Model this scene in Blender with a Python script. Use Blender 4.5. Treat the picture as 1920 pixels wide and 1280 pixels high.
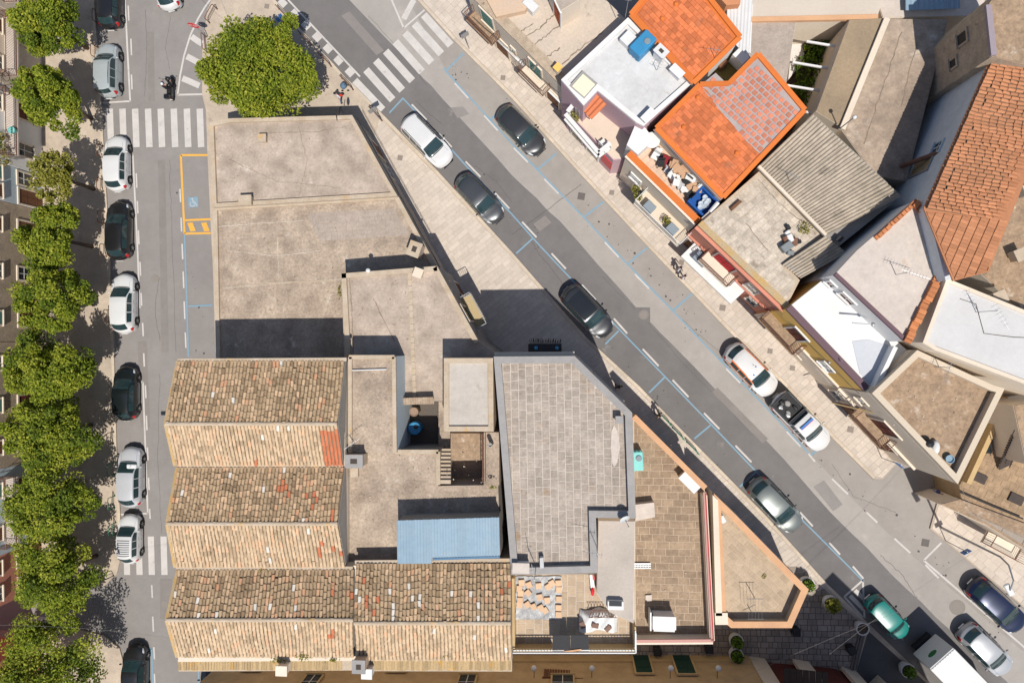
import bpy, bmesh, math, random
import numpy as np
from mathutils import Vector, Matrix
from mathutils.geometry import tessellate_polygon
R = math.radians
rnd = random.Random(7)
for o in list(bpy.data.objects): bpy.data.objects.remove(o)
SC = bpy.context.scene
COL = SC.collection

# ------------------------------------------------------------------ camera, sky, sun, exposure
CAM_H = 50.5                      # drone height above the street, metres
FPX = 1280.0                      # focal length for a 1920 px wide frame (24 mm on 36 mm)
TILT = math.atan(102 / FPX)       # drone camera tips a little to the west
cd = bpy.data.cameras.new('camera'); cam = bpy.data.objects.new('camera', cd); COL.objects.link(cam)
cam.location = (0, 0, CAM_H); cam.rotation_euler = (0, TILT, 0)
cd.sensor_width = 36; cd.lens = 24.0; cd.clip_end = 1000; cd.clip_start = 0.5
SC.camera = cam
SUN_EL, SUN_AZ = 61.5, 157.0      # azimuth clockwise from +Y (picture up)
wd = bpy.data.worlds.new('World'); SC.world = wd; wd.use_nodes = True
nt = wd.node_tree; bgn = nt.nodes['Background']
sky = nt.nodes.new('ShaderNodeTexSky'); sky.sky_type = 'NISHITA'; sky.sun_disc = False
sky.sun_elevation = R(SUN_EL); sky.sun_rotation = R(SUN_AZ)
nt.links.new(sky.outputs[0], bgn.inputs[0]); bgn.inputs[1].default_value = 0.095
sl = bpy.data.lights.new('sun', 'SUN'); sl.energy = 4.6; sl.angle = R(0.5); sl.color = (1.0, 0.95, 0.865)
so = bpy.data.objects.new('sun', sl); COL.objects.link(so)
sdir = Vector((math.sin(R(SUN_AZ)) * math.cos(R(SUN_EL)), math.cos(R(SUN_AZ)) * math.cos(R(SUN_EL)), math.sin(R(SUN_EL))))
so.rotation_euler = sdir.to_track_quat('Z', 'Y').to_euler(); so.location = sdir * 90
vs = SC.view_settings; vs.view_transform = 'Standard'; vs.look = 'None'; vs.exposure = 0.0; vs.gamma = 1; vs.use_curve_mapping = False

def P(px, py, z=0.0):
    """world point at height z seen at photo pixel (px, py)"""
    s, c = math.sin(TILT), math.cos(TILT)
    a, b = (px - 960) / FPX, (640 - py) / FPX
    d = Vector((-s + c * a, b, -c - s * a))
    t = (z - CAM_H) / d.z
    return Vector((d.x * t, d.y * t, z))
def P2(px, py, z=0.0):
    v = P(px, py, z); return Vector((v.x, v.y))
def PP(pts, z): return [P2(x, y, z) for x, y in pts]

# ------------------------------------------------------------------ materials
MATS = {}
def N(t, kind, **kw):
    n = t.nodes.new(kind)
    for k, v in kw.items(): setattr(n, k, v)
    return n
def mat(name, c, c2=None, s1=0.35, rough=0.85, fine=18.0, famt=0.25, bump=0.3, bscale=None, metal=0.0, spots=None, sp_scale=1.2, sp_lo=0.58, isl=0.0, spec=0.35, coat=0.0, trans=0.0, isl_cols=None, obj=False, mott=0.0, msc=2.2, sp2=None, sp2_scale=.5, sp2_lo=.6):
    """procedural surface: big stains (c..c2), fine grain, optional blotches, per-piece variation"""
    if name in MATS: return MATS[name]
    m = bpy.data.materials.new(name); m.use_nodes = True; t = m.node_tree
    b = t.nodes['Principled BSDF']
    b.inputs['Roughness'].default_value = rough; b.inputs['Metallic'].default_value = metal
    b.inputs['Specular IOR Level'].default_value = spec
    if coat: b.inputs['Coat Weight'].default_value = coat; b.inputs['Coat Roughness'].default_value = 0.04
    if trans: b.inputs['Transmission Weight'].default_value = trans
    L = t.links.new
    if obj: pos = N(t, 'ShaderNodeTexCoord').outputs['Object']
    else: pos = N(t, 'ShaderNodeNewGeometry').outputs['Position']
    def noise(scale, detail=6, rgh=0.6):
        n = N(t, 'ShaderNodeTexNoise'); n.inputs['Scale'].default_value = scale; n.inputs['Detail'].default_value = detail; n.inputs['Roughness'].default_value = rgh
        L(pos, n.inputs['Vector']); return n.outputs['Fac']
    def ramp(fac, lo, hi):
        r = N(t, 'ShaderNodeMapRange'); r.inputs['From Min'].default_value = lo; r.inputs['From Max'].default_value = hi
        L(fac, r.inputs['Value']); return r.outputs['Result']
    def mix(f, a, bb, typ='MIX'):
        x = N(t, 'ShaderNodeMix', data_type='RGBA', blend_type=typ)
        if isinstance(f, float): x.inputs['Factor'].default_value = f
        else: L(f, x.inputs['Factor'])
        for i, v in ((6, a), (7, bb)):
            if isinstance(v, (tuple, list)): x.inputs[i].default_value = (*v[:3], 1)
            else: L(v, x.inputs[i])
        return x.outputs[2]
    col = tuple(c)
    if isl or isl_cols:
        g = N(t, 'ShaderNodeNewGeometry').outputs['Random Per Island']; oi = N(t, 'ShaderNodeObjectInfo').outputs['Random']
        a = N(t, 'ShaderNodeMath', operation='ADD'); L(g, a.inputs[0]); L(oi, a.inputs[1])
        fr = N(t, 'ShaderNodeMath', operation='FRACT'); L(a.outputs[0], fr.inputs[0]); rv = fr.outputs[0]
    if isl_cols:
        cr = N(t, 'ShaderNodeValToRGB'); e = cr.color_ramp; e.interpolation = 'LINEAR'
        while len(e.elements) < len(isl_cols): e.elements.new(0.5)
        for i, (p_, cc) in enumerate(isl_cols): e.elements[i].position = p_; e.elements[i].color = (*cc, 1)
        L(rv, cr.inputs[0]); col = cr.outputs[0]
    if c2 is not None: col = mix(ramp(noise(s1), 0.35, 0.68), col, tuple(c2))
    if spots: col = mix(ramp(noise(sp_scale, 8, 0.65), sp_lo, sp_lo + 0.12), col, tuple(spots))
    if sp2: col = mix(ramp(noise(sp2_scale, 10, 0.7), sp2_lo, sp2_lo + 0.10), col, tuple(sp2))
    if mott:
        f = ramp(noise(msc, 10, 0.72), 0.30, 0.70)
        mr = N(t, 'ShaderNodeMapRange'); mr.inputs['To Min'].default_value = 1 - mott; mr.inputs['To Max'].default_value = 1 + mott; L(f, mr.inputs['Value'])
        cc = N(t, 'ShaderNodeCombineColor'); [L(mr.outputs[0], cc.inputs[i]) for i in range(3)]
        col = mix(1.0, col, cc.outputs[0], 'MULTIPLY')
    if famt:
        f = ramp(noise(fine, 8, 0.7), 0.25, 0.75)
        mr = N(t, 'ShaderNodeMapRange'); mr.inputs['To Min'].default_value = 1 - famt; mr.inputs['To Max'].default_value = 1 + famt; L(f, mr.inputs['Value'])
        cc = N(t, 'ShaderNodeCombineColor'); [L(mr.outputs[0], cc.inputs[i]) for i in range(3)]
        col = mix(1.0, col, cc.outputs[0], 'MULTIPLY')
    if isl:
        mr = N(t, 'ShaderNodeMapRange'); mr.inputs['To Min'].default_value = 1 - isl; mr.inputs['To Max'].default_value = 1 + isl; L(rv, mr.inputs['Value'])
        cc = N(t, 'ShaderNodeCombineColor'); [L(mr.outputs[0], cc.inputs[i]) for i in range(3)]
        col = mix(1.0, col, cc.outputs[0], 'MULTIPLY')
    if isinstance(col, tuple): b.inputs['Base Color'].default_value = (*col, 1)
    else: L(col, b.inputs['Base Color'])
    if bump:
        bn = N(t, 'ShaderNodeBump'); bn.inputs['Strength'].default_value = bump; bn.inputs['Distance'].default_value = 0.03
        L(noise(bscale or fine, 6, 0.65), bn.inputs['Height']); L(bn.outputs[0], b.inputs['Normal'])
    MATS[name] = m
    return m
def S(h):  # sRGB hex -> linear
    h = h.lstrip('#'); v = [int(h[i:i+2], 16) / 255 for i in (0, 2, 4)]
    return tuple(x / 12.92 if x <= .04045 else ((x + .055) / 1.055) ** 2.4 for x in v)

asphalt = mat('asphalt', (.262, .243, .231), (.227, .209, .199), .25, .92, 22, .12, .25, spots=(.22, .195, .18), sp_scale=.9, sp_lo=.66, mott=.07, msc=1.4)
asphalt_fix = mat('asphalt_repair', (.235, .212, .198), (.21, .19, .178), .5, .92, 22, .12, .25, mott=.08, msc=1.2)
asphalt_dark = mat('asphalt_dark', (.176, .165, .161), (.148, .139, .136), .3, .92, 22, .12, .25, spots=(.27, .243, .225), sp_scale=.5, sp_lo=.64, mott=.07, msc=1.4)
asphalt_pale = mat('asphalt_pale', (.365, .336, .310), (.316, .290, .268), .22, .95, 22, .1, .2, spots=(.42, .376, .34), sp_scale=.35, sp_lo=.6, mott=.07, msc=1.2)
asphalt_mid = mat('asphalt_mid', (.325, .297, .272), (.286, .260, .239), .3, .95, 22, .1, .2, spots=(.24, .21, .188), sp_scale=1.7, sp_lo=.71, mott=.07, msc=1.4)
slab = mat('pavement_slab', (.565, .49, .42), (.505, .435, .37), .4, .9, 10, .1, .15, isl=.08, mott=.06)
slab_joint = mat('pavement_joint', (.43, .36, .295), (.38, .315, .255), .5, .95, 14, .15, .2)
paving_old = mat('old_pavement', (.50, .415, .33), (.40, .33, .265), .5, .92, 8, .15, .3, spots=(.29, .24, .195), sp_scale=.8, sp_lo=.62, mott=.12)
kerbstone = mat('kerbstone', (.58, .49, .39), (.49, .41, .325), .8, .9, 12, .12, .2, isl=.08)
cobble = mat('cobble', (.33, .27, .225), (.25, .21, .18), .7, .85, 8, .16, .3, isl=.2, mott=.12)
cobble_joint = mat('cobble_joint', (.11, .095, .085), None, 1, .95, 14, .3, .3)
white_paint = mat('white_road_paint', (.56, .53, .505), (.49, .462, .44), 1.2, .8, 25, .12, .1, spots=(.36, .325, .30), sp_scale=2.6, sp_lo=.59)
blue_paint = mat('blue_road_paint', (.17, .31, .42), (.22, .32, .39), 1.0, .8, 25, .15, .1, spots=(.26, .30, .32), sp_scale=3, sp_lo=.60)
yellow_paint = mat('yellow_road_paint', (.75, .40, .06), (.66, .36, .08), 1.5, .8, 25, .12, .1, spots=(.42, .29, .13), sp_scale=4, sp_lo=.66)
roof_old = mat('weathered_screed', (.49, .40, .33), (.29, .232, .187), .7, .95, 6, .22, .45, spots=(.21, .168, .135), sp_scale=1.5, sp_lo=.62, mott=.28, msc=2.8, sp2=(.58, .50, .43), sp2_scale=.8, sp2_lo=.62)
roof_old2 = mat('weathered_screed_warm', (.45, .36, .28), (.265, .205, .158), .75, .95, 6, .24, .45, spots=(.54, .465, .39), sp_scale=.9, sp_lo=.60, mott=.30, msc=3.0, sp2=(.20, .155, .12), sp2_scale=1.3, sp2_lo=.63)
roof_brown = mat('brown_gravel_roof', (.37, .26, .17), (.265, .185, .125), .5, .95, 6, .26, .5, spots=(.52, .43, .345), sp_scale=1.3, sp_lo=.58, mott=.28, msc=2.8, sp2=(.17, .125, .09), sp2_scale=1.1, sp2_lo=.64)
roof_grey = mat('grey_gravel_roof', (.40, .335, .285), (.33, .275, .235), .6, .95, 8, .18, .4, mott=.15)
roof_concrete = mat('stained_concrete', (.38, .30, .235), (.255, .195, .15), .3, .95, 5, .18, .4, spots=(.56, .475, .40), sp_scale=.35, sp_lo=.58, mott=.28, msc=1.5, sp2=(.16, .125, .10), sp2_scale=.9, sp2_lo=.64)
white_screed = mat('white_screed', (.50, .455, .41), (.44, .395, .35), .6, .9, 6, .08, .2, spots=(.34, .29, .24), sp_scale=.9, sp_lo=.62, mott=.1)
roof_white = mat('white_roof_paint', (.58, .578, .58), (.50, .495, .49), .6, .8, 6, .06, .1, spots=(.40, .365, .315), sp_scale=1.0, sp_lo=.62, mott=.10, isl=.04)
white_wall = mat('white_wall', (.72, .715, .71), (.65, .64, .63), .4, .85, 10, .05, .1)
pale_roof = mat('pale_screed', (.57, .50, .445), (.50, .435, .385), .4, .92, 6, .08, .2, spots=(.43, .31, .20), sp_scale=.55, sp_lo=.62, mott=.1)
cream_wall = mat('cream_wall', (.74, .645, .53), (.67, .58, .475), .35, .9, 10, .1, .15)
beige_wall = mat('beige_wall', (.71, .61, .495), (.63, .54, .435), .35, .9, 10, .1, .2)
yellow_wall = mat('yellow_wall', (.80, .51, .14), (.74, .47, .14), .5, .9, 10, .1, .15)
red_wall = mat('salmon_red_wall', (.60, .255, .18), (.53, .22, .155), .5, .9, 10, .12, .2)
lilac_wall = mat('lilac_wall', (.53, .36, .40), (.47, .32, .36), .5, .9, 10, .08, .1)
blue_wall = mat('pale_blue_wall', (.42, .52, .58), (.50, .56, .60), .4, .9, 8, .12, .2, spots=(.30, .27, .24), sp_scale=.9, sp_lo=.66)
grey_wall = mat('grey_render', (.31, .285, .26), (.25, .23, .21), .5, .95, 8, .15, .3, spots=(.17, .155, .14), sp_scale=.6, sp_lo=.62)
grey_cap = mat('grey_parapet_paint', (.33, .315, .305), (.285, .272, .265), .7, .9, 8, .1, .2, mott=.08)
stone_wall = mat('rough_stone_wall', (.46, .365, .27), (.35, .275, .205), 1.6, .95, 7, .25, .6, spots=(.22, .175, .13), sp_scale=2.2, sp_lo=.6)
gold_stone = mat('golden_stone', (.46, .33, .185), (.36, .25, .14), 1.0, .9, 8, .2, .4, isl=.14)
ochre = mat('ochre_trim', (.52, .37, .19), (.46, .32, .16), 1, .9, 10, .1, .2)
orange_cap = mat('orange_parapet', (.62, .36, .20), (.54, .31, .18), .8, .9, 10, .1, .15)
bright_orange = mat('bright_orange_tile', (.64, .175, .035), (.58, .155, .035), .6, .85, 10, .1, .15, isl=.07)
orange_tile2 = mat('plain_orange_tile', (.60, .175, .065), (.54, .155, .06), .5, .85, 6, .12, .15, isl=.22, mott=.16, spots=(.38, .15, .08), sp_scale=.9, sp_lo=.59)
pink_tile = mat('pink_orange_tile', (.56, .20, .12), (.50, .19, .125), 1, .85, 10, .12, .1, isl=.16, mott=.14)
tile_grey = mat('grey_tile_bed', (.40, .345, .33), (.34, .295, .285), 1, .9, 10, .1, .2)
terra = mat('long_terracotta', (.50, .22, .11), (.43, .19, .095), .3, .9, 10, .15, .2, spots=(.52, .33, .20), sp_scale=1.6, sp_lo=.66, isl=.16)
brick_or = mat('orange_brick', (.54, .21, .085), (.46, .18, .08), .8, .9, 14, .2, .3, isl=.14)
barrel = mat('old_barrel_tile_shaded', (.3, .2, .1), None, 1, .92, 16, .22, .35, spots=(.19, .135, .08), sp_scale=1.3, sp_lo=.58, isl=.14, mott=.15,
    isl_cols=[(0, (.29, .20, .12)), (.25, (.40, .28, .17)), (.5, (.47, .335, .205)), (.72, (.35, .25, .155)), (.9, (.54, .375, .235)), (1, (.45, .235, .135))])  # weathered tile for north slopes, their shade put into the darker colours
barrel_sunlit = mat('barrel_tile_sunlit', (.3, .2, .1), None, 1, .92, 14, .16, .3, spots=(.34, .245, .15), sp_scale=1.3, sp_lo=.60, isl=.12, mott=.16,
    isl_cols=[(0, (.42, .305, .195)), (.3, (.52, .385, .25)), (.6, (.58, .43, .285)), (.85, (.46, .335, .215)), (1, (.56, .35, .215))])  # same tile for south slopes, sunlight put into the paler colours
tile_bed = mat('tile_channel', (.20, .145, .095), (.15, .11, .07), 1.5, .95, 12, .3, .3, spots=(.36, .27, .16), sp_scale=1.2, sp_lo=.62)
tile_red = mat('new_red_tile', (.50, .165, .08), None, 1, .85, 14, .15, .2, isl=.12)
tile_white = mat('whitewashed_tile', (.66, .61, .54), None, 1, .9, 14, .12, .2, isl=.06)
lichen = mat('lichen_mortar', (.50, .31, .11), (.42, .34, .23), 1.4, .95, 10, .25, .4)
mortar = mat('pale_mortar', (.50, .415, .325), (.41, .32, .225), 1.2, .95, 10, .18, .3, spots=(.56, .34, .11), sp_scale=.8, sp_lo=.6)
terr_stone = mat('terrace_flagstone', (.40, .34, .29), (.30, .25, .21), .6, .92, 7, .2, .35, isl=.08, spots=(.30, .205, .13), sp_scale=.7, sp_lo=.60, mott=.22, msc=3.2)
terr_joint = mat('terrace_joint', (.60, .53, .465), (.52, .46, .40), .7, .95, 12, .12, .2)
brown_stone = mat('brown_flagstone', (.335, .245, .168), (.26, .187, .128), .5, .92, 7, .2, .35, isl=.12, mott=.26, msc=2.8, sp2=(.16, .11, .075), sp2_scale=.8, sp2_lo=.62)
brown_joint = mat('brown_joint', (.52, .415, .31), None, 1, .95, 12, .12, .2)
tan_stone = mat('tan_flagstone', (.46, .355, .25), (.40, .305, .215), .6, .92, 8, .14, .25, isl=.12, mott=.12)
grey_stone = mat('pale_grey_flagstone', (.55, .475, .395), (.42, .36, .295), .6, .92, 7, .2, .35, isl=.13, spots=(.27, .225, .18), sp_scale=1.1, sp_lo=.60, mott=.25, msc=2.6)
corr = mat('fibre_cement', (.44, .375, .30), (.33, .28, .22), .5, .92, 8, .18, .3, spots=(.24, .205, .165), sp_scale=.8, sp_lo=.60, mott=.2)
blue_metal = mat('blue_metal_sheet', (.225, .325, .415), (.25, .345, .42), .8, .55, 6, .05, .05, spec=.3, spots=(.27, .33, .37), sp_scale=1.2, sp_lo=.62, mott=.07, isl=.05)
white_metal = mat('white_metal_sheet', (.64, .645, .65), (.58, .58, .58), .4, .5, 6, .05, .05)
purple_cap = mat('purple_brown_coping', (.14, .085, .10), None, 1, .8, 10, .1, .1)
black = mat('black_plastic', (.02, .02, .022), None, 1, .5, 10, .1, .05)
iron = mat('dark_iron', (.045, .036, .032), (.07, .045, .035), 2, .6, 12, .2, .1, metal=.3)
rust = mat('rusty_iron', (.21, .10, .065), (.15, .075, .05), 2, .8, 12, .2, .2)
steel = mat('galvanised_steel', (.42, .43, .44), (.36, .37, .38), 2, .45, 10, .1, .05, metal=.6)
whiteplastic = mat('white_plastic', (.66, .66, .65), None, 1, .5, 10, .05, .03)
wood = mat('brown_wood', (.17, .075, .035), (.13, .055, .028), 2, .75, 12, .25, .2)
orange_door = mat('orange_red_door', (.56, .12, .035), (.50, .11, .035), 2, .7, 12, .1, .1)
red_cloth = mat('red_cloth', (.55, .02, .03), (.48, .02, .03), 3, .8, 12, .1, .2)
green_shut = mat('green_shutter', (.10, .22, .19), (.085, .19, .165), 2, .7, 12, .1, .1)
dark_green = mat('dark_green_door', (.012, .045, .033), None, 1, .5, 12, .1, .05)
darkred = mat('dark_red_wood', (.125, .03, .022), (.10, .026, .02), 2, .7, 12, .15, .1)
glass = mat('dark_window_glass', (.025, .032, .036), None, 1, .08, 10, 0, 0, spec=.6)
blue_pl = mat('blue_plastic', (.035, .24, .46), (.04, .21, .40), 2, .5, 10, .08, .05)
deepblue = mat('deep_blue_plastic', (.012, .08, .30), None, 1, .4, 10, .08, .05)
turq = mat('turquoise_plastic', (.20, .58, .54), (.18, .50, .48), 2, .5, 10, .06, .05)
soil = mat('garden_soil', (.10, .065, .04), (.07, .045, .03), 1.5, .95, 10, .3, .6)
tarp_w = mat('white_tarpaulin', (.72, .715, .70), (.62, .61, .595), 2.5, .6, 5, .08, .5, bscale=3)
tarp_c = mat('clear_plastic_sheet', (.20, .205, .22), (.36, .36, .36), 2.5, .35, 4, .15, .5, bscale=4, spec=.4)
pink_tile_floor = mat('peach_floor_tile', (.62, .45, .34), None, 1, .85, 10, .1, .1, isl=.05)
skin = mat('skin', (.46, .27, .19), None, 1, .6, 10, .05, 0)
hair_d = mat('dark_hair', (.02, .014, .012), None, 1, .6, 30, .2, .1)
stop_red = mat('sign_red', (.62, .02, .035), None, 1, .45, 10, .03, 0)
sign_white = mat('sign_white', (.80, .80, .80), None, 1, .45, 10, .02, 0)
sign_blue = mat('sign_blue', (.03, .16, .45), None, 1, .45, 10, .03, 0)
def leafmat(name, cols, bright=1.0):
    m = mat(name, (0, 0, 0), None, 1, .55, 3, .0, 0, isl=.10, isl_cols=[(p, tuple(x * bright for x in c)) for p, c in cols], spec=.25)
    t = m.node_tree; b = t.nodes['Principled BSDF']
    tr = N(t, 'ShaderNodeBsdfTranslucent'); mx = N(t, 'ShaderNodeMixShader'); mx.inputs[0].default_value = .38
    src = b.inputs['Base Color'].links[0].from_socket; t.links.new(src, tr.inputs[0])
    out = t.nodes['Material Output']; t.links.new(b.outputs[0], mx.inputs[1]); t.links.new(tr.outputs[0], mx.inputs[2]); t.links.new(mx.outputs[0], out.inputs[0])
    return m
leaf_a = leafmat('oak_leaf', [(0, (.10, .15, .012)), (.3, (.19, .25, .018)), (.7, (.28, .33, .028)), (1, (.40, .41, .05))])
leaf_b = leafmat('yellow_green_leaf', [(0, (.12, .13, .015)), (.4, (.23, .23, .03)), (.75, (.33, .31, .05)), (1, (.42, .37, .10))])
leaf_c = leafmat('fresh_green_leaf', [(0, (.03, .07, .008)), (.5, (.10, .19, .015)), (1, (.22, .32, .03))])
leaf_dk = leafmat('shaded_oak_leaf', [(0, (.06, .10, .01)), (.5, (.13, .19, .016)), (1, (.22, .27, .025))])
leaf_lm = leafmat('lime_oak_leaf', [(0, (.12, .16, .012)), (.5, (.27, .31, .025)), (1, (.46, .46, .06))])
bark = mat('bark', (.15, .11, .08), (.10, .075, .055), 4, .95, 14, .3, .6)

# ------------------------------------------------------------------ object helpers
def link(name, me, parent=None):
    o = bpy.data.objects.new(name, me); COL.objects.link(o)
    if parent is not None: o.parent = parent
    return o
def tag(o, label, cat, group=None):
    o['label'] = label; o['category'] = cat
    if group: o['group'] = group
    return o
def thing(name, label, cat, loc=(0, 0, 0), rz=0.0, group=None):
    o = bpy.data.objects.new(name, None); COL.objects.link(o); o.location = loc; o.rotation_euler = (0, 0, rz); o.empty_display_size = .2
    o.matrix_world = Matrix.Translation(Vector(loc)) @ Matrix.Rotation(rz, 4, 'Z')
    return tag(o, label, cat, group)
def WM(o): return (WM(o.parent) @ o.matrix_basis) if o.parent else o.matrix_basis.copy()
def struct(o): o['kind'] = 'structure'; return o
def stuff(o): o['kind'] = 'stuff'; return o
class MB:
    """collects shapes into one mesh; coordinates are local to the parent given at build()"""
    def __init__(s): s.v = []; s.f = []; s.mi = []
    def add(s, v, f, m=0):
        n = len(s.v); s.v += [tuple(x) for x in v]; s.f += [tuple(i + n for i in q) for q in f]; s.mi += [m] * len(f)
    def prism(s, pts, z0, z1, m=0, cap=True, bot=True):
        n = len(pts)
        a = sum(pts[i][0] * pts[(i + 1) % n][1] - pts[(i + 1) % n][0] * pts[i][1] for i in range(n))
        if a < 0: pts = pts[::-1]
        zz0 = z0 if hasattr(z0, '__len__') else [z0] * n; zz1 = z1 if hasattr(z1, '__len__') else [z1] * n
        if a < 0: zz0, zz1 = zz0[::-1], zz1[::-1]
        v = [(p[0], p[1], zz0[i]) for i, p in enumerate(pts)] + [(p[0], p[1], zz1[i]) for i, p in enumerate(pts)]
        f = [(i, (i + 1) % n, n + (i + 1) % n, n + i) for i in range(n)]
        if cap: f.append(tuple(range(n, 2 * n)))
        if bot: f.append(tuple(range(n - 1, -1, -1)))
        s.add(v, f, m)
    def box(s, c, d, rz=0.0, m=0, rot=None):
        M = rot if rot is not None else Matrix.Rotation(rz, 3, 'Z')
        v = []
        for x in (-.5, .5):
            for y in (-.5, .5):
                for z in (-.5, .5): v.append(Vector(c) + M @ Vector((x * d[0], y * d[1], z * d[2])))
        s.add(v, [(0, 1, 3, 2), (4, 6, 7, 5), (0, 4, 5, 1), (2, 3, 7, 6), (0, 2, 6, 4), (1, 5, 7, 3)], m)
    def bar(s, a, b, w, h, m=0):
        a = Vector(a); b = Vector(b); d = b - a; L = d.length
        if L < 1e-5: return
        x = d / L; up = Vector((0, 0, 1)) if abs(x.z) < .95 else Vector((0, 1, 0))
        y = up.cross(x).normalized(); z = x.cross(y)
        s.box((a + b) / 2, (L, w, h), rot=Matrix((x, y, z)).transposed(), m=m)
    def tube(s, pts, r, n=6, m=0, cap=True):
        pts = [Vector(p) for p in pts]; rings = []; vs_ = []; k = len(pts)
        for i, p in enumerate(pts):
            d = (pts[min(i + 1, k - 1)] - pts[max(i - 1, 0)])
            d = d.normalized() if d.length > 1e-6 else Vector((0, 0, 1))
            u = Vector((0, 0, 1)) if abs(d.z) < .9 else Vector((0, 1, 0))
            a = u.cross(d).normalized(); b = d.cross(a)
            rr = r[i] if hasattr(r, '__len__') else r
            for j in range(n):
                t = 2 * math.pi * j / n; vs_.append(p + a * (rr * math.cos(t)) + b * (rr * math.sin(t)))
        f = []
        for i in range(k - 1):
            for j in range(n): f.append((i * n + j, i * n + (j + 1) % n, (i + 1) * n + (j + 1) % n, (i + 1) * n + j))
        if cap: f += [tuple(range(n - 1, -1, -1)), tuple(range((k - 1) * n, k * n))]
        s.add(vs_, f, m)
    def lathe(s, prof, c=(0, 0, 0), n=16, m=0, axis='Z'):
        v = []; f = []; k = len(prof)
        for i, (r, z) in enumerate(prof):
            for j in range(n):
                t = 2 * math.pi * j / n; x, y = r * math.cos(t), r * math.sin(t)
                q = (x, y, z) if axis == 'Z' else ((x, z, y) if axis == 'Y' else (z, x, y))
                v.append((c[0] + q[0], c[1] + q[1], c[2] + q[2]))
        for i in range(k - 1):
            for j in range(n): f.append((i * n + j, i * n + (j + 1) % n, (i + 1) * n + (j + 1) % n, (i + 1) * n + j))
        f += [tuple(range(n - 1, -1, -1)), tuple(range((k - 1) * n, k * n))]
        s.add(v, f, m)
    def ball(s, c, r, n=10, m=0):
        rr = r if hasattr(r, '__len__') else (r, r, r); v = []; f = []; k = max(4, n // 2 + 1)
        for i in range(k):
            th = math.pi * (i + .001) / (k - 1 + .002)
            for j in range(n):
                t = 2 * math.pi * j / n
                v.append((c[0] + rr[0] * math.sin(th) * math.cos(t), c[1] + rr[1] * math.sin(th) * math.sin(t), c[2] + rr[2] * math.cos(th)))
        for i in range(k - 1):
            for j in range(n): f.append((i * n + j, (i + 1) * n + j, (i + 1) * n + (j + 1) % n, i * n + (j + 1) % n))
        s.add(v, f, m)
    def build(s, name, mats, parent=None, smooth=False, local=False, fix=True, bevel=0.0):
        me = bpy.data.meshes.new(name); me.from_pydata(s.v, [], s.f)
        for mm in (mats if isinstance(mats, (list, tuple)) else [mats]): me.materials.append(mm)
        if any(s.mi): me.polygons.foreach_set('material_index', s.mi)
        if fix:
            bm = bmesh.new(); bm.from_mesh(me); bmesh.ops.recalc_face_normals(bm, faces=bm.faces); bm.to_mesh(me); bm.free()
        if smooth: me.polygons.foreach_set('use_smooth', [True] * len(me.polygons))
        if parent is not None and not local: me.transform(WM(parent).inverted())
        me.update()
        o = link(name, me, parent)
        if bevel:
            b = o.modifiers.new('bevel', 'BEVEL'); b.width = bevel; b.segments = 1; b.limit_method = 'ANGLE'
        return o
def prism(name, pts, z0, z1, m, parent=None):
    b = MB(); b.prism(pts, z0, z1); return b.build(name, m, parent)
def sheet(name, pts, z, m, parent=None):
    b = MB(); b.prism(pts, z - .003, z); return b.build(name, m, parent)
def area(p): return .5 * sum(p[i][0] * p[(i + 1) % len(p)][1] - p[(i + 1) % len(p)][0] * p[i][1] for i in range(len(p)))
def ccw(p): p = [Vector(q) for q in p]; return p if area(p) > 0 else p[::-1]
def inset(p, d):
    p = ccw(p); n = len(p); out = []
    for i in range(n):
        a, b, c = p[i - 1], p[i], p[(i + 1) % n]
        e1 = (b - a).normalized(); e2 = (c - b).normalized()
        n1 = Vector((-e1.y, e1.x)); n2 = Vector((-e2.y, e2.x)); bis = n1 + n2
        if bis.length < 1e-4: bis = n1
        bis.normalize(); k = d / max(.35, bis.dot(n1)); out.append(b + bis * k)
    return out
def ring(name, pts, t, z0, z1, m, parent=None, skip=()):
    """parapet of thickness t just inside the outline; skip = edges left open (indices in ccw order)"""
    o = ccw(pts); i_ = inset(o, t); b = MB(); n = len(o)
    for k in range(n):
        if k in skip: continue
        b.prism([o[k], o[(k + 1) % n], i_[(k + 1) % n], i_[k]], z0, z1)
    return b.build(name, m, parent)
def inside(p, q):
    r = False; n = len(q); j = n - 1
    for i in range(n):
        if (q[i][1] > p[1]) != (q[j][1] > p[1]) and p[0] < (q[j][0] - q[i][0]) * (p[1] - q[i][1]) / (q[j][1] - q[i][1]) + q[i][0]: r = not r
        j = i
    return r
def clip_rect(poly, x0, y0, x1, y1):
    def cl(p, ax, lim, keep):
        out = []
        for i in range(len(p)):
            a, b = p[i - 1], p[i]; ia, ib = keep(a[ax]), keep(b[ax])
            if ia != ib:
                t = (lim - a[ax]) / (b[ax] - a[ax]); out.append((a[0] + t * (b[0] - a[0]), a[1] + t * (b[1] - a[1])))
            if ib: out.append((b[0], b[1]))
        return out
    p = [(v[0], v[1]) for v in poly]
    for ax, lim, kp in ((0, x0, lambda c: c >= x0), (0, x1, lambda c: c <= x1), (1, y0, lambda c: c >= y0), (1, y1, lambda c: c <= y1)):
        p = cl(p, ax, lim, kp)
        if len(p) < 3: return []
    return p
BOXMESH = {}
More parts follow.
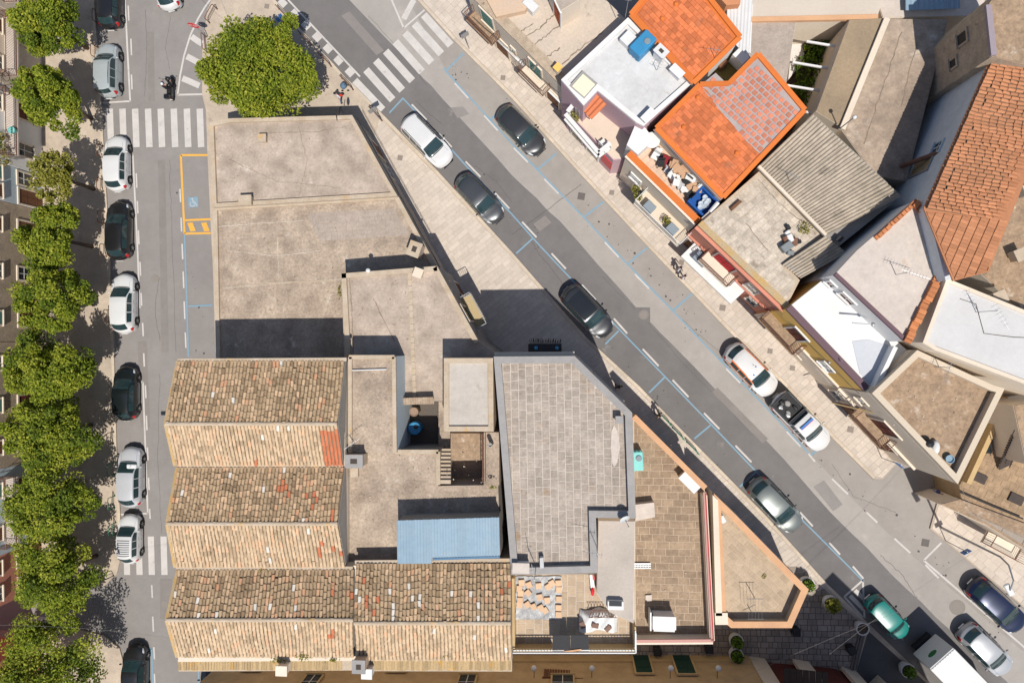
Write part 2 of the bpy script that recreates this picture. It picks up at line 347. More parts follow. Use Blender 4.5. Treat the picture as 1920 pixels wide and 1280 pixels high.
def boxmesh(name, d, m, bev=0.0):
    k = (name, tuple(round(x, 4) for x in d), m.name)
    if k not in BOXMESH:
        b = MB(); x, y, z = d; e = min(bev, x / 4, y / 4)
        o_ = [(-x / 2, -y / 2), (x / 2, -y / 2), (x / 2, y / 2), (-x / 2, y / 2)]; i_ = [(-x / 2 + e, -y / 2 + e), (x / 2 - e, -y / 2 + e), (x / 2 - e, y / 2 - e), (-x / 2 + e, y / 2 - e)]
        if e:
            v = [(p[0], p[1], -z) for p in o_] + [(p[0], p[1], -e * .6) for p in o_] + [(p[0], p[1], 0) for p in i_]
            b.add(v, [(0, 1, 5, 4), (1, 2, 6, 5), (2, 3, 7, 6), (3, 0, 4, 7), (4, 5, 9, 8), (5, 6, 10, 9), (6, 7, 11, 10), (7, 4, 8, 11), (8, 9, 10, 11)])
        else: b.prism(o_, -z, 0)
        me = bpy.data.meshes.new(name); me.from_pydata(b.v, [], b.f); me.materials.append(m); me.update(); BOXMESH[k] = me
    return BOXMESH[k]
def pave(parent, poly, z, cw, cl, ang, m, name='flagstone', gap=.03, th=.03, jit=.006, limit=300, bond=.5, vary=0.0, seed=1):
    """lays courses of stones (cw deep, cl long) over a polygon; whole stones are parts, cut and surplus ones one joined part"""
    rg = random.Random(seed); ca, sa = math.cos(-ang), math.sin(-ang)
    q = [(p[0] * ca - p[1] * sa, p[0] * sa + p[1] * ca) for p in poly]
    x0, x1 = min(p[0] for p in q), max(p[0] for p in q); y0, y1 = min(p[1] for p in q), max(p[1] for p in q)
    ca2, sa2 = math.cos(ang), math.sin(ang); whole = []; rest = MB(); row = 0; y = y0 - rg.random() * cw * .3
    variants = [cl * (1 + vary * k) for k in (-1, -.4, 0, .5, 1)] if vary else [cl]
    while y < y1:
        x = x0 - (bond * cl if row % 2 else 0) - (rg.random() * cl * .5 if vary else 0)
        while x < x1:
            l = rg.choice(variants); a, b_, c_, d_ = x + gap / 2, y + gap / 2, x + l - gap / 2, y + cw - gap / 2
            cs = [(a, b_), (c_, b_), (c_, d_), (a, d_)]; ins = [inside(k, q) for k in cs]
            if all(ins): whole.append(((a + c_) / 2, (b_ + d_) / 2, l - gap))
            elif any(ins) or (l > .8):
                p = clip_rect(q, a, b_, c_, d_)
                if len(p) >= 3 and abs(area([Vector(k) for k in p])) > .01:
                    rest.prism([(k[0] * ca2 - k[1] * sa2, k[0] * sa2 + k[1] * ca2) for k in p], z - th, z + rg.uniform(-jit, jit) * .5)
            x += l
        y += cw; row += 1
    if len(whole) > limit:
        rg.shuffle(whole)
        for (cx, cy, l) in whole[limit:]:
            c = (cx * ca2 - cy * sa2, cx * sa2 + cy * ca2, z - th / 2 + rg.uniform(-jit, jit)); rest.box(c, (l, cw - gap, th), ang)
        whole = whole[:limit]
    inv = WM(parent).inverted()
    for (cx, cy, l) in whole:
        o = link(name, boxmesh(name, (l, cw - gap, th), m, .012), parent)
        o.matrix_local = inv @ Matrix.Translation((cx * ca2 - cy * sa2, cx * sa2 + cy * ca2, z + rg.uniform(-jit, jit))) @ Matrix.Rotation(ang + rg.uniform(-.008, .008), 4, 'Z')
    if rest.f: stuff(rest.build(name + '_edging', m, parent, fix=False))
def ang_px(a, b, z=0):
    d = P(*b, z) - P(*a, z); return math.atan2(d.y, d.x)
def strip(name, a, b, w, z, m, parent):
    A, B = P2(*a, z), P2(*b, z); d = (B - A).normalized(); n = Vector((-d.y, d.x)) * (w / 2)
    return sheet(name, [A - n, B - n, B + n, A + n], z, m, parent)

# ------------------------------------------------------------------ the setting: ground, road, pavements, markings
struct(sheet('ground', [(-220, -220), (220, -220), (220, 220), (-220, 220)], -.02, mat('far_ground', (.30, .25, .20), (.22, .19, .155), .05, .95, 2, .25, .3)))
road = struct(sheet('road', PP([(-120, -80), (2050, -80), (2050, 1400), (-120, 1400)], 0), 0.0, asphalt))
def wob(a, b, n, amp, seed):
    r = random.Random(seed); out = []
    for i in range(n + 1):
        t = i / n; out.append((a[0] + (b[0] - a[0]) * t + r.uniform(-amp, amp), a[1] + (b[1] - a[1]) * t + r.uniform(-amp, amp)))
    return out
SWK = [(506, -12), (520, 5), (542, 32), (585, 78), (627, 122), (648, 146), (668, 164), (720, 217), (819, 319), (960, 473), (1100, 633), (1197, 722), (1300, 828), (1435, 965), (1552, 1095), (1620, 1160), (1765, 1300)]
NEK = [(772, -12), (782, 0), (850, 75), (960, 185), (1082, 320), (1215, 463), (1385, 640), (1475, 727), (1560, 820), (1637, 897)]
BND = [(640, -15), (795, 147), (845, 202), (960, 328), (1050, 415), (1192, 575), (1255, 640), (1440, 829), (1557, 958), (1647, 1050), (1755, 1157), (1877, 1267), (1910, 1300)]
bnd = []
for i in range(len(BND) - 1): bnd += wob(BND[i], BND[i + 1], 4, 1.2, i)[:-1]
bnd.append(BND[-1])
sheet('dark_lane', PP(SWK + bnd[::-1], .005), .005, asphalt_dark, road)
# worn pale lane and the parking strip beyond it
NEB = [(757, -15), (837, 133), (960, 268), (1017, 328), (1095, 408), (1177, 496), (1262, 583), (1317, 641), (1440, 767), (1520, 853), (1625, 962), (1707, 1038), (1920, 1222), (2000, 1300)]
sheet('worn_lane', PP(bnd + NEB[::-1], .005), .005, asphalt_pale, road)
sheet('parking_lane', PP(NEB + [(2050, 1290), (1960, 1178), (1815, 1050), (1744, 990), (1765, 930), (1900, 850), (1700, 850), (1637, 900)] + NEK[::-1][1:], .005), .005, asphalt_mid, road)
for k, q in enumerate([[(1190, 576), (1219, 576), (1219, 604), (1190, 604)], [(1525, 912), (1545, 900), (1580, 945), (1562, 958)], [(845, 202), (868, 200), (880, 214), (858, 222)]]):
    sheet('asphalt_patch', PP(q, .009), .009, asphalt if k else asphalt_dark, road)
for q in [[(296, 300), (309, 300), (316, 660), (303, 660)], [(258, 640), (275, 640), (281, 800), (264, 800)], [(300, 1085), (322, 1085), (322, 1160), (300, 1160)], [(1335, 735), (1345, 726), (1440, 822), (1430, 831)], [(640, 30), (655, 22), (720, 95), (706, 104)], [(1000, 420), (1022, 404), (1034, 417), (1012, 434)], [(276, 60), (288, 60), (290, 190), (278, 190)]]: sheet('asphalt_patch', PP(q, .0085), .0085, asphalt_fix, road)
def manhole(px, py, r, sq=False, z=.012, par=None, m=None):
    c = P(px, py, z); b = MB()
    if sq: b.prism([c.xy + Vector(v) * r for v in ((-1, -.7), (.7, -1), (1, .7), (-.7, 1))], z - .012, z)
    else: b.lathe([(r, z - .012), (r, z), (r * .86, z), (r * .86, z - .004), (r * .8, z - .004), (r * .8, z)], (c.x, c.y, 0), 20)
    b.build('manhole_cover', m or mat('cast_iron_cover', (.13, .115, .105), None, 1, .8, 20, .3, .3), par or road)
for a in [(1207, 590, .36), (290, 522, .33), (1795, 1138, .55), (308, 1132, .3)]: manhole(*a, m=mat('worn_cover', (.24, .215, .195), None, 1, .85, 20, .25, .3))
for a in [(1090, 368, .3), (1735, 1017, .3)]: manhole(*a, sq=True)
def line(pts, w, m, name, z=.010):
    for i in range(len(pts) - 1): strip(name, pts[i], pts[i + 1], w, z, m, road)
def rect(q, m, name, z=.010): sheet(name, PP(q, z), z, m, road)
zc = lambda x, y, ox, oy: (ox + x / 4, oy + y / 4)
# crossings
for a, b in [((740, 605), (950, 825)), ((825, 525), (1025, 750)), ((898, 455), (1097, 678)), ((972, 385), (1172, 607)), ((1045, 315), (1245, 540)), ((1117, 247), (1317, 470)), ((1188, 180), (1390, 405)), ((1258, 113), (1460, 340))]:
    strip('crossing_stripe', zc(*a, 480, 0), zc(*b, 480, 0), .56, .010, white_paint, road)
for x in (825, 920, 1015, 1112, 1207, 1305, 1403, 1500):
    strip('crossing_stripe', (x / 4 - .5, 204), (x / 4 + 2.2, 276), .52, .010, white_paint, road)
for x in (950, 1043, 1135, 1230):
    strip('crossing_stripe', (x / 4 - 1, 1005), (x / 4 + 1, 1077), .50, .010, white_paint, road)
strip('crossing_stripe', (42, 1158), (112, 1164), .5, .010, white_paint, road)
# chequer along the bend
for a in [(200, 22), (290, 105), (375, 192), (457, 280), (538, 367), (618, 455), (703, 543)]:
    c = zc(*a, 480, 0); strip('chequer_mark', (c[0] - 5.2, c[1] - 5.6), (c[0] + 5.2, c[1] + 5.6), .52, .010, white_paint, road)
line([(540, 0), (675, 144)], .13, white_paint, 'edge_line')
line([(732, -5), (757, 53), (796, 19)], .13, white_paint, 'island_line')
strip('island_stripe', (757, 36), (776, 0), .42, .010, white_paint, road)
line([(400, -8), (384, 14), (371, 36), (357, 66), (345, 105), (338, 140), (333, 178), (379, 177)], .14, white_paint, 'island_line')
for a, b in [((359, 69), (379, 83)), ((350, 106), (377, 120)), ((342, 147), (374, 161))]: strip('island_stripe', a, b, .46, .010, white_paint, road)
# parking lines
line([(832, 127), (837, 135), (960, 270), (1017, 328), (1095, 408), (1177, 496), (1262, 583), (1317, 641), (1440, 767), (1520, 853)], .11, blue_paint, 'parking_line')
for a, b in [((837, 133), (870, 99)), ((920, 224), (936, 209)), ((1008, 318), (1043, 288)), ((1095, 407), (1132, 378)), ((1177, 495), (1215, 463)), ((1262, 582), (1298, 550)), ((1352, 676), (1378, 652)), ((1520, 853), (1531, 845))]:
    strip('parking_tick', a, b, .13, .012, blue_paint, road)
line([(755, 184), (800, 232), (846, 280), (900, 340), (960, 402), (1007, 455), (1085, 538), (1185, 642), (1247, 706), (1335, 797), (1420, 886), (1507, 977), (1620, 1090)], .10, blue_paint, 'parking_line')
for a, b in [((730, 212), (756, 184)), ((999, 447), (968, 475)), ((1160, 620), (1135, 645)), ((1247, 706), (1217, 736)), ((1332, 797), (1302, 822)), ((1417, 885), (1387, 912))]:
    strip('parking_tick', a, b, .12, .012, blue_paint, road)
for a, b in [((772, 196), (800, 225)), ((823, 251), (847, 276)), ((873, 303), (901, 332)), ((927, 361), (955, 391)), ((979, 416), (1006, 445)), ((1034, 475), (1061, 504)), ((1091, 534), (1117, 562)), ((1151, 597), (1176, 625)), ((1205, 654), (1235, 686)), ((1261, 712), (1291, 744)), ((1320, 774), (1349, 804)), ((1379, 835), (1409, 866)), ((1440, 897), (1467, 927)), ((1500, 960), (1524, 986)), ((1555, 1017), (1575, 1039)), ((1599, 1061), (1619, 1084))]:
    strip('lane_dash', a, b, .13, .014, white_paint, road)
ne = [(837, 135), (960, 270), (1017, 328), (1095, 408), (1177, 496), (1262, 583), (1317, 641), (1440, 767), (1520, 853)]
acc = 0; dist = 26
for i in range(len(ne) - 1):
    a, b = ne[i], ne[i + 1]; L = math.hypot(b[0] - a[0], b[1] - a[1])
    while dist + 38 < acc + L:
        if dist >= acc:
            t0 = (dist - acc) / L; t1 = (dist + 38 - acc) / L
            strip('lane_dash', (a[0] + (b[0] - a[0]) * t0 - 2, a[1] + (b[1] - a[1]) * t0 + 2), (a[0] + (b[0] - a[0]) * t1 - 2, a[1] + (b[1] - a[1]) * t1 + 2), .12, .008, white_paint, road)
        dist += 82
    acc += L
for a, b in [((1516, 850), (1528, 865)), ((1560, 897), (1590, 926)), ((1625, 960), (1645, 979)), ((1677, 1009), (1707, 1036)), ((1735, 1058), (1760, 1083))]: strip('lane_dash', a, b, .13, .012, white_paint, road)
line([(1765, 1017), (1732, 1050), (1825, 1130), (1920, 1212), (1960, 1247)], .13, white_paint, 'bay_line')
line([(1618, 1087), (1583, 1118), (1621, 1160), (1618, 1090)], .13, white_paint, 'hatched_bay_line')
for a, b in [((1594, 1116), (1620, 1142)), ((1603, 1106), (1620, 1122))]: strip('hatched_bay_line', a, b, .3, .011, white_paint, road)
line([(234, -5), (239, 95), (244, 190)], .14, white_paint, 'bay_line'); line([(244, 190), (193, 193)], .13, white_paint, 'bay_line')
line([(240, 289), (249, 290), (253, 370), (258, 470), (262, 578)], .13, white_paint, 'bay_line')
line([(257, 716), (268, 716), (273, 850), (277, 962), (226, 964)], .13, white_paint, 'bay_line')
for x, y0, y1 in [(241, 11, 39), (246, 73, 104), (247, 140, 168), (256, 325, 352), (258, 377, 400), (260, 432, 458), (263, 491, 517), (265, 549, 573), (268, 605, 630), (270, 662, 687), (273, 722, 746), (275, 779, 806), (277, 838, 862), (279, 895, 918), (281, 953, 972), (285, 1096, 1120), (287, 1155, 1183), (289, 1212, 1235), (290, 1262, 1285), (338, 354, 379), (340, 408, 434), (342, 457, 486), (344, 509, 540), (346, 565, 598), (348, 623, 652)]:
    strip('lane_dash', (x - .6, y0), (x + .6, y1), .12, .014, white_paint, road)
line([(346, 440), (350, 560), (353, 668)], .12, blue_paint, 'parking_line'); strip('parking_tick', (353, 574), (398, 572), .12, .012, blue_paint, road)
line([(236, 1217), (284, 1215), (287, 1290)], .14, blue_paint, 'parking_line'); line([(372, 1245), (373, 1290)], .12, blue_paint, 'parking_line')
line([(389, 291), (339, 291), (346, 438), (395, 437)], .16, yellow_paint, 'disabled_bay_line'); line([(347, 413), (395, 411)], .16, yellow_paint, 'disabled_bay_line')
for x in (357, 383): rect([(x - 6, 418), (x + 4, 417), (x + 10, 433), (x, 434)], yellow_paint, 'disabled_bay_stripe')
rect([(353, 370), (371, 369), (372, 388), (354, 389)], blue_paint, 'wheelchair_panel')
b = MB()
def flat(pts, w):
    for i in range(len(pts) - 1):
        A, B = P2(*pts[i], .014), P2(*pts[i + 1], .014); d = (B - A).normalized(); n = Vector((-d.y, d.x)) * w / 2; b.prism([A - n, B - n, B + n, A + n], .012, .015)
flat([(361 + 4.6 * math.cos(t), 382.6 + 4.2 * math.sin(t)) for t in np.linspace(.35, 3.9, 12)], .05)
b2c = P2(360.5, 373, .014); b.prism([b2c + Vector((math.cos(t), math.sin(t))) * .06 for t in np.linspace(0, 6.28, 9)[:-1]], .012, .015)
flat([(361, 375), (362.5, 380.5), (366.5, 380.5), (368.5, 385.5), (370, 385)], .06); flat([(361.5, 377.5), (365, 377.5)], .05)
b.build('wheelchair_symbol', white_paint, road)
# oil spots and drips along the parking strips
rs = random.Random(5); ob = MB()
for (ax, ay, bx, by, n) in [(1085, 365, 1330, 640, 60), (900, 330, 1100, 560, 24), (1060, 560, 1430, 930, 40), (1640, 930, 1900, 1200, 24), (1520, 850, 1640, 960, 18), (330, 300, 380, 660, 20), (950, 145, 985, 190, 26), (850, 128, 866, 142, 14)]:
    for _ in range(n):
        t = rs.random(); c = P2(ax + (bx - ax) * t + rs.gauss(0, 9), ay + (by - ay) * t + rs.gauss(0, 9), .0); r = rs.choice((.02, .03, .05, .08)) * rs.uniform(.6, 1.2)
        ob.prism([c + Vector((math.cos(k) * rs.uniform(.6, 1.2), math.sin(k) * rs.uniform(.6, 1.2))) * r for k in np.linspace(0, 6.28, 8)[:-1]], .006, .0085)
stuff(ob.build('oil_spots', mat('oil_stain', (.07, .064, .06), None, 1, .7, 10, .2, 0), road))
# road seams and cracks
cb = MB()
def crack(pts, w=.02, seed=0, amp=1.2):
    full = []
    for i in range(len(pts) - 1): full += wob(pts[i], pts[i + 1], 8, amp, seed + i)[:-1]
    full.append(pts[-1])
    for i in range(len(full) - 1):
        A, B = P2(*full[i]), P2(*full[i + 1]); d = (B - A); 
        if d.length < 1e-4: continue
        d.normalize(); n = Vector((-d.y, d.x)) * w / 2; cb.prism([A - n, B - n, B + n, A + n], .006, .008)
for k, (q, w) in enumerate([([(995, 450), (1012, 478), (1035, 505), (1060, 540)], .03), ([(960, 440), (1012, 404), (1090, 345)], .035), ([(780, 190), (800, 210), (828, 232)], .03), ([(1650, 1040), (1690, 1075), (1720, 1120)], .03), ([(890, 310), (930, 340), (960, 380)], .025), ([(300, 520), (290, 580), (300, 640)], .02), ([(272, 20), (276, 90), (271, 180)], .02), ([(318, 300), (322, 420), (330, 660)], .018), ([(320, 30), (310, 90), (318, 130)], .015), ([(690, 30), (760, 105), (800, 160)], .02), ([(1130, 520), (1200, 590), (1290, 690), (1400, 800)], .02), ([(1560, 870), (1600, 930), (1680, 960)], .02), ([(300, 700), (296, 860), (303, 1000)], .018), ([(1280, 600), (1325, 640), (1350, 660)], .02)]): crack(q, w, k * 9)
stuff(cb.build('road_cracks', mat('crack_tar', (.09, .083, .078), None, 1, .9, 10, .2, 0), road))

def pavement(name, px, kerb, m, z=.12):
    o = struct(prism(name, PP(px, z), -.01, z, m))
    if kerb:                                                  # kerb of separate stones, each a part
        for i in range(len(kerb) - 1):
            A, B = P2(*kerb[i], z), P2(*kerb[i + 1], z); d = B - A; L = d.length; n = max(1, round(L / .95)); a = math.atan2(d.y, d.x)
            for k in range(n):
                c = A + d * ((k + .5) / n) + Vector((d.y, -d.x)).normalized() * (KS * .10)
                s = link('kerbstone', boxmesh('kerbstone', (L / n - .02, .22, .15), kerbstone, .02), o); s.matrix_local = Matrix.Translation((c.x, c.y, z + .012 + rnd.uniform(-.003, .003))) @ Matrix.Rotation(a, 4, 'Z')
    return o
KS = 1
PLAZA = [(402, -12), (389, 18), (383, 60), (379, 100), (379, 178), (386, 206), (389, 290), (394, 400), (399, 500), (404, 660), (436, 720), (440, 1150), (438, 1300)]
pav_sw = pavement('pavement_southwest', PLAZA + [(1765, 1300)] + SWK[::-1][1:], SWK[:-1], paving_old)
sk = SWK[7:15]
pave(pav_sw, PP([(712, 222)] + [(x - 5, y + 5) for x, y in sk[1:]] + [(1500, 1130), (1420, 1100), (1338, 960), (1150, 790), (1000, 700), (880, 610), (800, 500), (690, 300)], .135), .131, .34, .72, R(38), slab, 'paving_slab', gap=.018, th=.03, jit=.003, vary=.35, seed=3)
cobp = [(1340, 1140), (1466, 1060), (1500, 1062), (1548, 1106), (1617, 1170), (1601, 1256), (1550, 1260), (1400, 1262), (1180, 1262), (1180, 1140)]
bedc = sheet('cobble_bed', PP(cobp, .13), .13, cobble_joint, pav_sw)
pave(pav_sw, PP(cobp, .15), .142, .42, .46, R(1), cobble, 'paving_stone', gap=.045, th=.03, jit=.004, vary=.45, seed=11, limit=280)
stair = MB()
for k in range(3): stair.prism(PP([(1622 - k * 5, 1180 - k), (1625 - k * 5, 1180 - k), (1607 - k * 5, 1256 - k), (1604 - k * 5, 1256 - k)], .2), .12, .17 + k * .05)
stair.build('plaza_step', mat('dark_step', (.16, .14, .125), None, 1, .9, 10, .2, .2), pav_sw)
sheet('side_ramp', PP([(1628, 1182), (1760, 1300), (1600, 1300), (1606, 1258)], .135), .135, mat('basalt_ramp', (.10, .095, .095), (.08, .076, .076), .6, .9, 8, .2, .3), pav_sw)
pav_ne = pavement('pavement_northeast', NEK + [(1655, 898), (1684, 866), (1730, 800), (930, -60), (760, -60)], None, slab_joint)
KS = -1
pn = MB()
for i in range(1, len(NEK) - 1):
    A, B = P2(*NEK[i], .12), P2(*NEK[i + 1], .12); d = B - A; L = d.length; n = max(1, round(L / .95)); a = math.atan2(d.y, d.x)
    for k in range(n):
        c = A + d * ((k + .5) / n) + Vector((-d.y, d.x)).normalized() * .12
        s = link('kerbstone', boxmesh('kerbstone', (L / n - .02, .22, .15), kerbstone, .02), pav_ne); s.matrix_local = Matrix.Translation((c.x, c.y, .134)) @ Matrix.Rotation(a, 4, 'Z')
pave(pav_ne, PP([(x + 6, y - 4) for x, y in NEK[1:]] + [(1655, 895), (1682, 866), (1700, 840), (900, -5)], .135), .131, .42, .5, R(44), slab, 'paving_slab', gap=.018, th=.03, jit=.003, vary=.2, seed=5)
pav_se = pavement('pavement_southeast', [(1744, 991), (1815, 1051), (1920, 1139), (1990, 1200), (1990, 960), (1770, 930), (1757, 944)], None, slab_joint)
pave(pav_se, PP([(1748, 990), (1816, 1048), (1990, 1195), (1990, 985), (1790, 935), (1760, 947)], .135), .131, .55, .8, R(-41), slab, 'paving_slab', gap=.018, th=.03, jit=.003, vary=.2, seed=6)
pav_w = pavement('pavement_west', [(-200, -40), (173, -40), (176, 0), (190, 200), (197, 320), (199, 358), (206, 495), (213, 640), (219, 860), (225, 960), (227, 1040), (219, 1075), (196, 1098), (160, 1106), (-200, 1106)], None, paving_old)
pavement('pavement_corner', [(-200, 1184), (150, 1181), (195, 1191), (224, 1215), (232, 1245), (235, 1310), (-200, 1310)], None, paving_old)
kp = [(176, 0), (190, 200), (197, 320), (199, 358), (206, 495), (213, 640), (219, 860), (225, 960), (227, 1040)]
for i in range(len(kp) - 1):
    A, B = P2(*kp[i], .12), P2(*kp[i + 1], .12); d = B - A; L = d.length; n = max(1, round(L / .95)); a = math.atan2(d.y, d.x)
    for k in range(n):
        c = A + d * ((k + .5) / n) + Vector((d.y, -d.x)).normalized() * .12
        s = link('kerbstone', boxmesh('kerbstone', (L / n - .02, .22, .15), kerbstone, .02), pav_w); s.matrix_local = Matrix.Translation((c.x, c.y, .134)) @ Matrix.Rotation(a, 4, 'Z')
for a in [(750, 296, .22), (500, 12, .2), (943, 146, .2), (1147, 361, .2), (1278, 492, .2), (1355, 577, .24), (1444, 658, .2), (1486, 690, .2), (1595, 805, .24)]:
    manhole(a[0], a[1], a[2], True, .155, pav_sw if a[0] in (750, 500) else pav_ne, mat('pavement_hatch', (.25, .21, .18), None, 1, .8, 20, .25, .3))

# ------------------------------------------------------------------ building helpers
def outward(A, B, c):
    d = (B - A).normalized(); n = Vector((d.y, -d.x))
    return n if n.dot((A + B) / 2 - c) > 0 else -n
class House:
    def __init__(s, label, px, h, wall, name='house', cat='building', z0=0.0, group=None, pts=None):
        s.pts = ccw(pts if pts else PP(px, h)); s.h = h; c = sum(s.pts, Vector((0, 0))) / len(s.pts); s.c = c; s.z0 = z0
        s.t = thing(name, label, cat, (c.x, c.y, z0), 0, group)
        s.wall_m = wall; s.wall = prism('wall', s.pts, z0 - .05, h - .02, wall, s.t)
    def roof(s, m, drop=0.0, t=.06, d=.02):
        p = inset(s.pts, d) if d else s.pts
        s.roof_o = prism('roof', p, s.h - .02 - .0, s.h + .03 - drop if drop < .04 else s.h + .03, m, s.t); return s.roof_o
    def parapet(s, m, w=.25, up=.5, skip=(), base=0.02): return ring('parapet', s.pts, w, s.h + base, s.h + up, m, s.t, skip)
    def edge(s, px_a, px_b):
        A, B = P2(*px_a, s.h), P2(*px_b, s.h); return A, B, outward(A, B, s.c)
    def opening(s, A, B, n, u, z, w, h, leaf, frame=None, kind='window', sill=True, depth=.05, shutters=None, arch=False):
        """window or door on wall A-B at distance fraction u, sill height z"""
        d = (B - A).normalized(); c = A + (B - A) * u; a = math.atan2(d.y, d.x); fr = frame or s.wall_m
        o = MB(); o.box((c.x + n.x * .015, c.y + n.y * .015, z + h / 2), (w, .05, h), a); L = o.build(kind, leaf, s.t)
        f = MB()
        for sx in (-1, 1): q = c + d * (sx * (w / 2 + .06)) + n * .03; f.box((q.x, q.y, z + h / 2), (.12, .1, h), a)
        q = c + n * .03; f.box((q.x, q.y, z + h + .07), (w + .26, .12, .14), a)
        if kind == 'window': f.box((q.x + n.x * .03, q.y + n.y * .03, z - .05), (w + .3, .2, .08), a)
        f.build('frame', fr, L)
        mb = MB(); q = c + n * .045
        if kind == 'window':
            mb.box((q.x, q.y, z + h / 2), (.05, .03, h), a); mb.box((q.x, q.y, z + h * .6), (w, .028, .04), a); mb.build('glazing_bar', whiteplastic if not shutters else shutters, L)
        else:
            mb.box((q.x, q.y, z + h / 2), (.025, .03, h), a)
            for zz in (.25, .7): mb.box((q.x, q.y, z + h * zz), (w * .8, .025, .03), a)
            mb.build('door_panel', leaf, L)
        if shutters:
            sb = MB()
            for k in range(int(h / .09)):
                q = c + n * .06; sb.box((q.x, q.y, z + .05 + k * .09), (w * .98, .02, .065), a)
            sb.build('shutter', shutters, L)
        return L
    def balcony(s, A, B, n, u, z, w, dep=.95, slab_m=None, rail=None, rh=1.0):
        d = (B - A).normalized(); c = A + (B - A) * u; a = math.atan2(d.y, d.x); q = c + n * (dep / 2)
        o = MB(); o.box((q.x, q.y, z - .07), (w, dep, .14), a); o.box((q.x - n.x * dep * .3, q.y - n.y * dep * .3, z - .2), (w * .8, dep * .4, .14), a)
        sl_ = o.build('balcony_slab', slab_m or beige_wall, s.t)
        r = MB(); C = [c - d * w / 2 + n * .02, c - d * w / 2 + n * (dep - .05), c + d * w / 2 + n * (dep - .05), c + d * w / 2 + n * .02]
        for i in range(3):
            p, e = C[i], C[i + 1]; L = (e - p).length; k = max(2, int(L / .12))
            for j in range(k + 1): x = p + (e - p) * (j / k); r.box((x.x, x.y, z + rh / 2), (.022, .022, rh), a)
            for zz in (.06, rh): r.bar((p.x, p.y, z + zz), (e.x, e.y, z + zz), .045, .035)
        r.build('railing', rail or rust, sl_); return sl_
    def cornice(s, A, B, n, z, w=.18, h=.16, m=None):
        o = MB(); o.bar(Vector((A.x + n.x * w / 2, A.y + n.y * w / 2, z)), Vector((B.x + n.x * w / 2, B.y + n.y * w / 2, z)), w, h); return o.build('cornice', m or s.wall_m, s.t)
def antenna(px, py, z, h, yaw, label, tilt=0.0, n=6, L=1.2, where=None):
    c = P(px, py, z); t = thing('television_antenna', label, 'antenna', c, yaw)
    b = MB(); b.tube([(0, 0, 0), (0, 0, h)], .022, 6); b.build('mast', steel, t, local=True)
    b = MB(); b.tube([(-L * .25, 0, h - .05), (L * .75, 0, h - .05)], .014, 5); b.build('boom', steel, t, local=True)
    for k in range(n):
        x = -L * .2 + k * L * .9 / n; w = .42 - .03 * k; b = MB(); b.tube([(x, -w / 2, h - .03), (x, w / 2, h - .03)], .008, 4); b.build('element', steel, t, local=True)
    return t
def dish(px, py, z, yaw, label, r=.4, up=.6):
    t = thing('satellite_dish', label, 'satellite dish', P(px, py, z), yaw)
    b = MB(); b.tube([(0, 0, 0), (0, 0, up)], .025, 6); b.build('mast', steel, t, local=True)
    b = MB(); prof = [(r * k / 5, .25 * r * (k / 5) ** 2) for k in range(1, 6)]; b.lathe([(.01, 0)] + prof + [(r, .25 * r + .01), (.01, -.015)], (0, 0, 0), 18)
    o = b.build('reflector', mat('dish_grey', (.55, .56, .57), None, 1, .5, 10, .05, 0), t, smooth=True, local=True); o.location = (.08, 0, up); o.rotation_euler = (0, R(48), 0)
    b = MB(); b.tube([(.1, 0, up - .2), (.55, 0, up + .22)], .012, 5); b.box((.55, 0, up + .24), (.06, .05, .1)); b.build('feed_arm', black, t, local=True)
    return t
def chimney(px, py, z, w, d, h, rz, label, m=None, cap=None):
    c = P(px, py, z); t = thing('chimney', label, 'chimney', c, rz)
    b = MB(); b.box((0, 0, h / 2), (w, d, h)); b.build('stack', m or beige_wall, t, local=True, bevel=.015)
    b = MB(); b.box((0, 0, h + .04), (w + .12, d + .12, .08)); b.build('cap', cap or mortar, t, local=True)
    if h >= .85 and d >= .45: b = MB(); b.box((0, 0, h + .09), (w * .42, d * .42, .03)); b.build('flue', mat('sooty_flue', (.07, .055, .045), None, 1, .95, 10, .2, .1), t, local=True)
    return t
def tank(px, py, z, w, d, h, rz, label, m):
    t = thing('water_tank', label, 'water tank', P(px, py, z), rz)
    b = MB(); b.box((0, 0, h / 2), (w, d, h)); o = b.build('shell', m, t, local=True, bevel=.08); o.modifiers['bevel'].segments = 3
    for k in (-.3, 0, .3): b = MB(); b.box((w * k, 0, h / 2), (.06, d + .04, h * .92)); b.build('rib', m, t, local=True)
    b = MB(); b.lathe([(.2, h), (.2, h + .06), (.17, h + .08)], (w * .12, d * .15, 0), 14); b.build('lid', mat('grey_lid', (.2, .25, .28), None, 1, .6, 10, .1, 0), t, local=True)
    for sx in (-1, 1): b = MB(); b.box((w * .35 * sx, 0, -.0 + .03), (.12, d, .06)); b.build('foot', steel, t, local=True)
    return t
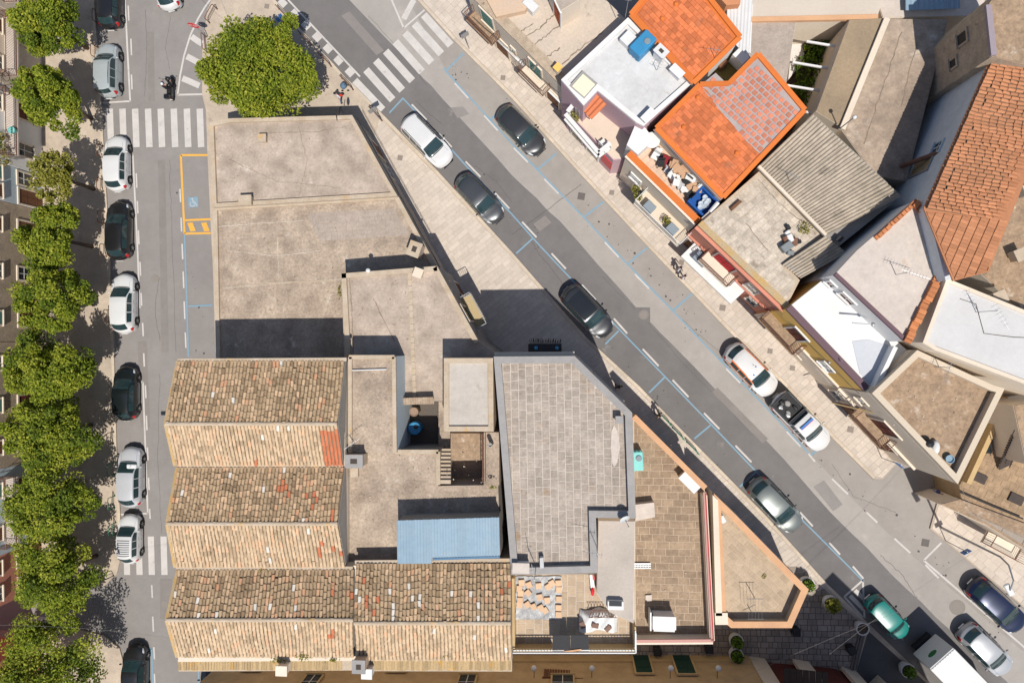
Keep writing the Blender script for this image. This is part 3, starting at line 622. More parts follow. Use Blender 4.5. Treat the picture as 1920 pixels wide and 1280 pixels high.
def plant(px, py, z, r, label, n=160, m=None, hgt=None, pot=None, leaf=.14, group=None):
    hgt = hgt or r * 1.2; t = thing('potted_plant' if pot else 'shrub', label, 'plant', P(px, py, z), 0, group)
    rg = random.Random(int(px * 13 + py)); b = MB(); base = 0
    if pot:
        pb = MB(); pr, ph = pot; pb.lathe([(pr * .65, 0), (pr * .95, ph * .5), (pr, ph), (pr * .86, ph), (pr * .84, ph - .06)], (0, 0, 0), 18); pb.build('pot', pot_m, t, smooth=False, local=True)
        sb = MB(); sb.lathe([(pr * .84, ph - .08), (pr * .84, ph - .05)], (0, 0, 0), 14); sb.build('soil', soil, t, local=True); base = ph
    sb = MB()
    for k in range(5):
        a = k * 1.26; sb.tube([(0, 0, base - .05), (math.cos(a) * r * .4, math.sin(a) * r * .4, base + hgt * .7)], [.02, .008], 5)
    sb.build('stem', bark, t, local=True)
    for _ in range(n):
        a = rg.random() * 6.28; q = rg.random() ** .5 * r; zz = base + hgt * (.25 + .75 * rg.random()) * (1 - .4 * (q / r) ** 2)
        leafquad(b, (q * math.cos(a), q * math.sin(a), zz), leaf * rg.uniform(.6, 1.3), rg)
    b.build('foliage', m or leaf_c, t, local=True, fix=False); return t
pot_m = mat('white_planter', (.70, .69, .67), (.60, .585, .565), 2, .7, 10, .06, .1)
def leafquad(b, p, s, rg, up=.9):
    n = Vector((rg.gauss(0, .6), rg.gauss(0, .6), rg.gauss(up, .5))).normalized(); a = n.orthogonal().normalized(); q = rg.random() * 6.28
    u = (a * math.cos(q) + n.cross(a) * math.sin(q)) * s; w = n.cross(u) * .55; P0 = Vector(p); dz = n * (s * .12)
    k = len(b.v); b.v += [tuple(P0 - u * .5), tuple(P0 + w * .5 + dz), tuple(P0 + u * .5), tuple(P0 - w * .5 + dz)]; b.f.append((k, k + 1, k + 2, k + 3)); b.mi.append(0)
def barrel_slope(parent, e0, e1, r0, r1, m, seed, name='tile', pitch=.225, tl=.44, lap=.36, extra=None):
    """roof slope from eave line e0-e1 up to ridge line r0-r1 (3-D points): real barrel tiles over a dark channel bed.
    extra: dict (material -> list of (u,v) spots) of odd tiles that stay parts of their own"""
    rg = random.Random(seed); e0, e1, r0, r1 = map(Vector, (e0, e1, r0, r1))
    nrm = (e1 - e0).cross(r0 - e0).normalized(); nrm = nrm if nrm.z > 0 else -nrm
    bed = MB(); q = [e0, e1, r1, r0]; bed.add([v - nrm * .08 for v in q] + [v - nrm * .005 for v in q], [(0, 1, 2, 3), (7, 6, 5, 4), (0, 4, 5, 1), (1, 5, 6, 2), (2, 6, 7, 3), (3, 7, 4, 0)]); bed.build('tile_bed', tile_bed, parent)
    W = (e1 - e0).length; L = ((r0 - e0).length + (r1 - e1).length) / 2; nc = int(W / pitch); nr = max(2, int(L / lap)); big = MB()
    odd = {}
    if extra:
        for mm, spots in extra.items():
            for (u, v) in spots: odd[(int(u * nc), int(v * nr))] = mm
    seg = 5
    for c in range(nc):
        u = (c + .5) / nc; A = e0.lerp(e1, u); B = r0.lerp(r1, u); d = (B - A).normalized(); side = d.cross(nrm).normalized(); shift = rg.uniform(-.3, .3); sag = nrm * (.03 * math.sin(u * 17 + seed) + .025 * math.sin(u * 7.3 + seed * 2)); wv = .05 * math.sin(u * 11 + seed)
        for k in range(nr):
            a = A + sag * math.sin(3.14 * (k + .5) / nr) + side * (wv * math.sin(3.14 * k / nr)) + d * ((k + shift * (k > 0)) * (B - A).length / nr + rg.uniform(-.015, .015)); ln = tl * rg.uniform(.92, 1.05); rr = pitch * .46 * rg.uniform(.93, 1.05); sk = side * rg.uniform(-.024, .024); lift = .035 + rg.uniform(-.006, .012)
            vs_ = []
            for (t, ra, zz) in ((0, rr, lift), (1, rr * .86, .0)):
                cpt = a + d * (ln * t) + sk * (1 - 2 * t)
                for j in range(seg + 1):
                    th = math.pi * j / seg; vs_.append(cpt + side * (ra * math.cos(th)) + nrm * (ra * .72 * math.sin(th) + zz))
            cp = a + nrm * lift; n0 = len(vs_); 
            f = [(j, j + 1, seg + 2 + j, seg + 1 + j) for j in range(seg)]
            f.append(tuple(range(seg, -1, -1)))       # butt end seen from below the course
            mm = odd.get((c, k))
            if mm: o = MB(); o.add(vs_, f); o.build(name, mm, parent, fix=False)
            else: big.add(vs_, f)
    stuff(big.build(name + 's', m, parent, fix=False))
def ridge_cap(parent, a, b, m, r=.13, seed=1, name='ridge_tile', lift=.04):
    a, b = Vector(a), Vector(b); rg = random.Random(seed); L = (b - a).length; n = max(2, int(L / .42)); big = MB(); d = (b - a).normalized(); s = Vector((-d.y, d.x, 0)).normalized()
    for k in range(n):
        p = a + d * (L * k / n); vs_ = []
        for t, rr in ((0, r * 1.02), (1.08, r * .92)):
            for j in range(6): th = math.pi * j / 5; vs_.append(p + d * (L / n * t) + s * (rr * math.cos(th)) + Vector((0, 0, rr * .8 * math.sin(th) + lift + rg.uniform(-.01, .01))))
        big.add(vs_, [(j, j + 1, 7 + j, 6 + j) for j in range(5)] + [(5, 4, 3, 2, 1, 0)])
    return stuff(big.build(name + 's', m, parent, fix=False))
def corrugated(parent, e0, e1, r0, r1, m, pitch=.2, amp=.035, name='sheet', panels=1, th=.02):
    """wavy sheets; ribs run from e to r; one part per panel"""
    e0, e1, r0, r1 = map(Vector, (e0, e1, r0, r1)); n = (e1 - e0).cross(r0 - e0).normalized(); n = n if n.z > 0 else -n
    for p in range(panels):
        u0, u1 = p / panels, (p + 1) / panels - (.002 if p < panels - 1 else 0); W = (e1 - e0).length * (u1 - u0); k = max(6, int(W / pitch * 6)); b = MB(); vs_ = []
        for i in range(k + 1):
            u = u0 + (u1 - u0) * i / k; o_ = n * (amp * math.sin((e1 - e0).length * u / pitch * 2 * math.pi) + .004 * (p % 2))
            vs_ += [e0.lerp(e1, u) + o_, r0.lerp(r1, u) + o_, r0.lerp(r1, u) + o_ - n * th, e0.lerp(e1, u) + o_ - n * th]
        f = []
        for i in range(k): a = i * 4; f += [(a, a + 4, a + 5, a + 1), (a + 1, a + 5, a + 6, a + 2), (a + 2, a + 6, a + 7, a + 3), (a + 3, a + 7, a + 4, a)]
        b.add(vs_, f); b.build(name, m, parent, smooth=False)
def flat_tiles(parent, poly3, ang, m, cw, cl, name='roof_tile', plane=None, limit=300, gap=.012, seed=2, th=.03, tilt=.025, bond=.5):
    """rows of flat interlocking tiles clipped to the roof outline; plane(x,y)->z"""
    rg = random.Random(seed); poly = [(p[0], p[1]) for p in poly3]; ca, sa = math.cos(-ang), math.sin(-ang); q = [(x * ca - y * sa, x * sa + y * ca) for x, y in poly]
    x0, x1 = min(p[0] for p in q), max(p[0] for p in q); y0, y1 = min(p[1] for p in q), max(p[1] for p in q); c2, s2 = math.cos(ang), math.sin(ang); B = MB(); y = y0; row = 0; cnt = 0
    while y < y1:
        x = x0 - (cl * bond if row % 2 else 0)
        while x < x1:
            r = clip_rect(q, x + gap / 2, y + gap / 2, x + cl - gap / 2, y + cw - gap / 2)
            if len(r) >= 3 and abs(area([Vector(k) for k in r])) > .004:
                if area([Vector(k) for k in r]) < 0: r = r[::-1]
                pts = [(a * c2 - b * s2, a * s2 + b * c2, (b - y) / cw) for a, b in r]; j = rg.uniform(-.004, .004)
                n = len(pts); v = [(a, b, plane(a, b) - .01) for a, b, t in pts] + [(a, b, plane(a, b) + .012 + th * (1 - t) + j) for a, b, t in pts]
                B.add(v, [(i, (i + 1) % n, n + (i + 1) % n, n + i) for i in range(n)] + [tuple(range(n, 2 * n))]); cnt += 1
            x += cl
        y += cw; row += 1
    return stuff(B.build(name + 's', m, parent, fix=False))

# ------------------------------------------------------------------ central block: low old roofs, church-like tiled halls, terraces
def V3(px, py, z): return P(px, py, z)
# north low building and its continuation
H1 = House('low old building with flat screed roof beside the big round tree', [(396, 232), (433, 224), (662, 218), (728, 337), (747, 369), (402, 390)], 4.3, grey_wall)
H1.roof(roof_old)
ring('parapet', H1.pts, .28, 4.32, 4.52, mortar, H1.t)
H2 = House('low flat roof with worn screed lying north of the tiled halls', [(402, 388), (747, 367), (905, 655), (900, 700), (408, 700)], 4.0, grey_wall)
H2.roof(roof_old2); ring('parapet', H2.pts, .3, 4.02, 4.2, mortar, H2.t)
pave(H2.t, PP([(575, 400), (738, 392), (768, 440), (600, 452)], 4.04), 4.04, .3, .33, R(3), roof_grey, 'flagstone', gap=.02, th=.02, jit=.004, vary=.3, seed=21)
fb = MB(); fb.prism(PP([(480, 530), (630, 525), (630, 527), (480, 532)], 4.04), 4.02, 4.05); fb.prism(PP([(515, 532), (517, 532), (517, 595), (515, 595)], 4.04), 4.02, 4.05); fb.build('screed_seam', mortar, H2.t)
# mid block
H3 = House('flat roofed block one step above the low screed roof', [(640, 513), (820, 499), (898, 640), (934, 668), (934, 850), (655, 850), (648, 668)], 6.3, grey_wall)
# open court: keep the block only north of the well
bpy.data.objects.remove(H3.wall)
def piece(house, px, h, z0, wall, roof, name='roof', eps=.03):
    p = ccw(PP(px, h)); prism('wall', p, z0, h - .02, wall, house.t); return prism(name, inset(p, .015), h - .02, h + eps, roof, house.t)
piece(H3, [(640, 513), (820, 499), (898, 640), (934, 668), (934, 752), (648, 752)], 6.3, -.02, grey_wall, roof_old)
piece(H3, [(822, 752), (934, 752), (934, 912), (822, 912)], 6.0, -.02, grey_wall, roof_old2)
pz = ccw(PP([(640, 513), (820, 499), (898, 640)], 6.3)); 
pb = MB()
for a, b_ in [((640, 513), (820, 499)), ((641, 513), (649, 668)), ((820, 499), (898, 640))]:
    A, B = P(*a, 6.4), P(*b_, 6.4); d = (B - A).xy.normalized(); n = Vector((-d.y, d.x, 0)); n = n if n.dot(Vector((H3.c.x, H3.c.y, 6.4)) - A) > 0 else -n
    pb.bar(A + n * .16, B + n * .16, .32, .22)
pb.build('parapet', mortar, H3.t)
ch = MB(); ch.prism(PP([(765, 512), (771, 512), (781, 750), (775, 750)], 6.36), 6.32, 6.35); ch.build('gutter_bed', tile_bed, H3.t)
for k in range(20):
    y = 513 + k * 11.9; x = 768 + (y - 513) * .042; c = P(x, y + 5, 6.37)
    o = link('gutter_slab', boxmesh('gutter_slab', (.24, .40, .03), mortar, .01), H3.t); o.matrix_local = WM(H3.t).inverted() @ Matrix.Translation((c.x, c.y, 6.385))
# street wall cables, little balcony on the diagonal street side
A, B, n = H3.edge((820, 499), (898, 640))
H3.balcony(A, B, n, .62, 3.6, 2.4, .9, mat('balcony_gold', (.44, .34, .19), None, 1, .9, 10, .15, .2), steel)
H3.opening(A, B, n, .62, 3.62, 1.1, 2.1, glass, beige_wall, 'door')
for u in (.25, .45): H3.opening(A, B, n, u, .15, 1.2, 2.3, wood, beige_wall, 'door')
cbm = MB()
for k, zz in enumerate((3.9, 4.02, 4.6)):
    q0, q1 = P2(664, 222, 4.3), P2(905, 655, 4.3); d = (q1 - q0).normalized(); nn = Vector((-d.y, d.x)); nn = nn if nn.x > 0 else -nn
    pts = [(q0.x + (q1.x - q0.x) * t + nn.x * (.12 + .03 * k), q0.y + (q1.y - q0.y) * t + nn.y * (.12 + .03 * k), zz - .25 * math.sin(t * 18.8) ** 2 * (k + 1) / 3) for t in np.linspace(0, 1, 31)]
    cbm.tube(pts, .014, 5)
tag(cbm.build('wall_cables', black), 'bundle of dark cables sagging along the street wall of the low roofs', 'cable')
A, B, n = H1.edge((662, 218), (728, 337))
H1.opening(A, B, n, .35, .15, 1.3, 2.4, wood, beige_wall, 'door'); H1.opening(A, B, n, .75, 1.2, .9, 1.2, glass, beige_wall)
A, B, n = H1.edge((433, 224), (662, 218)); H1.opening(A, B, n, .3, 1.2, .9, 1.3, glass, beige_wall); H1.opening(A, B, n, .7, .15, 1.2, 2.3, wood, beige_wall, 'door')

# upper flat roofs around the court
F1 = House('upper flat roof with pale blue court wall beside the tiled halls', [(655, 668), (738, 668), (740, 848), (656, 848)], 8.6, grey_wall)
F1.roof(roof_old2)
F1b = ccw(PP([(655, 846), (822, 846), (822, 910), (934, 908), (940, 1062), (655, 1062)], 8.3)); prism('wall', F1b, -.02, 8.28, grey_wall, F1.t); prism('roof', inset(F1b, .015), 8.28, 8.33, roof_old2, F1.t)
prism('court_wall', PP([(738.5, 668), (743, 668), (745, 847), (740.5, 847)], 8.6), 4.9, 8.62, blue_wall, F1.t)
bw = MB()
for a, b_ in [((655, 669), (740, 669)), ((739, 669), (741, 848)), ((657, 669), (657, 848))]:
    bw.bar(P(*a, 8.72), P(*b_, 8.72), .24, .2)
bw.build('parapet', mortar, F1.t)
bw = MB()
for a, b_ in [((741, 846), (822, 846)), ((822, 846), (822, 908))]: bw.bar(P(*a, 8.4), P(*b_, 8.4), .25, .16)
bw.build('court_kerb', mortar, F1.t)
pipe = MB(); pipe.tube([P(660, 694, 8.75), P(725, 692, 8.75)], .04, 8); pipe.build('roof_pipe', whiteplastic, F1.t)
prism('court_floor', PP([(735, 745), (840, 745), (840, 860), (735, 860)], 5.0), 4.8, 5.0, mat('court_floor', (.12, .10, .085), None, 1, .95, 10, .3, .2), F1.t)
W1 = House('small white screeded roof between court and grey terrace', [(833, 671), (925, 671), (926, 808), (833, 808)], 8.6, mat('warm_wall', (.44, .345, .25), (.36, .28, .20), .6, .9, 8, .2, .3), z0=5.9)
W1.roof(white_screed, d=.3); ring('parapet', W1.pts, .32, 8.6, 8.78, mortar, W1.t)
prism('landing', PP([(845, 812), (908, 812), (908, 862), (845, 862)], 7.0), 5.9, 7.0, roof_brown, F1.t)
prism('strip_roof', PP([(907, 810), (936, 810), (936, 910), (907, 910)], 8.4), -.02, 8.4, roof_old2, F1.t)
st = thing('outdoor_staircase', 'pale stone staircase between the court and the upper flat roof', 'stairs', P(833, 905, 6))
for k in range(9):
    y = 841 + k * 7.3; zz = 8.42 - (8 - k) * .17; b = MB(); b.prism(PP([(822.5, y), (845, y), (845, y + 7.2), (822.5, y + 7.2)], zz), zz - .17, zz); b.build('step', mortar, st)
prism('stair_base', PP([(823, 842), (844, 842), (844, 905), (823, 905)], 7), 5.9, 7.0, grey_wall, st)
cb2 = thing('court_canopy', 'small rusty corrugated canopy over the court doorway', 'canopy', P(782, 752, 6.4))
corrugated(cb2, P(752, 759, 6.9), P(814, 757, 6.9), P(752, 746, 7.0), P(812, 744, 7.0), mat('rusty_sheet', (.42, .33, .25), (.28, .20, .14), 2, .8, 10, .2, .2), .16, .025)
b = MB(); b.tube([P(754, 759, 6.3), P(754, 759, 6.88)], .03, 5); b.tube([P(812, 757, 6.3), P(812, 757, 6.88)], .03, 5); b.build('prop', rust, cb2)
brl = thing('water_barrel', 'blue plastic barrel at the bottom of the dark court', 'barrel', P(777, 803, 6.05))
b = MB(); b.lathe([(.36, -1), (.42, -.8), (.44, -.3), (.42, 0), (.38, .02), (.36, -.02)], (0, 0, 0), 18); b.build('shell', blue_pl, brl, local=True, smooth=False)
b = MB(); b.lathe([(.14, .0), (.14, .04)], (.1, .1, 0), 12); b.build('cap', black, brl, local=True)
cc = thing('brown_water_jar', 'dusty brown plastic tub beside the blue barrel', 'tub', P(776, 772, 6.2)); b = MB(); b.lathe([(.22, -1.2), (.3, 0), (.26, 0), (.25, -.05)], (0, 0, 0), 14); b.build('shell', mat('tub', (.3, .2, .14), None, 1, .7, 10, .1, 0), cc, local=True)
rb = MB()
for a, b_ in [((905, 812), (905, 902)), ((910, 812), (910, 902))]: rb.tube([P(*a, 8.5), P(*b_, 8.4)], .03, 5)
for k in range(10): y = 812 + k * 10; rb.tube([P(907, y, 7.4), P(907, y, 8.5)], .016, 4)
tag(rb.build('stair_railing', rust), 'rusty railing along the stairwell by the grey terrace', 'railing')
# blue metal roof
bl = thing('metal_shed', 'shed with light blue ribbed metal roof among the old roofs', 'shed', P(840, 1010, 8.3))
prism('wall', PP([(748, 975), (934, 970), (938, 1040), (812, 1044), (812, 1052), (748, 1054)], 9.9), 8.0, 9.86, grey_wall, bl)
for k in range(12):
    x0 = 744 + k * 16.0; x1 = x0 + 15.9; yb = 1056 if x1 < 812 else 1045
    dx = (k * .3)
    s0, s1 = P(x0, 975 - k * .5, 10.05), P(x1, 975 - k * .5, 10.05); t0, t1 = P(x0 + 1.2, yb, 9.9), P(x1 + 1.2, yb, 9.9)
    b = MB(); b.add([s0, s1, t1, t0] + [v - Vector((0, 0, .03)) for v in (s0, s1, t1, t0)], [(0, 1, 2, 3), (7, 6, 5, 4), (0, 4, 5, 1), (1, 5, 6, 2), (2, 6, 7, 3), (3, 7, 4, 0)])
    for j in range(3):
        u = (j + .15) / 3; b.bar(s0.lerp(s1, u) + Vector((0, 0, .02)), t0.lerp(t1, u) + Vector((0, 0, .02)), .04, .05)
    b.build('roof_panel', blue_metal, bl)
b = MB(); b.bar(P(812, 1047.5, 9.9), P(937, 1043.5, 9.9), .12, .1); b.build('gutter', mat('gutter_blue', (.06, .16, .28), None, 1, .5, 10, .05, 0), bl)

# tiled halls
EV, RG = 9.3, 10.45
CH = thing('tiled_hall', 'old hall with rows of weathered barrel tile gables along the western street', 'building', P(480, 900, 0))
prism('wall', PP([(334, 681), (646, 680), (646, 1060), (957, 1052), (957, 1236), (334, 1240)], 9.15), -.02, 9.15, beige_wall, CH)
def gable(y0, y1, y2, xl, xr, h0=EV, h1=RG, h2=EV):
    gb = MB(); A, B, C = P(xr[0], y0, h0), P(xr[1], y1, h1), P(xr[2], y2, h2); A2, B2, C2 = P(xl[0], y0, h0), P(xl[1], y1, h1), P(xl[2], y2, h2)
    z = 9.0; tri = [A, B, C]
    for T, s in (((A, B, C), 1), ((A2, B2, C2), -1)):
        o_ = Vector((.02 * s, 0, -.1)); I = Vector((-.25 * s, 0, 0))
        v = [Vector((t.x, t.y, z)) + Vector((o_.x, 0, 0)) for t in (T[0], T[2])] + [T[2] + o_, T[1] + o_, T[0] + o_]; w = [p + I for p in v]
        gb.add(v + w, [(0, 1, 2, 3, 4), (9, 8, 7, 6, 5)] + [(i, (i + 1) % 5, 5 + (i + 1) % 5, 5 + i) for i in range(5)])
    gb.build('gable_wall', grey_wall if True else beige_wall, CH)
    return A, B, C, A2, B2, C2
def spots(n, u0, u1, v0, v1, seed): r = random.Random(seed); return [(r.uniform(u0, u1), r.uniform(v0, v1)) for _ in range(n)]
A, B, C, A2, B2, C2 = gable(677, 794, 872, (334, 311, 329), (646, 632, 643))
barrel_slope(CH, A2, A, B2, B, barrel, 1, extra={tile_white: spots(3, 0, 1, 0, 1, 3)})
barrel_slope(CH, C2, C, B2, B, barrel_sunlit, 2, extra={tile_red: [(u, v) for u in np.linspace(.905, .985, 7) for v in np.linspace(.04, .80, 9)] + spots(1, .4, .8, .0, .2, 4), tile_white: spots(3, 0, .9, 0, 1, 5)})
ridge_cap(CH, B2, B, mortar, seed=1)
A, B, C, A2, B2, C2 = gable(876, 981, 1062, (333, 314, 329), (645, 633, 647))
barrel_slope(CH, A2, A, B2, B, barrel, 3, extra={tile_red: [(.62, .35), (.65, .4), (.655, .3), (.67, .42), (.70, .5), (.83, .7), (.85, .75), (.855, .6), (.84, .5), (.97, .9), (.96, .85), (.80, .55)] + [], tile_white: [(.79, .93), (.80, .95)] + spots(4, 0, 1, 0, 1, 7)})
barrel_slope(CH, C2, C, B2, B, barrel_sunlit, 4, extra={tile_red: spots(5, .85, 1, .2, .6, 8) + [], tile_white: spots(3, 0, 1, 0, 1, 10)})
ridge_cap(CH, B2, B, mortar, seed=2)
A, B, C, A2, B2, C2 = gable(1068, 1161, 1230, (334, 313, 333), (664, 662, 664), EV, RG, 9.2)
barrel_slope(CH, A2, A, B2, B, barrel, 5, extra={tile_red: spots(2, .8, 1, 0, 1, 11), tile_white: spots(8, 0, 1, .3, 1, 12)})
barrel_slope(CH, C2, C, B2, B, barrel_sunlit, 6, extra={tile_red: [(.88, .6), (.885, .7), (.89, .65), (.875, .5)], tile_white: spots(3, 0, 1, 0, 1, 13)})
ridge_cap(CH, B2, B, mortar, seed=3)
A, B, C, A2, B2, C2 = gable(1056, 1167, 1236, (668, 664, 668), (957, 957, 960), EV + .05, RG + .02, 9.2)
barrel_slope(CH, A2, A, B2, B, barrel, 7, extra={tile_red: spots(6, .02, .2, .1, .9, 14) + spots(2, .8, 1, .4, .8, 15), tile_white: spots(14, 0, 1, .3, 1, 16)})
barrel_slope(CH, C2, C, B2, B, barrel_sunlit, 8, extra={tile_white: spots(3, 0, 1, 0, 1, 17)})
ridge_cap(CH, B2, B, mortar, seed=4)
# eave ledges, valleys, verges
lb = MB()
lb.prism(PP([(333, 1236), (662, 1232), (662, 1256), (335, 1258)], 9.05), 8.8, 9.05); lb.prism(PP([(664, 1238), (960, 1237), (960, 1258), (664, 1257)], 9.05), 8.8, 9.06)
lb.build('eave_ledge', mortar, CH)
el = MB()
for k in range(120):
    x = 337 + k * 5.2; y = 1246 + rnd.uniform(-1, 1)
    if 640 < x < 700: continue
    c = P(x, y, 9.08); el.box(c, (rnd.uniform(.14, .19), .62, .05), rnd.uniform(-.04, .04), 0)
stuff(el.build('eave_tiles', mat('lichen_tile', (.42, .30, .16), None, 1, .95, 12, .25, .3, isl=.2, spots=(.55, .30, .06), sp_scale=.9, sp_lo=.56), CH))
vb = MB()
for a, b_ in [((333, 874), (644, 873)), ((331, 1065), (662, 1064)), ((666, 1053), (957, 1049)), ((334, 675.5), (650, 673.5))]: vb.bar(P(*a, 9.27), P(*b_, 9.27), .22, .14)
vb.build('valley_gutter', mortar, CH)
for nm, pts in (('verge', [((334, 677), EV, (311, 794), RG), ((329, 872), EV, (311, 794), RG), ((333, 876), EV, (314, 981), RG), ((329, 1062), EV, (314, 981), RG), ((334, 1068), EV, (313, 1161), RG), ((333, 1230), 9.2, (313, 1161), RG)]),):
    for a, h0, b_, h1 in pts: v = MB(); v.bar(P(*a, h0) + Vector((0, 0, .04)), P(*b_, h1) + Vector((0, 0, .04)), .18, .12); v.build(nm, lichen, CH)
gm = MB(); rg_ = random.Random(3)
for (cx, cy, n, sx, sy) in [(525, 1236, 70, 14, 5), (570, 1228, 90, 14, 8), (625, 1236, 40, 9, 4), (493, 1068, 40, 10, 3), (860, 1226, 60, 60, 6), (637, 545, 40, 3, 14), (925, 912, 30, 5, 4), (752, 1006, 0, 1, 1)]:
    for _ in range(n): leafquad(gm, P(cx + rg_.gauss(0, sx * .5), cy + rg_.gauss(0, sy * .5), 9.2 if cy > 600 else 4.15) + Vector((0, 0, rg_.uniform(0, .25))), .13, rg_)
gmo = gm.build('roof_weeds', leaf_b, None, fix=False); tag(gmo, 'tufts of weeds growing in the gutters of the tiled halls', 'weeds'); stuff(gmo)
chimney(785, 472, 4.03, .75, .9, 1.3, R(-20), 'leaning pale chimney block with orange lichen by the street edge', roof_old, mortar)
chimney(470, 380, 4.03, .8, .6, .8, R(2), 'squat mortar chimney on the low roof seam', mortar)
chimney(683, 1233, 9.1, .7, .7, 1.1, 0, 'dark topped chimney standing in the eave of the tiled hall', mortar, grey_cap)
chimney(694, 1252, 9.05, .55, .5, .7, 0, 'small white chimney with square flue at the hall eave', white_wall, white_wall)
chimney(538, 1245, 9.05, .6, .5, .8, 0, 'cream chimney among weeds at the hall eave', cream_wall, cream_wall)
chimney(675, 858, 8.33, 1.0, .7, 1.2, 0, 'dark capped chimney block where gable meets upper roof', mortar, grey_cap)
chimney(787, 513, 6.33, .5, .5, .5, R(-20), 'low vent box on the mid roof beside the gutter line', mortar, beige_wall)
chimney(496, 262, 4.33, .45, .45, .35, 0, 'small cube vent on the low roof near the tree', mortar)
antenna(667, 830, 8.4, 1.6, R(35), 'thin television antenna behind the red patched roof')
tag(prism('roof_slab_pile', PP([(658, 877), (672, 876), (672, 893), (658, 894)], 8.5), 8.33, 8.6, mortar), 'stack of cream stone slabs beside the hall gable', 'slabs')
dr = MB(); dr.lathe([(.13, 0), (.13, .9), (.1, .9), (.1, .8)], tuple(P(922, 830, 8.4)), 12); tag(dr.build('flue_pipe', grey_cap), 'upright grey flue pipe by the white screeded roof', 'pipe')
wb = MB(); wb.ball(tuple(P(690, 507, 6.6)), .16, 12); tag(wb.build('roof_light_globe', whiteplastic, None, smooth=True), 'small white globe on the edge of the mid roof', 'globe')

# grey parapet terrace block
D = House('tall block with grey parapet and big flagstone roof terrace', [(927, 668), (1077, 667), (1184, 772), (1191, 968), (1117, 967), (1120, 1069), (960, 1073)], 9.2, cream_wall)
D.roof(terr_joint); ring('parapet', D.pts, .42, 9.22, 9.62, grey_cap, D.t)
pave(D.t, inset(D.pts, .42), 9.243, .46, .56, R(91), terr_stone, 'flagstone', gap=.035, th=.03, jit=.005, vary=.15, seed=31)
sp = MB(); cc_ = P(1153, 838, 9.28); sp.prism([cc_.xy + Vector((math.cos(t) * .28 * rnd.uniform(.8, 1.2), math.sin(t) * 1.25 * rnd.uniform(.8, 1.1))) for t in np.linspace(0, 6.28, 15)[:-1]], 9.265, 9.275); sp.build('mortar_patch', pale_roof, D.t)
A, B, n = D.edge((1077, 667), (1184, 772))
for u, k in ((.2, 'window'), (.5, 'window'), (.8, 'window')):
    D.opening(A, B, n, u, 5.6, 1.0, 1.9, glass, beige_wall, 'window', shutters=green_shut); D.opening(A, B, n, u, .15, 1.3, 2.6, wood, beige_wall, 'door')
A, B, n = D.edge((927, 668), (1077, 667))
D.opening(A, B, n, .7, 5.6, 1.2, 2, glass, beige_wall); D.cornice(A, B, n, 9.0, .25, .2, beige_wall)
ac = thing('shop_canopy_box', 'black box canopy hung with blue lamps on the shaded north wall', 'canopy', P(1022, 655, 7.2))
b = MB(); b.box((0, 0, 0), (2.1, .75, .7)); b.build('casing', black, ac, local=True, bevel=.02)
for sx in (-.55, .75): b = MB(); b.ball((sx, .1, .36), .13, 10); b.build('lamp', blue_pl, ac, local=True, smooth=True)
b = MB()
for k in range(26): b.tube([(-.9 + k * .075, .4, -.05), (-.95 + k * .08 + rnd.uniform(-.1, .1), .62 + rnd.uniform(-.08, .1), .05 + rnd.uniform(-.1, .2))], .02, 4)
b.build('fringe', black, ac, local=True)
chimney(1160, 785, 9.27, .34, .34, .5, 0, 'little stone vent in the corner of the grey terrace', beige_wall, grey_cap)
chimney(978, 1058, 9.27, .9, .5, .6, 0, 'pair of vents with broken bricks at the grey terrace edge', tarp_w, pale_roof)
antenna(1005, 1062, 9.3, 2.3, R(100), 'tall bare antenna mast at the south edge of the grey terrace', n=4)
antenna(1118, 1022, 9.6, 1.7, R(170), 'antenna mast on the grey parapet corner', n=4)
dish(1168, 966, 9.6, R(-60), 'dark satellite dish on the grey parapet notch', .32, .35)
tag(prism('stone_block', PP([(1012, 1044), (1019, 1043), (1020, 1062), (1013, 1063)], 9.5), 9.27, 9.7, roof_white), 'upright white block against the grey parapet', 'block')
# pale upper slab and tan terrace with building materials
D2 = House('pale screeded roof slab tucked into the grey parapet notch', [(1122, 975), (1191, 976), (1188, 1168), (1143, 1147), (1119, 1112)], 8.75, cream_wall); D2.roof(mat('pale_grey_screed', (.47, .41, .36), (.40, .35, .305), .5, .92, 8, .12, .2))
D3 = House('tan paved terrace with white railing above the southern alley', [(961, 1075), (1189, 1075), (1190, 1214), (963, 1214)], 7.9, cream_wall); D3.roof(terr_joint)
pave(D3.t, inset(D3.pts, .05), 7.943, .52, .6, R(90), tan_stone, 'flagstone', gap=.03, th=.03, jit=.004, seed=33)
pr = MB()
for a, b_ in [((963, 1213), (1036, 1213)), ((1104, 1213), (1189, 1213)), ((1189, 1170), (1190, 1213)), ((963, 1080), (964, 1213))]: pr.bar(P(*a, 8.35), P(*b_, 8.35), .16, .75)
pr.build('parapet', ochre, D3.t)
wr = MB()
for a, b_ in [((963, 1215), (1190, 1215)), ((1190.5, 1178), (1190.5, 1215))]:
    for zz in (8.75, 9.1): wr.bar(P(*a, 8.5) * 1 + Vector((0, 0, zz - 8.5)), P(*b_, 8.5) + Vector((0, 0, zz - 8.5)), .06, .06)
for k in range(40): p = P(963 + k * 5.8, 1215, 8.5); wr.box((p.x, p.y, 8.9), (.025, .025, .4))
wr.build('railing', whiteplastic, D3.t)
tp = thing('plastic_sheet', 'clear plastic sheet spread over floor tiles on the tan terrace', 'sheet', P(1010, 1120, 7.98))
b = MB(); nx, ny = 16, 18; rg_ = random.Random(9)
for j in range(ny):
    for i in range(nx): q = P(967 + i * 87 / (nx - 1) + rg_.uniform(-1, 1), 1080 + j * 80 / (ny - 1) + rg_.uniform(-1, 1), 7.99); b.v.append((q.x, q.y, 8.0 + rg_.uniform(0, .04)))
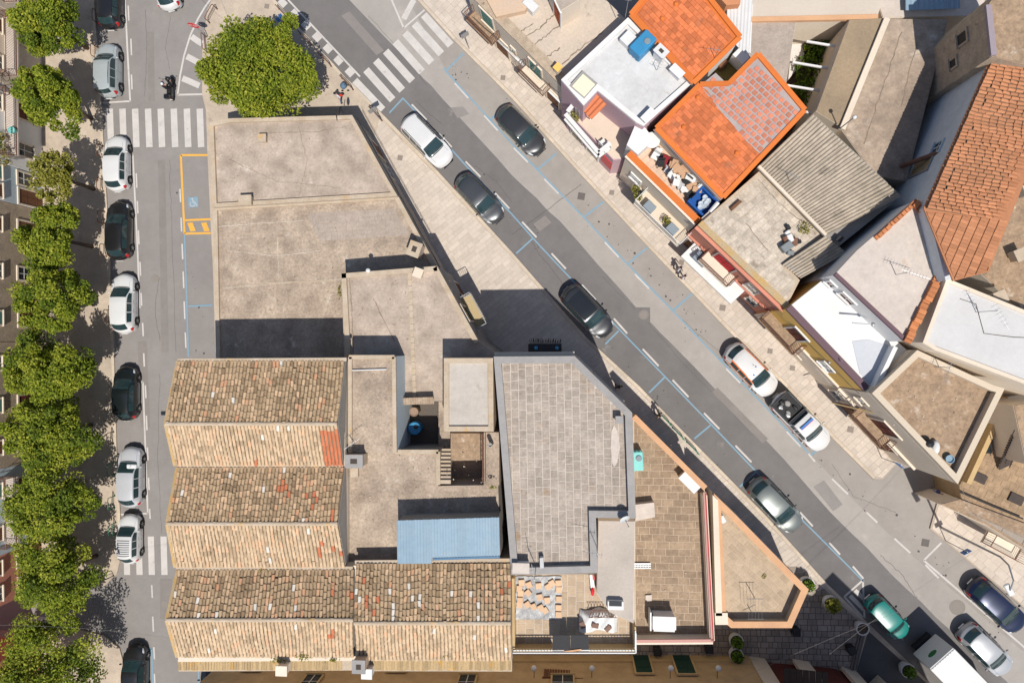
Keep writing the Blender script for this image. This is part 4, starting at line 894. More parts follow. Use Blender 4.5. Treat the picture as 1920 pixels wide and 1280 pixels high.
for j in range(ny - 1):
    for i in range(nx - 1): a = j * nx + i; b.f.append((a, a + 1, a + nx + 1, a + nx)); b.mi.append(0)
b.build('film', tarp_c, tp, smooth=True)
for k, (x, y, a) in enumerate([(978, 1092, .1), (974, 1103, 0), (976, 1112, 0), (975, 1125, 0), (974, 1134, 0), (992, 1096, .4), (990, 1111, .7), (989, 1133, .6), (1000, 1137, .4), (1014, 1139, .5), (1022, 1144, .6), (1035, 1093, .5), (1028, 1100, .6), (1047, 1093, .1), (1048, 1105, 0), (1048, 1123, 0), (1047, 1139, 0), (1047, 1152, 0), (1026, 1125, .1), (1012, 1119, .2), (1010, 1098, .1)]):
    o = link('floor_tile_box', boxmesh('floor_tile_box', (.36, .36, .12), mat('peach_tile', (.62, .42, .27), None, 1, .8, 10, .1, .05, isl=.06), .01), None); c = P(x, y, 8.14); o.location = (c.x, c.y, 8.16 + .002 * (k % 3)); o.rotation_euler = (0, 0, a); tag(o, 'peach floor tile stack lying on the clear plastic sheet', 'tiles', 'floor tiles on the plastic sheet')
tw = thing('white_tarpaulin', 'crumpled white tarpaulin weighed down with stones on the tan terrace', 'tarpaulin', P(1120, 1165, 7.98))
b = MB(); nx, ny = 22, 14
for j in range(ny):
    for i in range(nx):
        u, v = i / (nx - 1), j / (ny - 1); q = P(1085 + u * 72 + (1 - v) * 2, 1143 + v * 42 + 3 * math.sin(u * 9), 8.2); e = min(u, 1 - u, v, 1 - v)
        b.v.append((q.x, q.y, 8.0 + min(.45, e * 4) + .05 * math.sin(u * 23 + v * 7) + rg_.uniform(-.02, .02)))
for j in range(ny - 1):
    for i in range(nx - 1): a = j * nx + i; b.f.append((a, a + 1, a + nx + 1, a + nx)); b.mi.append(0)
b.build('cloth', tarp_w, tw, smooth=True)
for k, (x, y) in enumerate([(1092, 1171), (1116, 1172), (1140, 1177)]):
    b = MB(); c = P(x, y, 8.5); b.box(c, (.3, .42, .12), .4 + k); tag(b.build('weight_stone', mat('red_stone', (.22, .13, .10), None, 1, .9, 10, .2, .2), None, bevel=.03), ['reddish stone at the western end of the white tarpaulin', 'reddish stone in the middle of the white tarpaulin', 'reddish stone at the eastern end of the white tarpaulin'][k], 'stone')
b = MB()
for k in range(9): b.bar(P(1105 + k * 5.6, 1143, 8.52), P(1110 + k * 5.6, 1157, 8.52), .025, .025); b.bar(P(1110 + k * 5.6, 1143, 8.52), P(1105 + k * 5.6, 1157, 8.52), .025, .025)
for y in (1143, 1157): b.bar(P(1104, y, 8.52), P(1157, y, 8.52), .03, .03)
tag(b.build('lattice_panel', wood), 'brown wooden lattice panel leaning on the white tarpaulin', 'lattice')
bp = thing('black_panels', 'two black panels lying across the terrace railing', 'panels', P(1070, 1200, 9))
for x in (1036, 1070): b = MB(); q = [P(x, 1190, 9.15), P(x + 33, 1190, 9.15), P(x + 34, 1217, 9.0), P(x, 1217, 9.0)]; b.add(q + [v - Vector((0, 0, .05)) for v in q], [(0, 1, 2, 3), (7, 6, 5, 4), (0, 4, 5, 1), (1, 5, 6, 2), (2, 6, 7, 3), (3, 7, 4, 0)]); b.build('panel', mat('bitumen_black', (.022, .022, .026), None, 1, .7, 8, .2, .1), bp)
b = MB(); b.bar(P(1036, 1219, 9.0), P(1104, 1218, 9.0), .05, .05); b.build('edge_rail', whiteplastic, bp)
b = MB(); b.bar(P(1058, 1221, 9.05), P(1090, 1217, 9.05), .1, .05); tag(b.build('loose_plank', orange_cap), 'orange plank lying along the black panels', 'plank')
rw = thing('red_white_toolbox', 'white and red tool case beside the terrace stair', 'tool case', P(1110, 1095, 8))
b = MB(); b.box(P(1110, 1088, 8.1), (.25, .8, .25), .1); b.build('case', whiteplastic, rw); b = MB(); b.ball(tuple(P(1111, 1108, 8.2)), (.12, .28, .12), 10); b.build('bag', stop_red, rw, smooth=True); b = MB(); b.box(P(1113, 1082, 8.25), (.1, .3, .06), .1); b.build('strap', stop_red, rw)
hd = thing('stair_hatch', 'white framed hatch window on the pale screeded roof', 'hatch', P(1154, 1135, 8.78)); b = MB(); b.box(P(1154, 1133, 8.95), (.95, .5, .35)); b.build('curb', white_wall, hd); b = MB(); b.box(P(1154, 1131, 9.14), (.75, .3, .04)); b.build('pane', glass, hd)
# brown terrace and prow terrace
E = House('low building with brown flagstone terrace behind an orange capped wall', [(1186, 777), (1321, 912), (1336, 1199), (1190, 1200)], 4.4, cream_wall); E.roof(brown_joint)
pave(E.t, inset(E.pts, .1), 4.443, .47, .78, R(0), brown_stone, 'flagstone', gap=.03, th=.03, jit=.005, vary=.12, seed=41)
eb = MB()
for a, b_, m in [((1187, 779), (1320, 912), 0)]:
    eb.bar(P(*a, 5.0), P(*b_, 5.0), .36, .95)
eb.build('street_parapet', orange_cap, E.t)
eb = MB(); eb.bar(P(1319, 925, 4.85), P(1333, 1195, 4.85), .3, .9); eb.bar(P(1190, 1198, 4.85), P(1334, 1197, 4.85), .3, .9); eb.build('parapet', cream_wall, E.t)
eb = MB(); eb.bar(P(1321, 922, 5.36), P(1336, 1199, 5.36), .2, .1); eb.bar(P(1190, 1201, 5.36), P(1337, 1200, 5.36), .2, .1); eb.build('coping', mat('pinkish_coping', (.50, .27, .235), None, 1, .8, 10, .1, .1), E.t)
b = MB(); b.tube([P(1323, 925, 5.46), P(1338, 1203, 5.46)], .022, 5); b.build('handrail', stop_red, E.t)
tank(1193, 860, 4.47, .75, 1.25, .9, R(4), 'turquoise plastic water tank beside the grey parapet wall', turq)
hut = thing('roof_hut', 'small white hut with two hatches on the brown terrace', 'hut', P(1241, 1157, 4.47)); b = MB(); b.box((0, 0, .55), (1.35, .95, 1.1)); b.build('wall', white_wall, hut, local=True); b = MB(); b.box((0, .1, 1.13), (1.5, .85, .08)); b.build('roof', white_metal, hut, local=True); b = MB(); b.box((-.3, -.49, .62), (.42, .05, .5)); b.build('door', pale_roof, hut, local=True); b = MB(); b.box((.34, -.49, .62), (.36, .05, .42)); b.build('window', glass, hut, local=True)
b = MB(); b.box((-.85, .1, .5), (.1, 1.2, 1.0)); b.build('side_panel', white_metal, hut, local=True)
tag(prism('cream_slab', PP([(1191, 945), (1226, 941), (1228, 968), (1191, 976)], 5.0), 4.47, 5.1, pale_roof), 'cream slab landing against the grey parapet wall', 'slab')
lad = thing('folded_ladders', 'bundle of aluminium ladders lying on the brown terrace', 'ladder', P(1205, 1061, 4.5))
for k in range(3): b = MB(); b.bar(P(1189, 1056 + k * 4, 4.55), P(1220, 1056 + k * 4, 4.55), .06, .08); b.build('rail', steel, lad)
b = MB(); [b.bar(P(1191 + k * 5, 1056, 4.53), P(1191 + k * 5, 1064, 4.53), .04, .03) for k in range(6)]; b.build('rung', steel, lad)
tag(prism('block_step', PP([(1210, 1115), (1222, 1114), (1222, 1125), (1210, 1126)], 4.5), 4.47, 4.56, pale_roof), 'pale square slab on the brown terrace floor', 'slab')
chimney(1290, 899, 4.47, 1.3, .6, .7, R(-45), 'white box vent behind the orange parapet', cream_wall, white_wall)
G = House('prow shaped low building with herringbone terrace and orange coping', [(1335, 922), (1372, 958), (1508, 1097), (1477, 1167), (1366, 1167), (1346, 1150)], 4.1, cream_wall); G.roof(brown_joint)
pave(G.t, inset(G.pts, .3), 4.143, .42, .62, R(-43), tan_stone, 'flagstone', gap=.03, th=.03, jit=.004, seed=43)
ring('parapet', G.pts, .32, 4.12, 4.75, mat('parapet_inner', (.47, .40, .29), None, 1, .9, 10, .1, .1), G.t, skip=())
ring('coping', [v for v in inset(G.pts, -.03)], .42, 4.75, 4.84, orange_cap, G.t)
b = MB(); b.prism(PP([(1334, 925), (1344, 935), (1352, 1150), (1340, 1150)], 4.6), 4.2, 4.95); b.build('party_wall', beige_wall, G.t)
tag(prism('corner_pier', PP([(1340, 1148), (1364, 1148), (1365, 1170), (1341, 1170)], 4.9), -.02, 4.95, cream_wall), 'cream corner pier between the two lower terraces', 'pier')
cl_ = MB()
for k in range(5): cl_.tube([P(1404 + k * 6.2, 1122, 5.4), P(1404 + k * 6.2, 1160, 5.2)], .008, 4)
cl_.tube([P(1402, 1122, 5.4), P(1432, 1122, 5.4)], .02, 4); cl_.tube([P(1402, 1160, 4.8), P(1432, 1160, 5.2)], .02, 4); cl_.tube([P(1416, 1122, 4.2), P(1416, 1122, 5.4)], .025, 5); cl_.tube([P(1416, 1160, 4.2), P(1416, 1160, 5.2)], .025, 5)
tag(cl_.build('washing_line', steel), 'empty washing lines strung at the tip terrace parapet', 'washing line')
b = MB(); b.box(P(1354, 972, 4.4), (.32, .5, .4), .5); tag(b.build('air_vent_box', whiteplastic, None, bevel=.03), 'white vent box by the orange coping', 'vent')
b = MB(); [b.tube([P(1432 + 3 * math.cos(t) + dx, 1081 + 3 * math.sin(t) - dx * 1.3, 4.19) for t in np.linspace(0, 6.28, 12)], .02, 4) for dx in (0, 2)]; tag(b.build('hose_rings', mat('olive_hose', (.25, .22, .06), None, 1, .7, 10, .1, 0)), 'two small olive rings on the prow terrace floor', 'hose')
for nm, lab, hh, (a, b_), us in (('E', '', E, ((1186, 777), (1321, 912)), (.2, .5, .8)), ('G', '', G, ((1372, 958), (1508, 1097)), (.2, .5, .8)), ('G', '', G, ((1508, 1097), (1477, 1167)), (.5,))):
    A, B, n = hh.edge(a, b_)
    for u in us: hh.opening(A, B, n, u, .15, 1.5, 2.5, glass if u == .5 else wood, beige_wall, 'door')

def marks(par, z, polys, m, name='roof_crack', w=.03, amp=1.0, seed=0):
    b = MB()
    for i, pts in enumerate(polys):
        full = []
        for k in range(len(pts) - 1): full += wob(pts[k], pts[k + 1], 10, amp, seed + i * 7 + k)[:-1]
        full.append(pts[-1])
        for k in range(len(full) - 1):
            A, B = P2(*full[k], z), P2(*full[k + 1], z); d = B - A
            if d.length < 1e-4: continue
            d.normalize(); n = Vector((-d.y, d.x)) * w * rnd.uniform(.5, 1.3) / 2; b.prism([A - n, B - n, B + n, A + n], z - .01, z)
    return b.build(name, m, par)
stain_d = mat('dark_stain', (.20, .155, .115), (.27, .215, .165), 2, .95, 6, .25, .3); stain_l = mat('pale_stain', (.60, .53, .455), (.52, .45, .38), 2, .95, 6, .15, .3); stain_o = mat('ochre_stain', (.40, .26, .11), (.36, .27, .16), 2, .95, 6, .25, .3)
marks(H1.t, 4.345, [[(492, 250), (600, 246), (655, 236)], [(430, 300), (520, 340), (640, 352)], [(560, 235), (575, 300), (560, 370)]], stain_d, w=.02, amp=1.5)

marks(H2.t, 4.045, [[(410, 425), (470, 420), (575, 413)], [(520, 445), (522, 520)], [(418, 540), (500, 533), (640, 523)], [(430, 470), (520, 480), (600, 470)]], stain_l, 'screed_line', .035, .5, 3)

marks(H3.t, 6.345, [[(655, 520), (660, 590), (662, 660)], [(700, 560), (740, 640)]], stain_d, w=.05)



db = MB(); rg_ = random.Random(21)
for (x0, y0, x1, y1, z, n) in [(405, 240, 650, 370, 4.34, 60), (410, 400, 640, 590, 4.04, 90), (655, 520, 860, 640, 6.34, 60), (660, 850, 925, 940, 8.34, 60), (660, 690, 735, 840, 8.64, 25), (1195, 830, 1320, 1180, 4.46, 40), (1660, 690, 1840, 800, 7.81, 30)]:
    for _ in range(n):
        c = P(rg_.uniform(x0, x1), rg_.uniform(y0, y1), z); k = rg_.choice((.02, .03, .04, .06)); db.box((c.x, c.y, z + k * .3), (k * rg_.uniform(.7, 1.6), k, k * .7), rg_.random() * 3)
dbo = stuff(db.build('roof_rubble', mat('rubble', (.40, .32, .25), None, 1, .95, 8, .2, .2, isl=.5))); tag(dbo, 'scattered mortar crumbs and pebbles on the old flat roofs', 'rubble')

# ------------------------------------------------------------------ north-east houses along the diagonal street
def plane3(a, b, c):
    n = (b - a).cross(c - a); return lambda x, y: a.z - (n.x * (x - a.x) + n.y * (y - a.y)) / n.z
# R1 : pale terrace house with street balconies
R1 = House('cream house with worn pale roof terrace and rusty street balconies', [(876, -12), (1053, 164), (1177, 40), (1122, -14)], 5.0, cream_wall); R1.roof(mat('cream_worn_roof', (.55, .46, .375), (.48, .41, .34), .5, .93, 7, .14, .25, spots=(.33, .27, .21), sp_scale=.9, sp_lo=.62))
A, B, n = R1.edge((876, -12), (1053, 164)); rp = MB(); o_ = (A - B).normalized() * 0; pa, pb_ = A - n * .35, B - n * .35; rp.bar((pa.x, pa.y, 5.1), (pb_.x, pb_.y, 5.1), .7, .2); rp.build('front_parapet', stone_wall, R1.t)
for u, w in ((.2, 1.1), (.72, 1.1)): R1.opening(A, B, n, u, 3.15 if u < .5 else 2.75, w, 1.75, glass, cream_wall, 'window', shutters=green_shut)
R1.balcony(A, B, n, .18, 3.0, 2.6, .85, roof_brown, rust); R1.balcony(A, B, n, .74, 2.6, 2.4, .8, beige_wall, rust)
R1.opening(A, B, n, .47, 2.6, .3, .7, green_shut, cream_wall, 'window'); R1.opening(A, B, n, .9, .15, 1.2, 2.3, wood, cream_wall, 'door'); R1.opening(A, B, n, .32, .15, 1.3, 2.4, wood, cream_wall, 'door')
R1.cornice(A, B, n, 2.35, .2, .14, white_wall)
ph = House('little rooftop room with an orange door on the cream house', [(1028, -30), (1052, 20), (1088, -2), (1066, -40)], 7.4, cream_wall, z0=5.0); ph.roof(roof_grey)
A, B, n = ph.edge((1028, -30), (1052, 20)); ph.opening(A, B, n, .72, 5.08, .95, 2.0, orange_door, white_wall, 'door')
chimney(1046, 137, 5.02, .36, .36, .9, R(45), 'ochre topped vent stack at the corner of the cream roof', beige_wall, yellow_wall)
b = MB(); b.box(P(995, 12, 5.35), (1.0, .6, .6), R(-45)); tag(b.build('air_conditioner', whiteplastic, None, bevel=.03), 'white air conditioner unit on the cream roof', 'air conditioner')
prism('side_roof', PP([(905, -14), (1000, -14), (985, 20), (930, 32)], 5.5), 4.9, 5.5, mat('peach_roof', (.60, .42, .28), (.55, .42, .32), .6, .9, 8, .12, .2), R1.t)
# R2 : white roof, lilac house
R2 = House('lilac house with white painted flat roof and street terrace', [(1052, 152), (1177, 36), (1300, 155), (1206, 238), (1192, 231), (1120, 172), (1094, 200)], 7.0, lilac_wall)
R2.roof(roof_white); ring('parapet', R2.pts, .3, 7.02, 7.22, white_wall, R2.t)
pave(R2.t, inset(PP([(1075, 155), (1172, 62), (1280, 160), (1200, 226), (1122, 166), (1100, 178)], 7.05), .05), 7.045, 1.5, 1.9, R(-42), roof_white, 'roof_panel', gap=.035, th=.02, jit=.003, seed=51, bond=0)
T2 = ccw(PP([(1094, 200), (1120, 172), (1206, 240), (1218, 262), (1170, 298), (1150, 300), (1062, 208)], 3.9)); prism('terrace', T2, -.02, 3.9, lilac_wall, R2.t); prism('terrace_floor', inset(T2, .05), 3.88, 3.93, mat('terrace_cream', (.64, .53, .43), (.58, .48, .39), .8, .85, 8, .08, .1), R2.t)
rl = MB()
for a, b_ in [((1060, 218), (1122, 290)), ((1122, 290), (1144, 272)), ((1064, 214), (1074, 202))]:
    A, B = P(*a, 4.4), P(*b_, 4.4); k = int((B - A).length / .13)
    for j in range(k + 1): q = A.lerp(B, j / k); rl.box((q.x, q.y, 4.4), (.03, .03, .95))
    rl.bar(A + Vector((0, 0, .48)), B + Vector((0, 0, .48)), .28, .05); rl.bar(A - Vector((0, 0, .42)), B - Vector((0, 0, .42)), .3, .08)
rl.build('terrace_railing', whiteplastic, R2.t)
aw = thing('tile_canopy', 'small canopy of red orange ribbed tiles on the lilac terrace', 'canopy', P(1110, 205, 5.5))
corrugated(aw, P(1092, 206, 5.9), P(1108, 225, 5.9), P(1118, 176, 6.5), P(1137, 196, 6.5), mat('red_ribbed', (.58, .19, .08), (.52, .17, .08), 2, .8, 10, .1, .1), .3, .05)
b = MB()
for q in ((1094, 208), (1107, 224), (1119, 178), (1135, 196)): b.tube([P(*q, 3.9), P(*q, 5.9)], .04, 5)
b.build('post', whiteplastic, aw)
tank(1203, 92, 7.07, .95, 1.5, .9, R(-45), 'light blue plastic water tank on the white roof', blue_pl)
b = MB(); b.box(P(1178, 75, 7.3), (.8, .8, .5), R(-45)); tag(b.build('boiler_box', white_wall, None, bevel=.03), 'white box beside the blue roof tank', 'box')
sk = thing('roof_skylight', 'cream domed skylight near the corner of the white roof', 'skylight', P(1094, 160, 7.05)); b = MB(); b.box(P(1094, 160, 7.15), (1.25, 1.25, .25), R(-42)); b.build('curb', grey_cap, sk); b = MB(); b.box(P(1094, 160, 7.3), (1.05, 1.05, .08), R(-42)); b.build('dome', mat('cream_dome', (.72, .68, .52), None, 1, .3, 10, .04, 0), sk, bevel=.03)
chimney(1236, 108, 7.05, .7, .5, .9, R(-45), 'white chimney block with bent cowl on the white roof', white_wall, white_metal)
chimney(1267, 140, 7.05, .8, .4, .5, R(-45), 'low white vent by the white roof edge', white_wall, white_wall)
chimney(1213, 222, 7.05, .8, .35, .6, R(45), 'narrow white stair vent at the lower corner of the white roof', white_wall, white_wall)
antenna(1232, 132, 7.2, .9, R(60), 'short antenna behind the white roof chimney', n=3, L=.6)
antenna(1172, 34, 7.1, 2.4, R(80), 'slim mast on the top corner of the white roof', n=2, L=.4)
b = MB(); b.prism(PP([(1192, 232), (1210, 240), (1226, 262), (1196, 290), (1175, 272)], 6.4), 3.9, 6.4); b.build('stair_block', white_wall, R2.t)
plant(1077, 220, 3.95, .45, 'yellow green shrub in the lilac terrace corner', 150, leaf_b)
for k, (x, y) in enumerate([(1078, 198), (1084, 204)]): b = MB(); b.box(P(x, y, 4.6), (.1, .9, 1.3), R(10)); tag(b.build('folded_lounger', steel, None), ['grey folded sun lounger leaning on the lilac wall, nearer the plant pots', 'grey folded sun lounger leaning on the lilac wall, nearer the tile canopy'][k], 'lounger')
def chair(px, py, z, rz, label, m, group=None):
    t = thing('chair', label, 'chair', P(px, py, z), rz, group); b = MB(); b.box((0, 0, .43), (.45, .45, .04)); b.build('seat', m, t, local=True); b = MB(); b.box((-.22, 0, .7), (.04, .44, .5)); b.build('backrest', m, t, local=True)
    for x in (-.2, .2):
        for y in (-.2, .2): b = MB(); b.box((x, y, .2), (.035, .035, .42)); b.build('leg', m, t, local=True)
    return t
chair(1130, 272, 3.95, R(40), 'white garden chair by the lilac terrace railing', whiteplastic); chair(1136, 282, 3.95, R(220), 'white garden chair facing the other on the lilac terrace', whiteplastic)
A, B = P2(1062, 208, 3.9), P2(1150, 300, 3.9); n = outward(A, B, R2.c)
for u in (.25, .6): R2.opening(A, B, n, u, .15, 1.1, 2.3, glass, white_wall, 'door')
b = MB(); [b.box((A.x + (B.x - A.x) * .9 + n.x * .02, A.y + (B.y - A.y) * .9 + n.y * .02, 2.1), (.9, .06, 1.6), math.atan2(B.y - A.y, B.x - A.x))]; b.build('red_window', stop_red, R2.t)
# R3/R4 : orange tiled roofs
R3 = House('house with plain bright orange tiled roof behind the white roof', [(1183, 25), (1218, -14), (1312, -14), (1384, 76), (1333, 124), (1301, 154)], 7.7, white_wall)
a3, b3, c3 = P(1183, 25, 7.5), P(1301, 154, 7.5), P(1384, 76, 8.1); pl3 = plane3(a3, b3, c3)
bpy.data.objects.remove(R3.wall); prism('wall', R3.pts, -.05, 7.42, white_wall, R3.t); prism('roof_deck', R3.pts, 7.4, [pl3(p.x, p.y) for p in R3.pts], bright_orange, R3.t)
flat_tiles(R3.t, inset(R3.pts, .28), R(-47), orange_tile2, .30, .36, plane=pl3, seed=3)
b = MB(); q = ccw(R3.pts)
for k in range(len(q)): p0, p1 = q[k], q[(k + 1) % len(q)]; b.bar((p0.x, p0.y, pl3(p0.x, p0.y) + .05), (p1.x, p1.y, pl3(p1.x, p1.y) + .05), .3, .1)
b.build('verge_tile', bright_orange, R3.t)
R4 = House('house with large orange roof patched with grey pink chequered tiles', [(1231, 239), (1311, 161), (1364, 161), (1416, 109), (1503, 212), (1357, 369)], 7.4, cream_wall)
a4, b4, c4 = P(1231, 239, 7.2), P(1357, 369, 7.2), P(1503, 212, 7.9); pl4 = plane3(a4, b4, c4)
bpy.data.objects.remove(R4.wall); prism('wall', R4.pts, -.05, 7.1, cream_wall, R4.t); prism('roof_deck', R4.pts, 7.08, [pl4(p.x, p.y) for p in R4.pts], bright_orange, R4.t)
low = PP([(1233, 239), (1311, 163), (1325, 172), (1345, 205), (1372, 235), (1398, 265), (1424, 290), (1357, 366)], 7.4); flat_tiles(R4.t, low, R(-46), orange_tile2, .30, .36, plane=pl4, seed=4)
up_ = PP([(1312, 162), (1340, 140), (1364, 163), (1416, 116), (1497, 212), (1424, 290), (1398, 265), (1372, 235), (1345, 205)], 7.45)
gpl = [Vector(p) for p in up_]; gb = MB(); gb.prism(gpl, [pl4(p.x, p.y) for p in gpl], [pl4(p.x, p.y) + .02 for p in gpl]); gb.build('tile_bed', tile_grey, R4.t)
ang = R(-44); ca, sa = math.cos(ang), math.sin(ang); cnt = 0; uq = [(p.x, p.y) for p in gpl]
for r_ in range(-60, 60):
    for c_ in range(-60, 60):
        x = .37 * c_ + (.18 if r_ % 2 else 0); y = .36 * r_; wx, wy = gpl[0].x + x * ca - y * sa, gpl[0].y + x * sa + y * ca
        if all(inside((wx + dx, wy + dy), uq) for dx, dy in ((.16, 0), (-.16, 0), (0, .16), (0, -.16))):
            o = link('roof_tile', boxmesh('chequer_tile', (.28, .27, .05), pink_tile, .015), R4.t); o.matrix_local = WM(R4.t).inverted() @ Matrix.Translation((wx, wy, pl4(wx, wy) + .055)) @ Matrix.Rotation(ang, 4, 'Z'); cnt += 1
b = MB(); q = ccw(R4.pts)
for k in range(len(q)): p0, p1 = q[k], q[(k + 1) % len(q)]; b.bar((p0.x, p0.y, pl4(p0.x, p0.y) + .05), (p1.x, p1.y, pl4(p1.x, p1.y) + .05), .3, .1)
b.build('verge_tile', bright_orange, R4.t)
b = MB(); b.bar(P(1228, 241, 7.1), P(1354, 373, 7.1), .3, .12); b.build('gutter', mat('mauve_gutter', (.30, .25, .25), None, 1, .7, 10, .1, .1), R4.t)
prism('roof_court_floor', PP([(1330, 122), (1376, 82), (1412, 112), (1362, 162)], 5.0), 4.9, 5.0, mat('court_olive', (.20, .16, .05), None, 1, .9, 6, .3, .2), R4.t)
b = MB(); b.box(P(1352, 120, 5.3), (.6, .6, .5), R(-45)); tag(b.build('wooden_crate', wood, None, bevel=.02), 'orange brown crate in the small roof court', 'crate'); b = MB(); b.box(P(1385, 112, 5.7), (.9, .6, 1.2), R(-45)); tag(b.build('boiler', white_wall, None, bevel=.03), 'white boiler cabinet in the small roof court', 'boiler')
for k, (x, y, R_) in enumerate([(1267, 10, R3), (1242, 34, R3), (1284, 234, R4), (1384, 284, R4), (1310, 180, R4)]):
    c = P(x, y, 7.8); b = MB(); f = pl3 if R_ is R3 else pl4; b.ball((c.x, c.y, f(c.x, c.y) + .06), (.16, .16, .1), 8); b.build('vent_tile', bright_orange, R_.t)
antenna(1340, 108, 7.9, 1.1, R(170), 'small antenna on the orange roof edge', n=4, L=.9)
# R7 : cluttered orange front terrace
R7 = House('terrace behind an orange parapet crowded with garden furniture', [(1174, 291), (1228, 243), (1356, 372), (1306, 420)], 6.1, cream_wall); fl = prism('roof', R7.pts, 5.3, 5.34, pink_tile_floor, R7.t)
bpy.data.objects.remove(R7.wall); prism('wall', R7.pts, -.02, 5.3, cream_wall, R7.t)
A, B, n = R7.edge((1174, 291), (1306, 420)); b = MB(); p0, p1 = A - n * .22, B - n * .22; b.bar((p0.x, p0.y, 5.7), (p1.x, p1.y, 5.7), .44, .78); b.build('parapet', bright_orange, R7.t)
b = MB(); p0, p1 = A + n * .06, B + n * .06; b.bar((p0.x, p0.y, 6.0), (p1.x, p1.y, 6.0), .14, .12); b.build('coping', cream_wall, R7.t)
pave(R7.t, inset(R7.pts, .45), 5.365, .4, .4, R(-45), pink_tile_floor, 'floor_tile', gap=.015, th=.02, jit=.002, bond=0, seed=61, limit=140)
R7.opening(A, B, n, .2, 3.0, .75, .9, glass, white_wall, 'window'); R7.opening(A, B, n, .3, .15, 1.1, 2.3, glass, cream_wall, 'door'); R7.opening(A, B, n, .75, .15, 1.1, 2.3, wood, cream_wall, 'door')
bs = R7.balcony(A, B, n, .7, 3.1, 4.2, 1.25, mat('balcony_cream', (.62, .53, .43), None, 1, .9, 10, .08, .1), whiteplastic)
for k, u in enumerate((.52, .86)):
    q = A + (B - A) * u + n * .75; b = MB(); b.box((q.x, q.y, 3.45), (.75, .6, .7), math.atan2((B - A).y, (B - A).x)); tag(b.build('planter_bench', mat('slate_box', (.22, .26, .30), None, 1, .7, 10, .1, .1), None, bevel=.03), ['slate grey storage box at the plant pot end of the cream balcony', 'slate grey storage box at the red house end of the cream balcony'][k], 'storage box')
for x, y in ((1190, 358), (1195, 372), (1248, 416)): plant(x, y, 3.15, .3, ['yellow green pot plant by the rusty street balconies', 'yellow green pot plant on the cream balcony rail', 'yellow green pot plant at the end of the cream balcony'][(x > 1192) + (x > 1200)], 90, leaf_b, .5, pot=(.2, .3))
tb = thing('round_table', 'round white table among the clutter behind the orange parapet', 'table', P(1220, 269, 5.36)); b = MB(); b.lathe([(.5, .7), (.52, .72), (.52, .75), (.5, .76)], (0, 0, 0), 20); b.build('top', whiteplastic, tb, local=True); b = MB(); b.tube([(0, 0, 0), (0, 0, .7)], .05, 8); b.build('leg', steel, tb, local=True); b = MB(); b.lathe([(.3, 0), (.3, .03), (.06, .06)], (0, 0, 0), 14); b.build('foot', steel, tb, local=True)
cl = random.Random(17); labs = ['white', 'black', 'dark red', 'grey', 'tan']
cms = [whiteplastic, black, mat('claret', (.22, .012, .02), None, 1, .7, 10, .1, .1), mat('ash_grey', (.45, .45, .46), None, 1, .7, 10, .1, .1), mat('tan_board', (.50, .31, .19), None, 1, .8, 10, .15, .1)]
CL = [(1235, 283, 0, .5), (1236, 291, 1, .6), (1227, 296, 0, .7), (1246, 302, 2, .9), (1238, 310, 1, .6), (1252, 318, 3, .7), (1262, 312, 4, .8), (1270, 320, 4, .9), (1258, 332, 0, .7), (1272, 333, 0, .5), (1266, 345, 0, .6), (1274, 347, 3, .7), (1286, 342, 1, .8), (1284, 356, 0, .7), (1296, 350, 4, .8), (1293, 336, 0, .8), (1304, 346, 3, .6), (1305, 358, 4, .7), (1292, 368, 1, .7), (1312, 352, 0, .5), (1282, 326, 4, .9)]
seen = {}
for k, (x, y, mi, s) in enumerate(CL):
    if mi in (0, 1, 2) and s >= .6 and k % 2 == 0:
        chair(x, y, 5.37, cl.random() * 6.28, labs[mi] + ' chair in the jumble behind the orange parapet', cms[mi], 'chairs in the terrace jumble'); continue
    b = MB(); c = P(x, y, 5.55); hgt = cl.uniform(.2, .7); b.box((c.x, c.y, 5.37 + hgt / 2), (s * .8, s * .45, hgt), cl.random() * 3); b.box((c.x, c.y, 5.37 + hgt + .03), (s * .86, s * .5, .05), cl.random() * 3)
    tag(b.build('stacked_box', cms[mi], None, bevel=.03), labs[mi] + ' box in the jumble behind the orange parapet', 'box', 'boxes in the terrace jumble')
pool = thing('blue_basin', 'deep blue basin full of crockery at the terrace corner', 'basin', P(1315, 382, 5.37)); b = MB()
for (x, y, w, d) in ((0, .62, 1.5, .14), (0, -.62, 1.5, .14), (.68, 0, .14, 1.1), (-.68, 0, .14, 1.1)): b.box((x, y, .35), (w, d, .7))
b.box((0, 0, .2), (1.4, 1.2, .1)); o = b.build('rim', deepblue, pool, local=True); o.rotation_euler = (0, 0, R(-45))
for k in range(9): b = MB(); b.lathe([(.05, .45), (.16, .5), (.17, .52), (.05, .47)], (cl.uniform(-.4, .4), cl.uniform(-.35, .35), k * .012), 12); b.build('dish', mat('pale_dish', (.42, .48, .54), None, 1, .4, 10, .05, 0), pool, local=True)
b = MB(); b.box(P(1327, 405, 5.8), (1.0, .35, .9), R(42)); tag(b.build('white_cabinet', cream_wall, None, bevel=.02), 'cream cabinet across the end of the orange parapet terrace', 'cabinet')
b = MB(); b.tube([P(1331, 398, 6.3), P(1346, 380, 6.3)], .14, 10); tag(b.build('boiler_cylinder', whiteplastic, None), 'white cylinder boiler lying above the terrace cabinet', 'boiler')
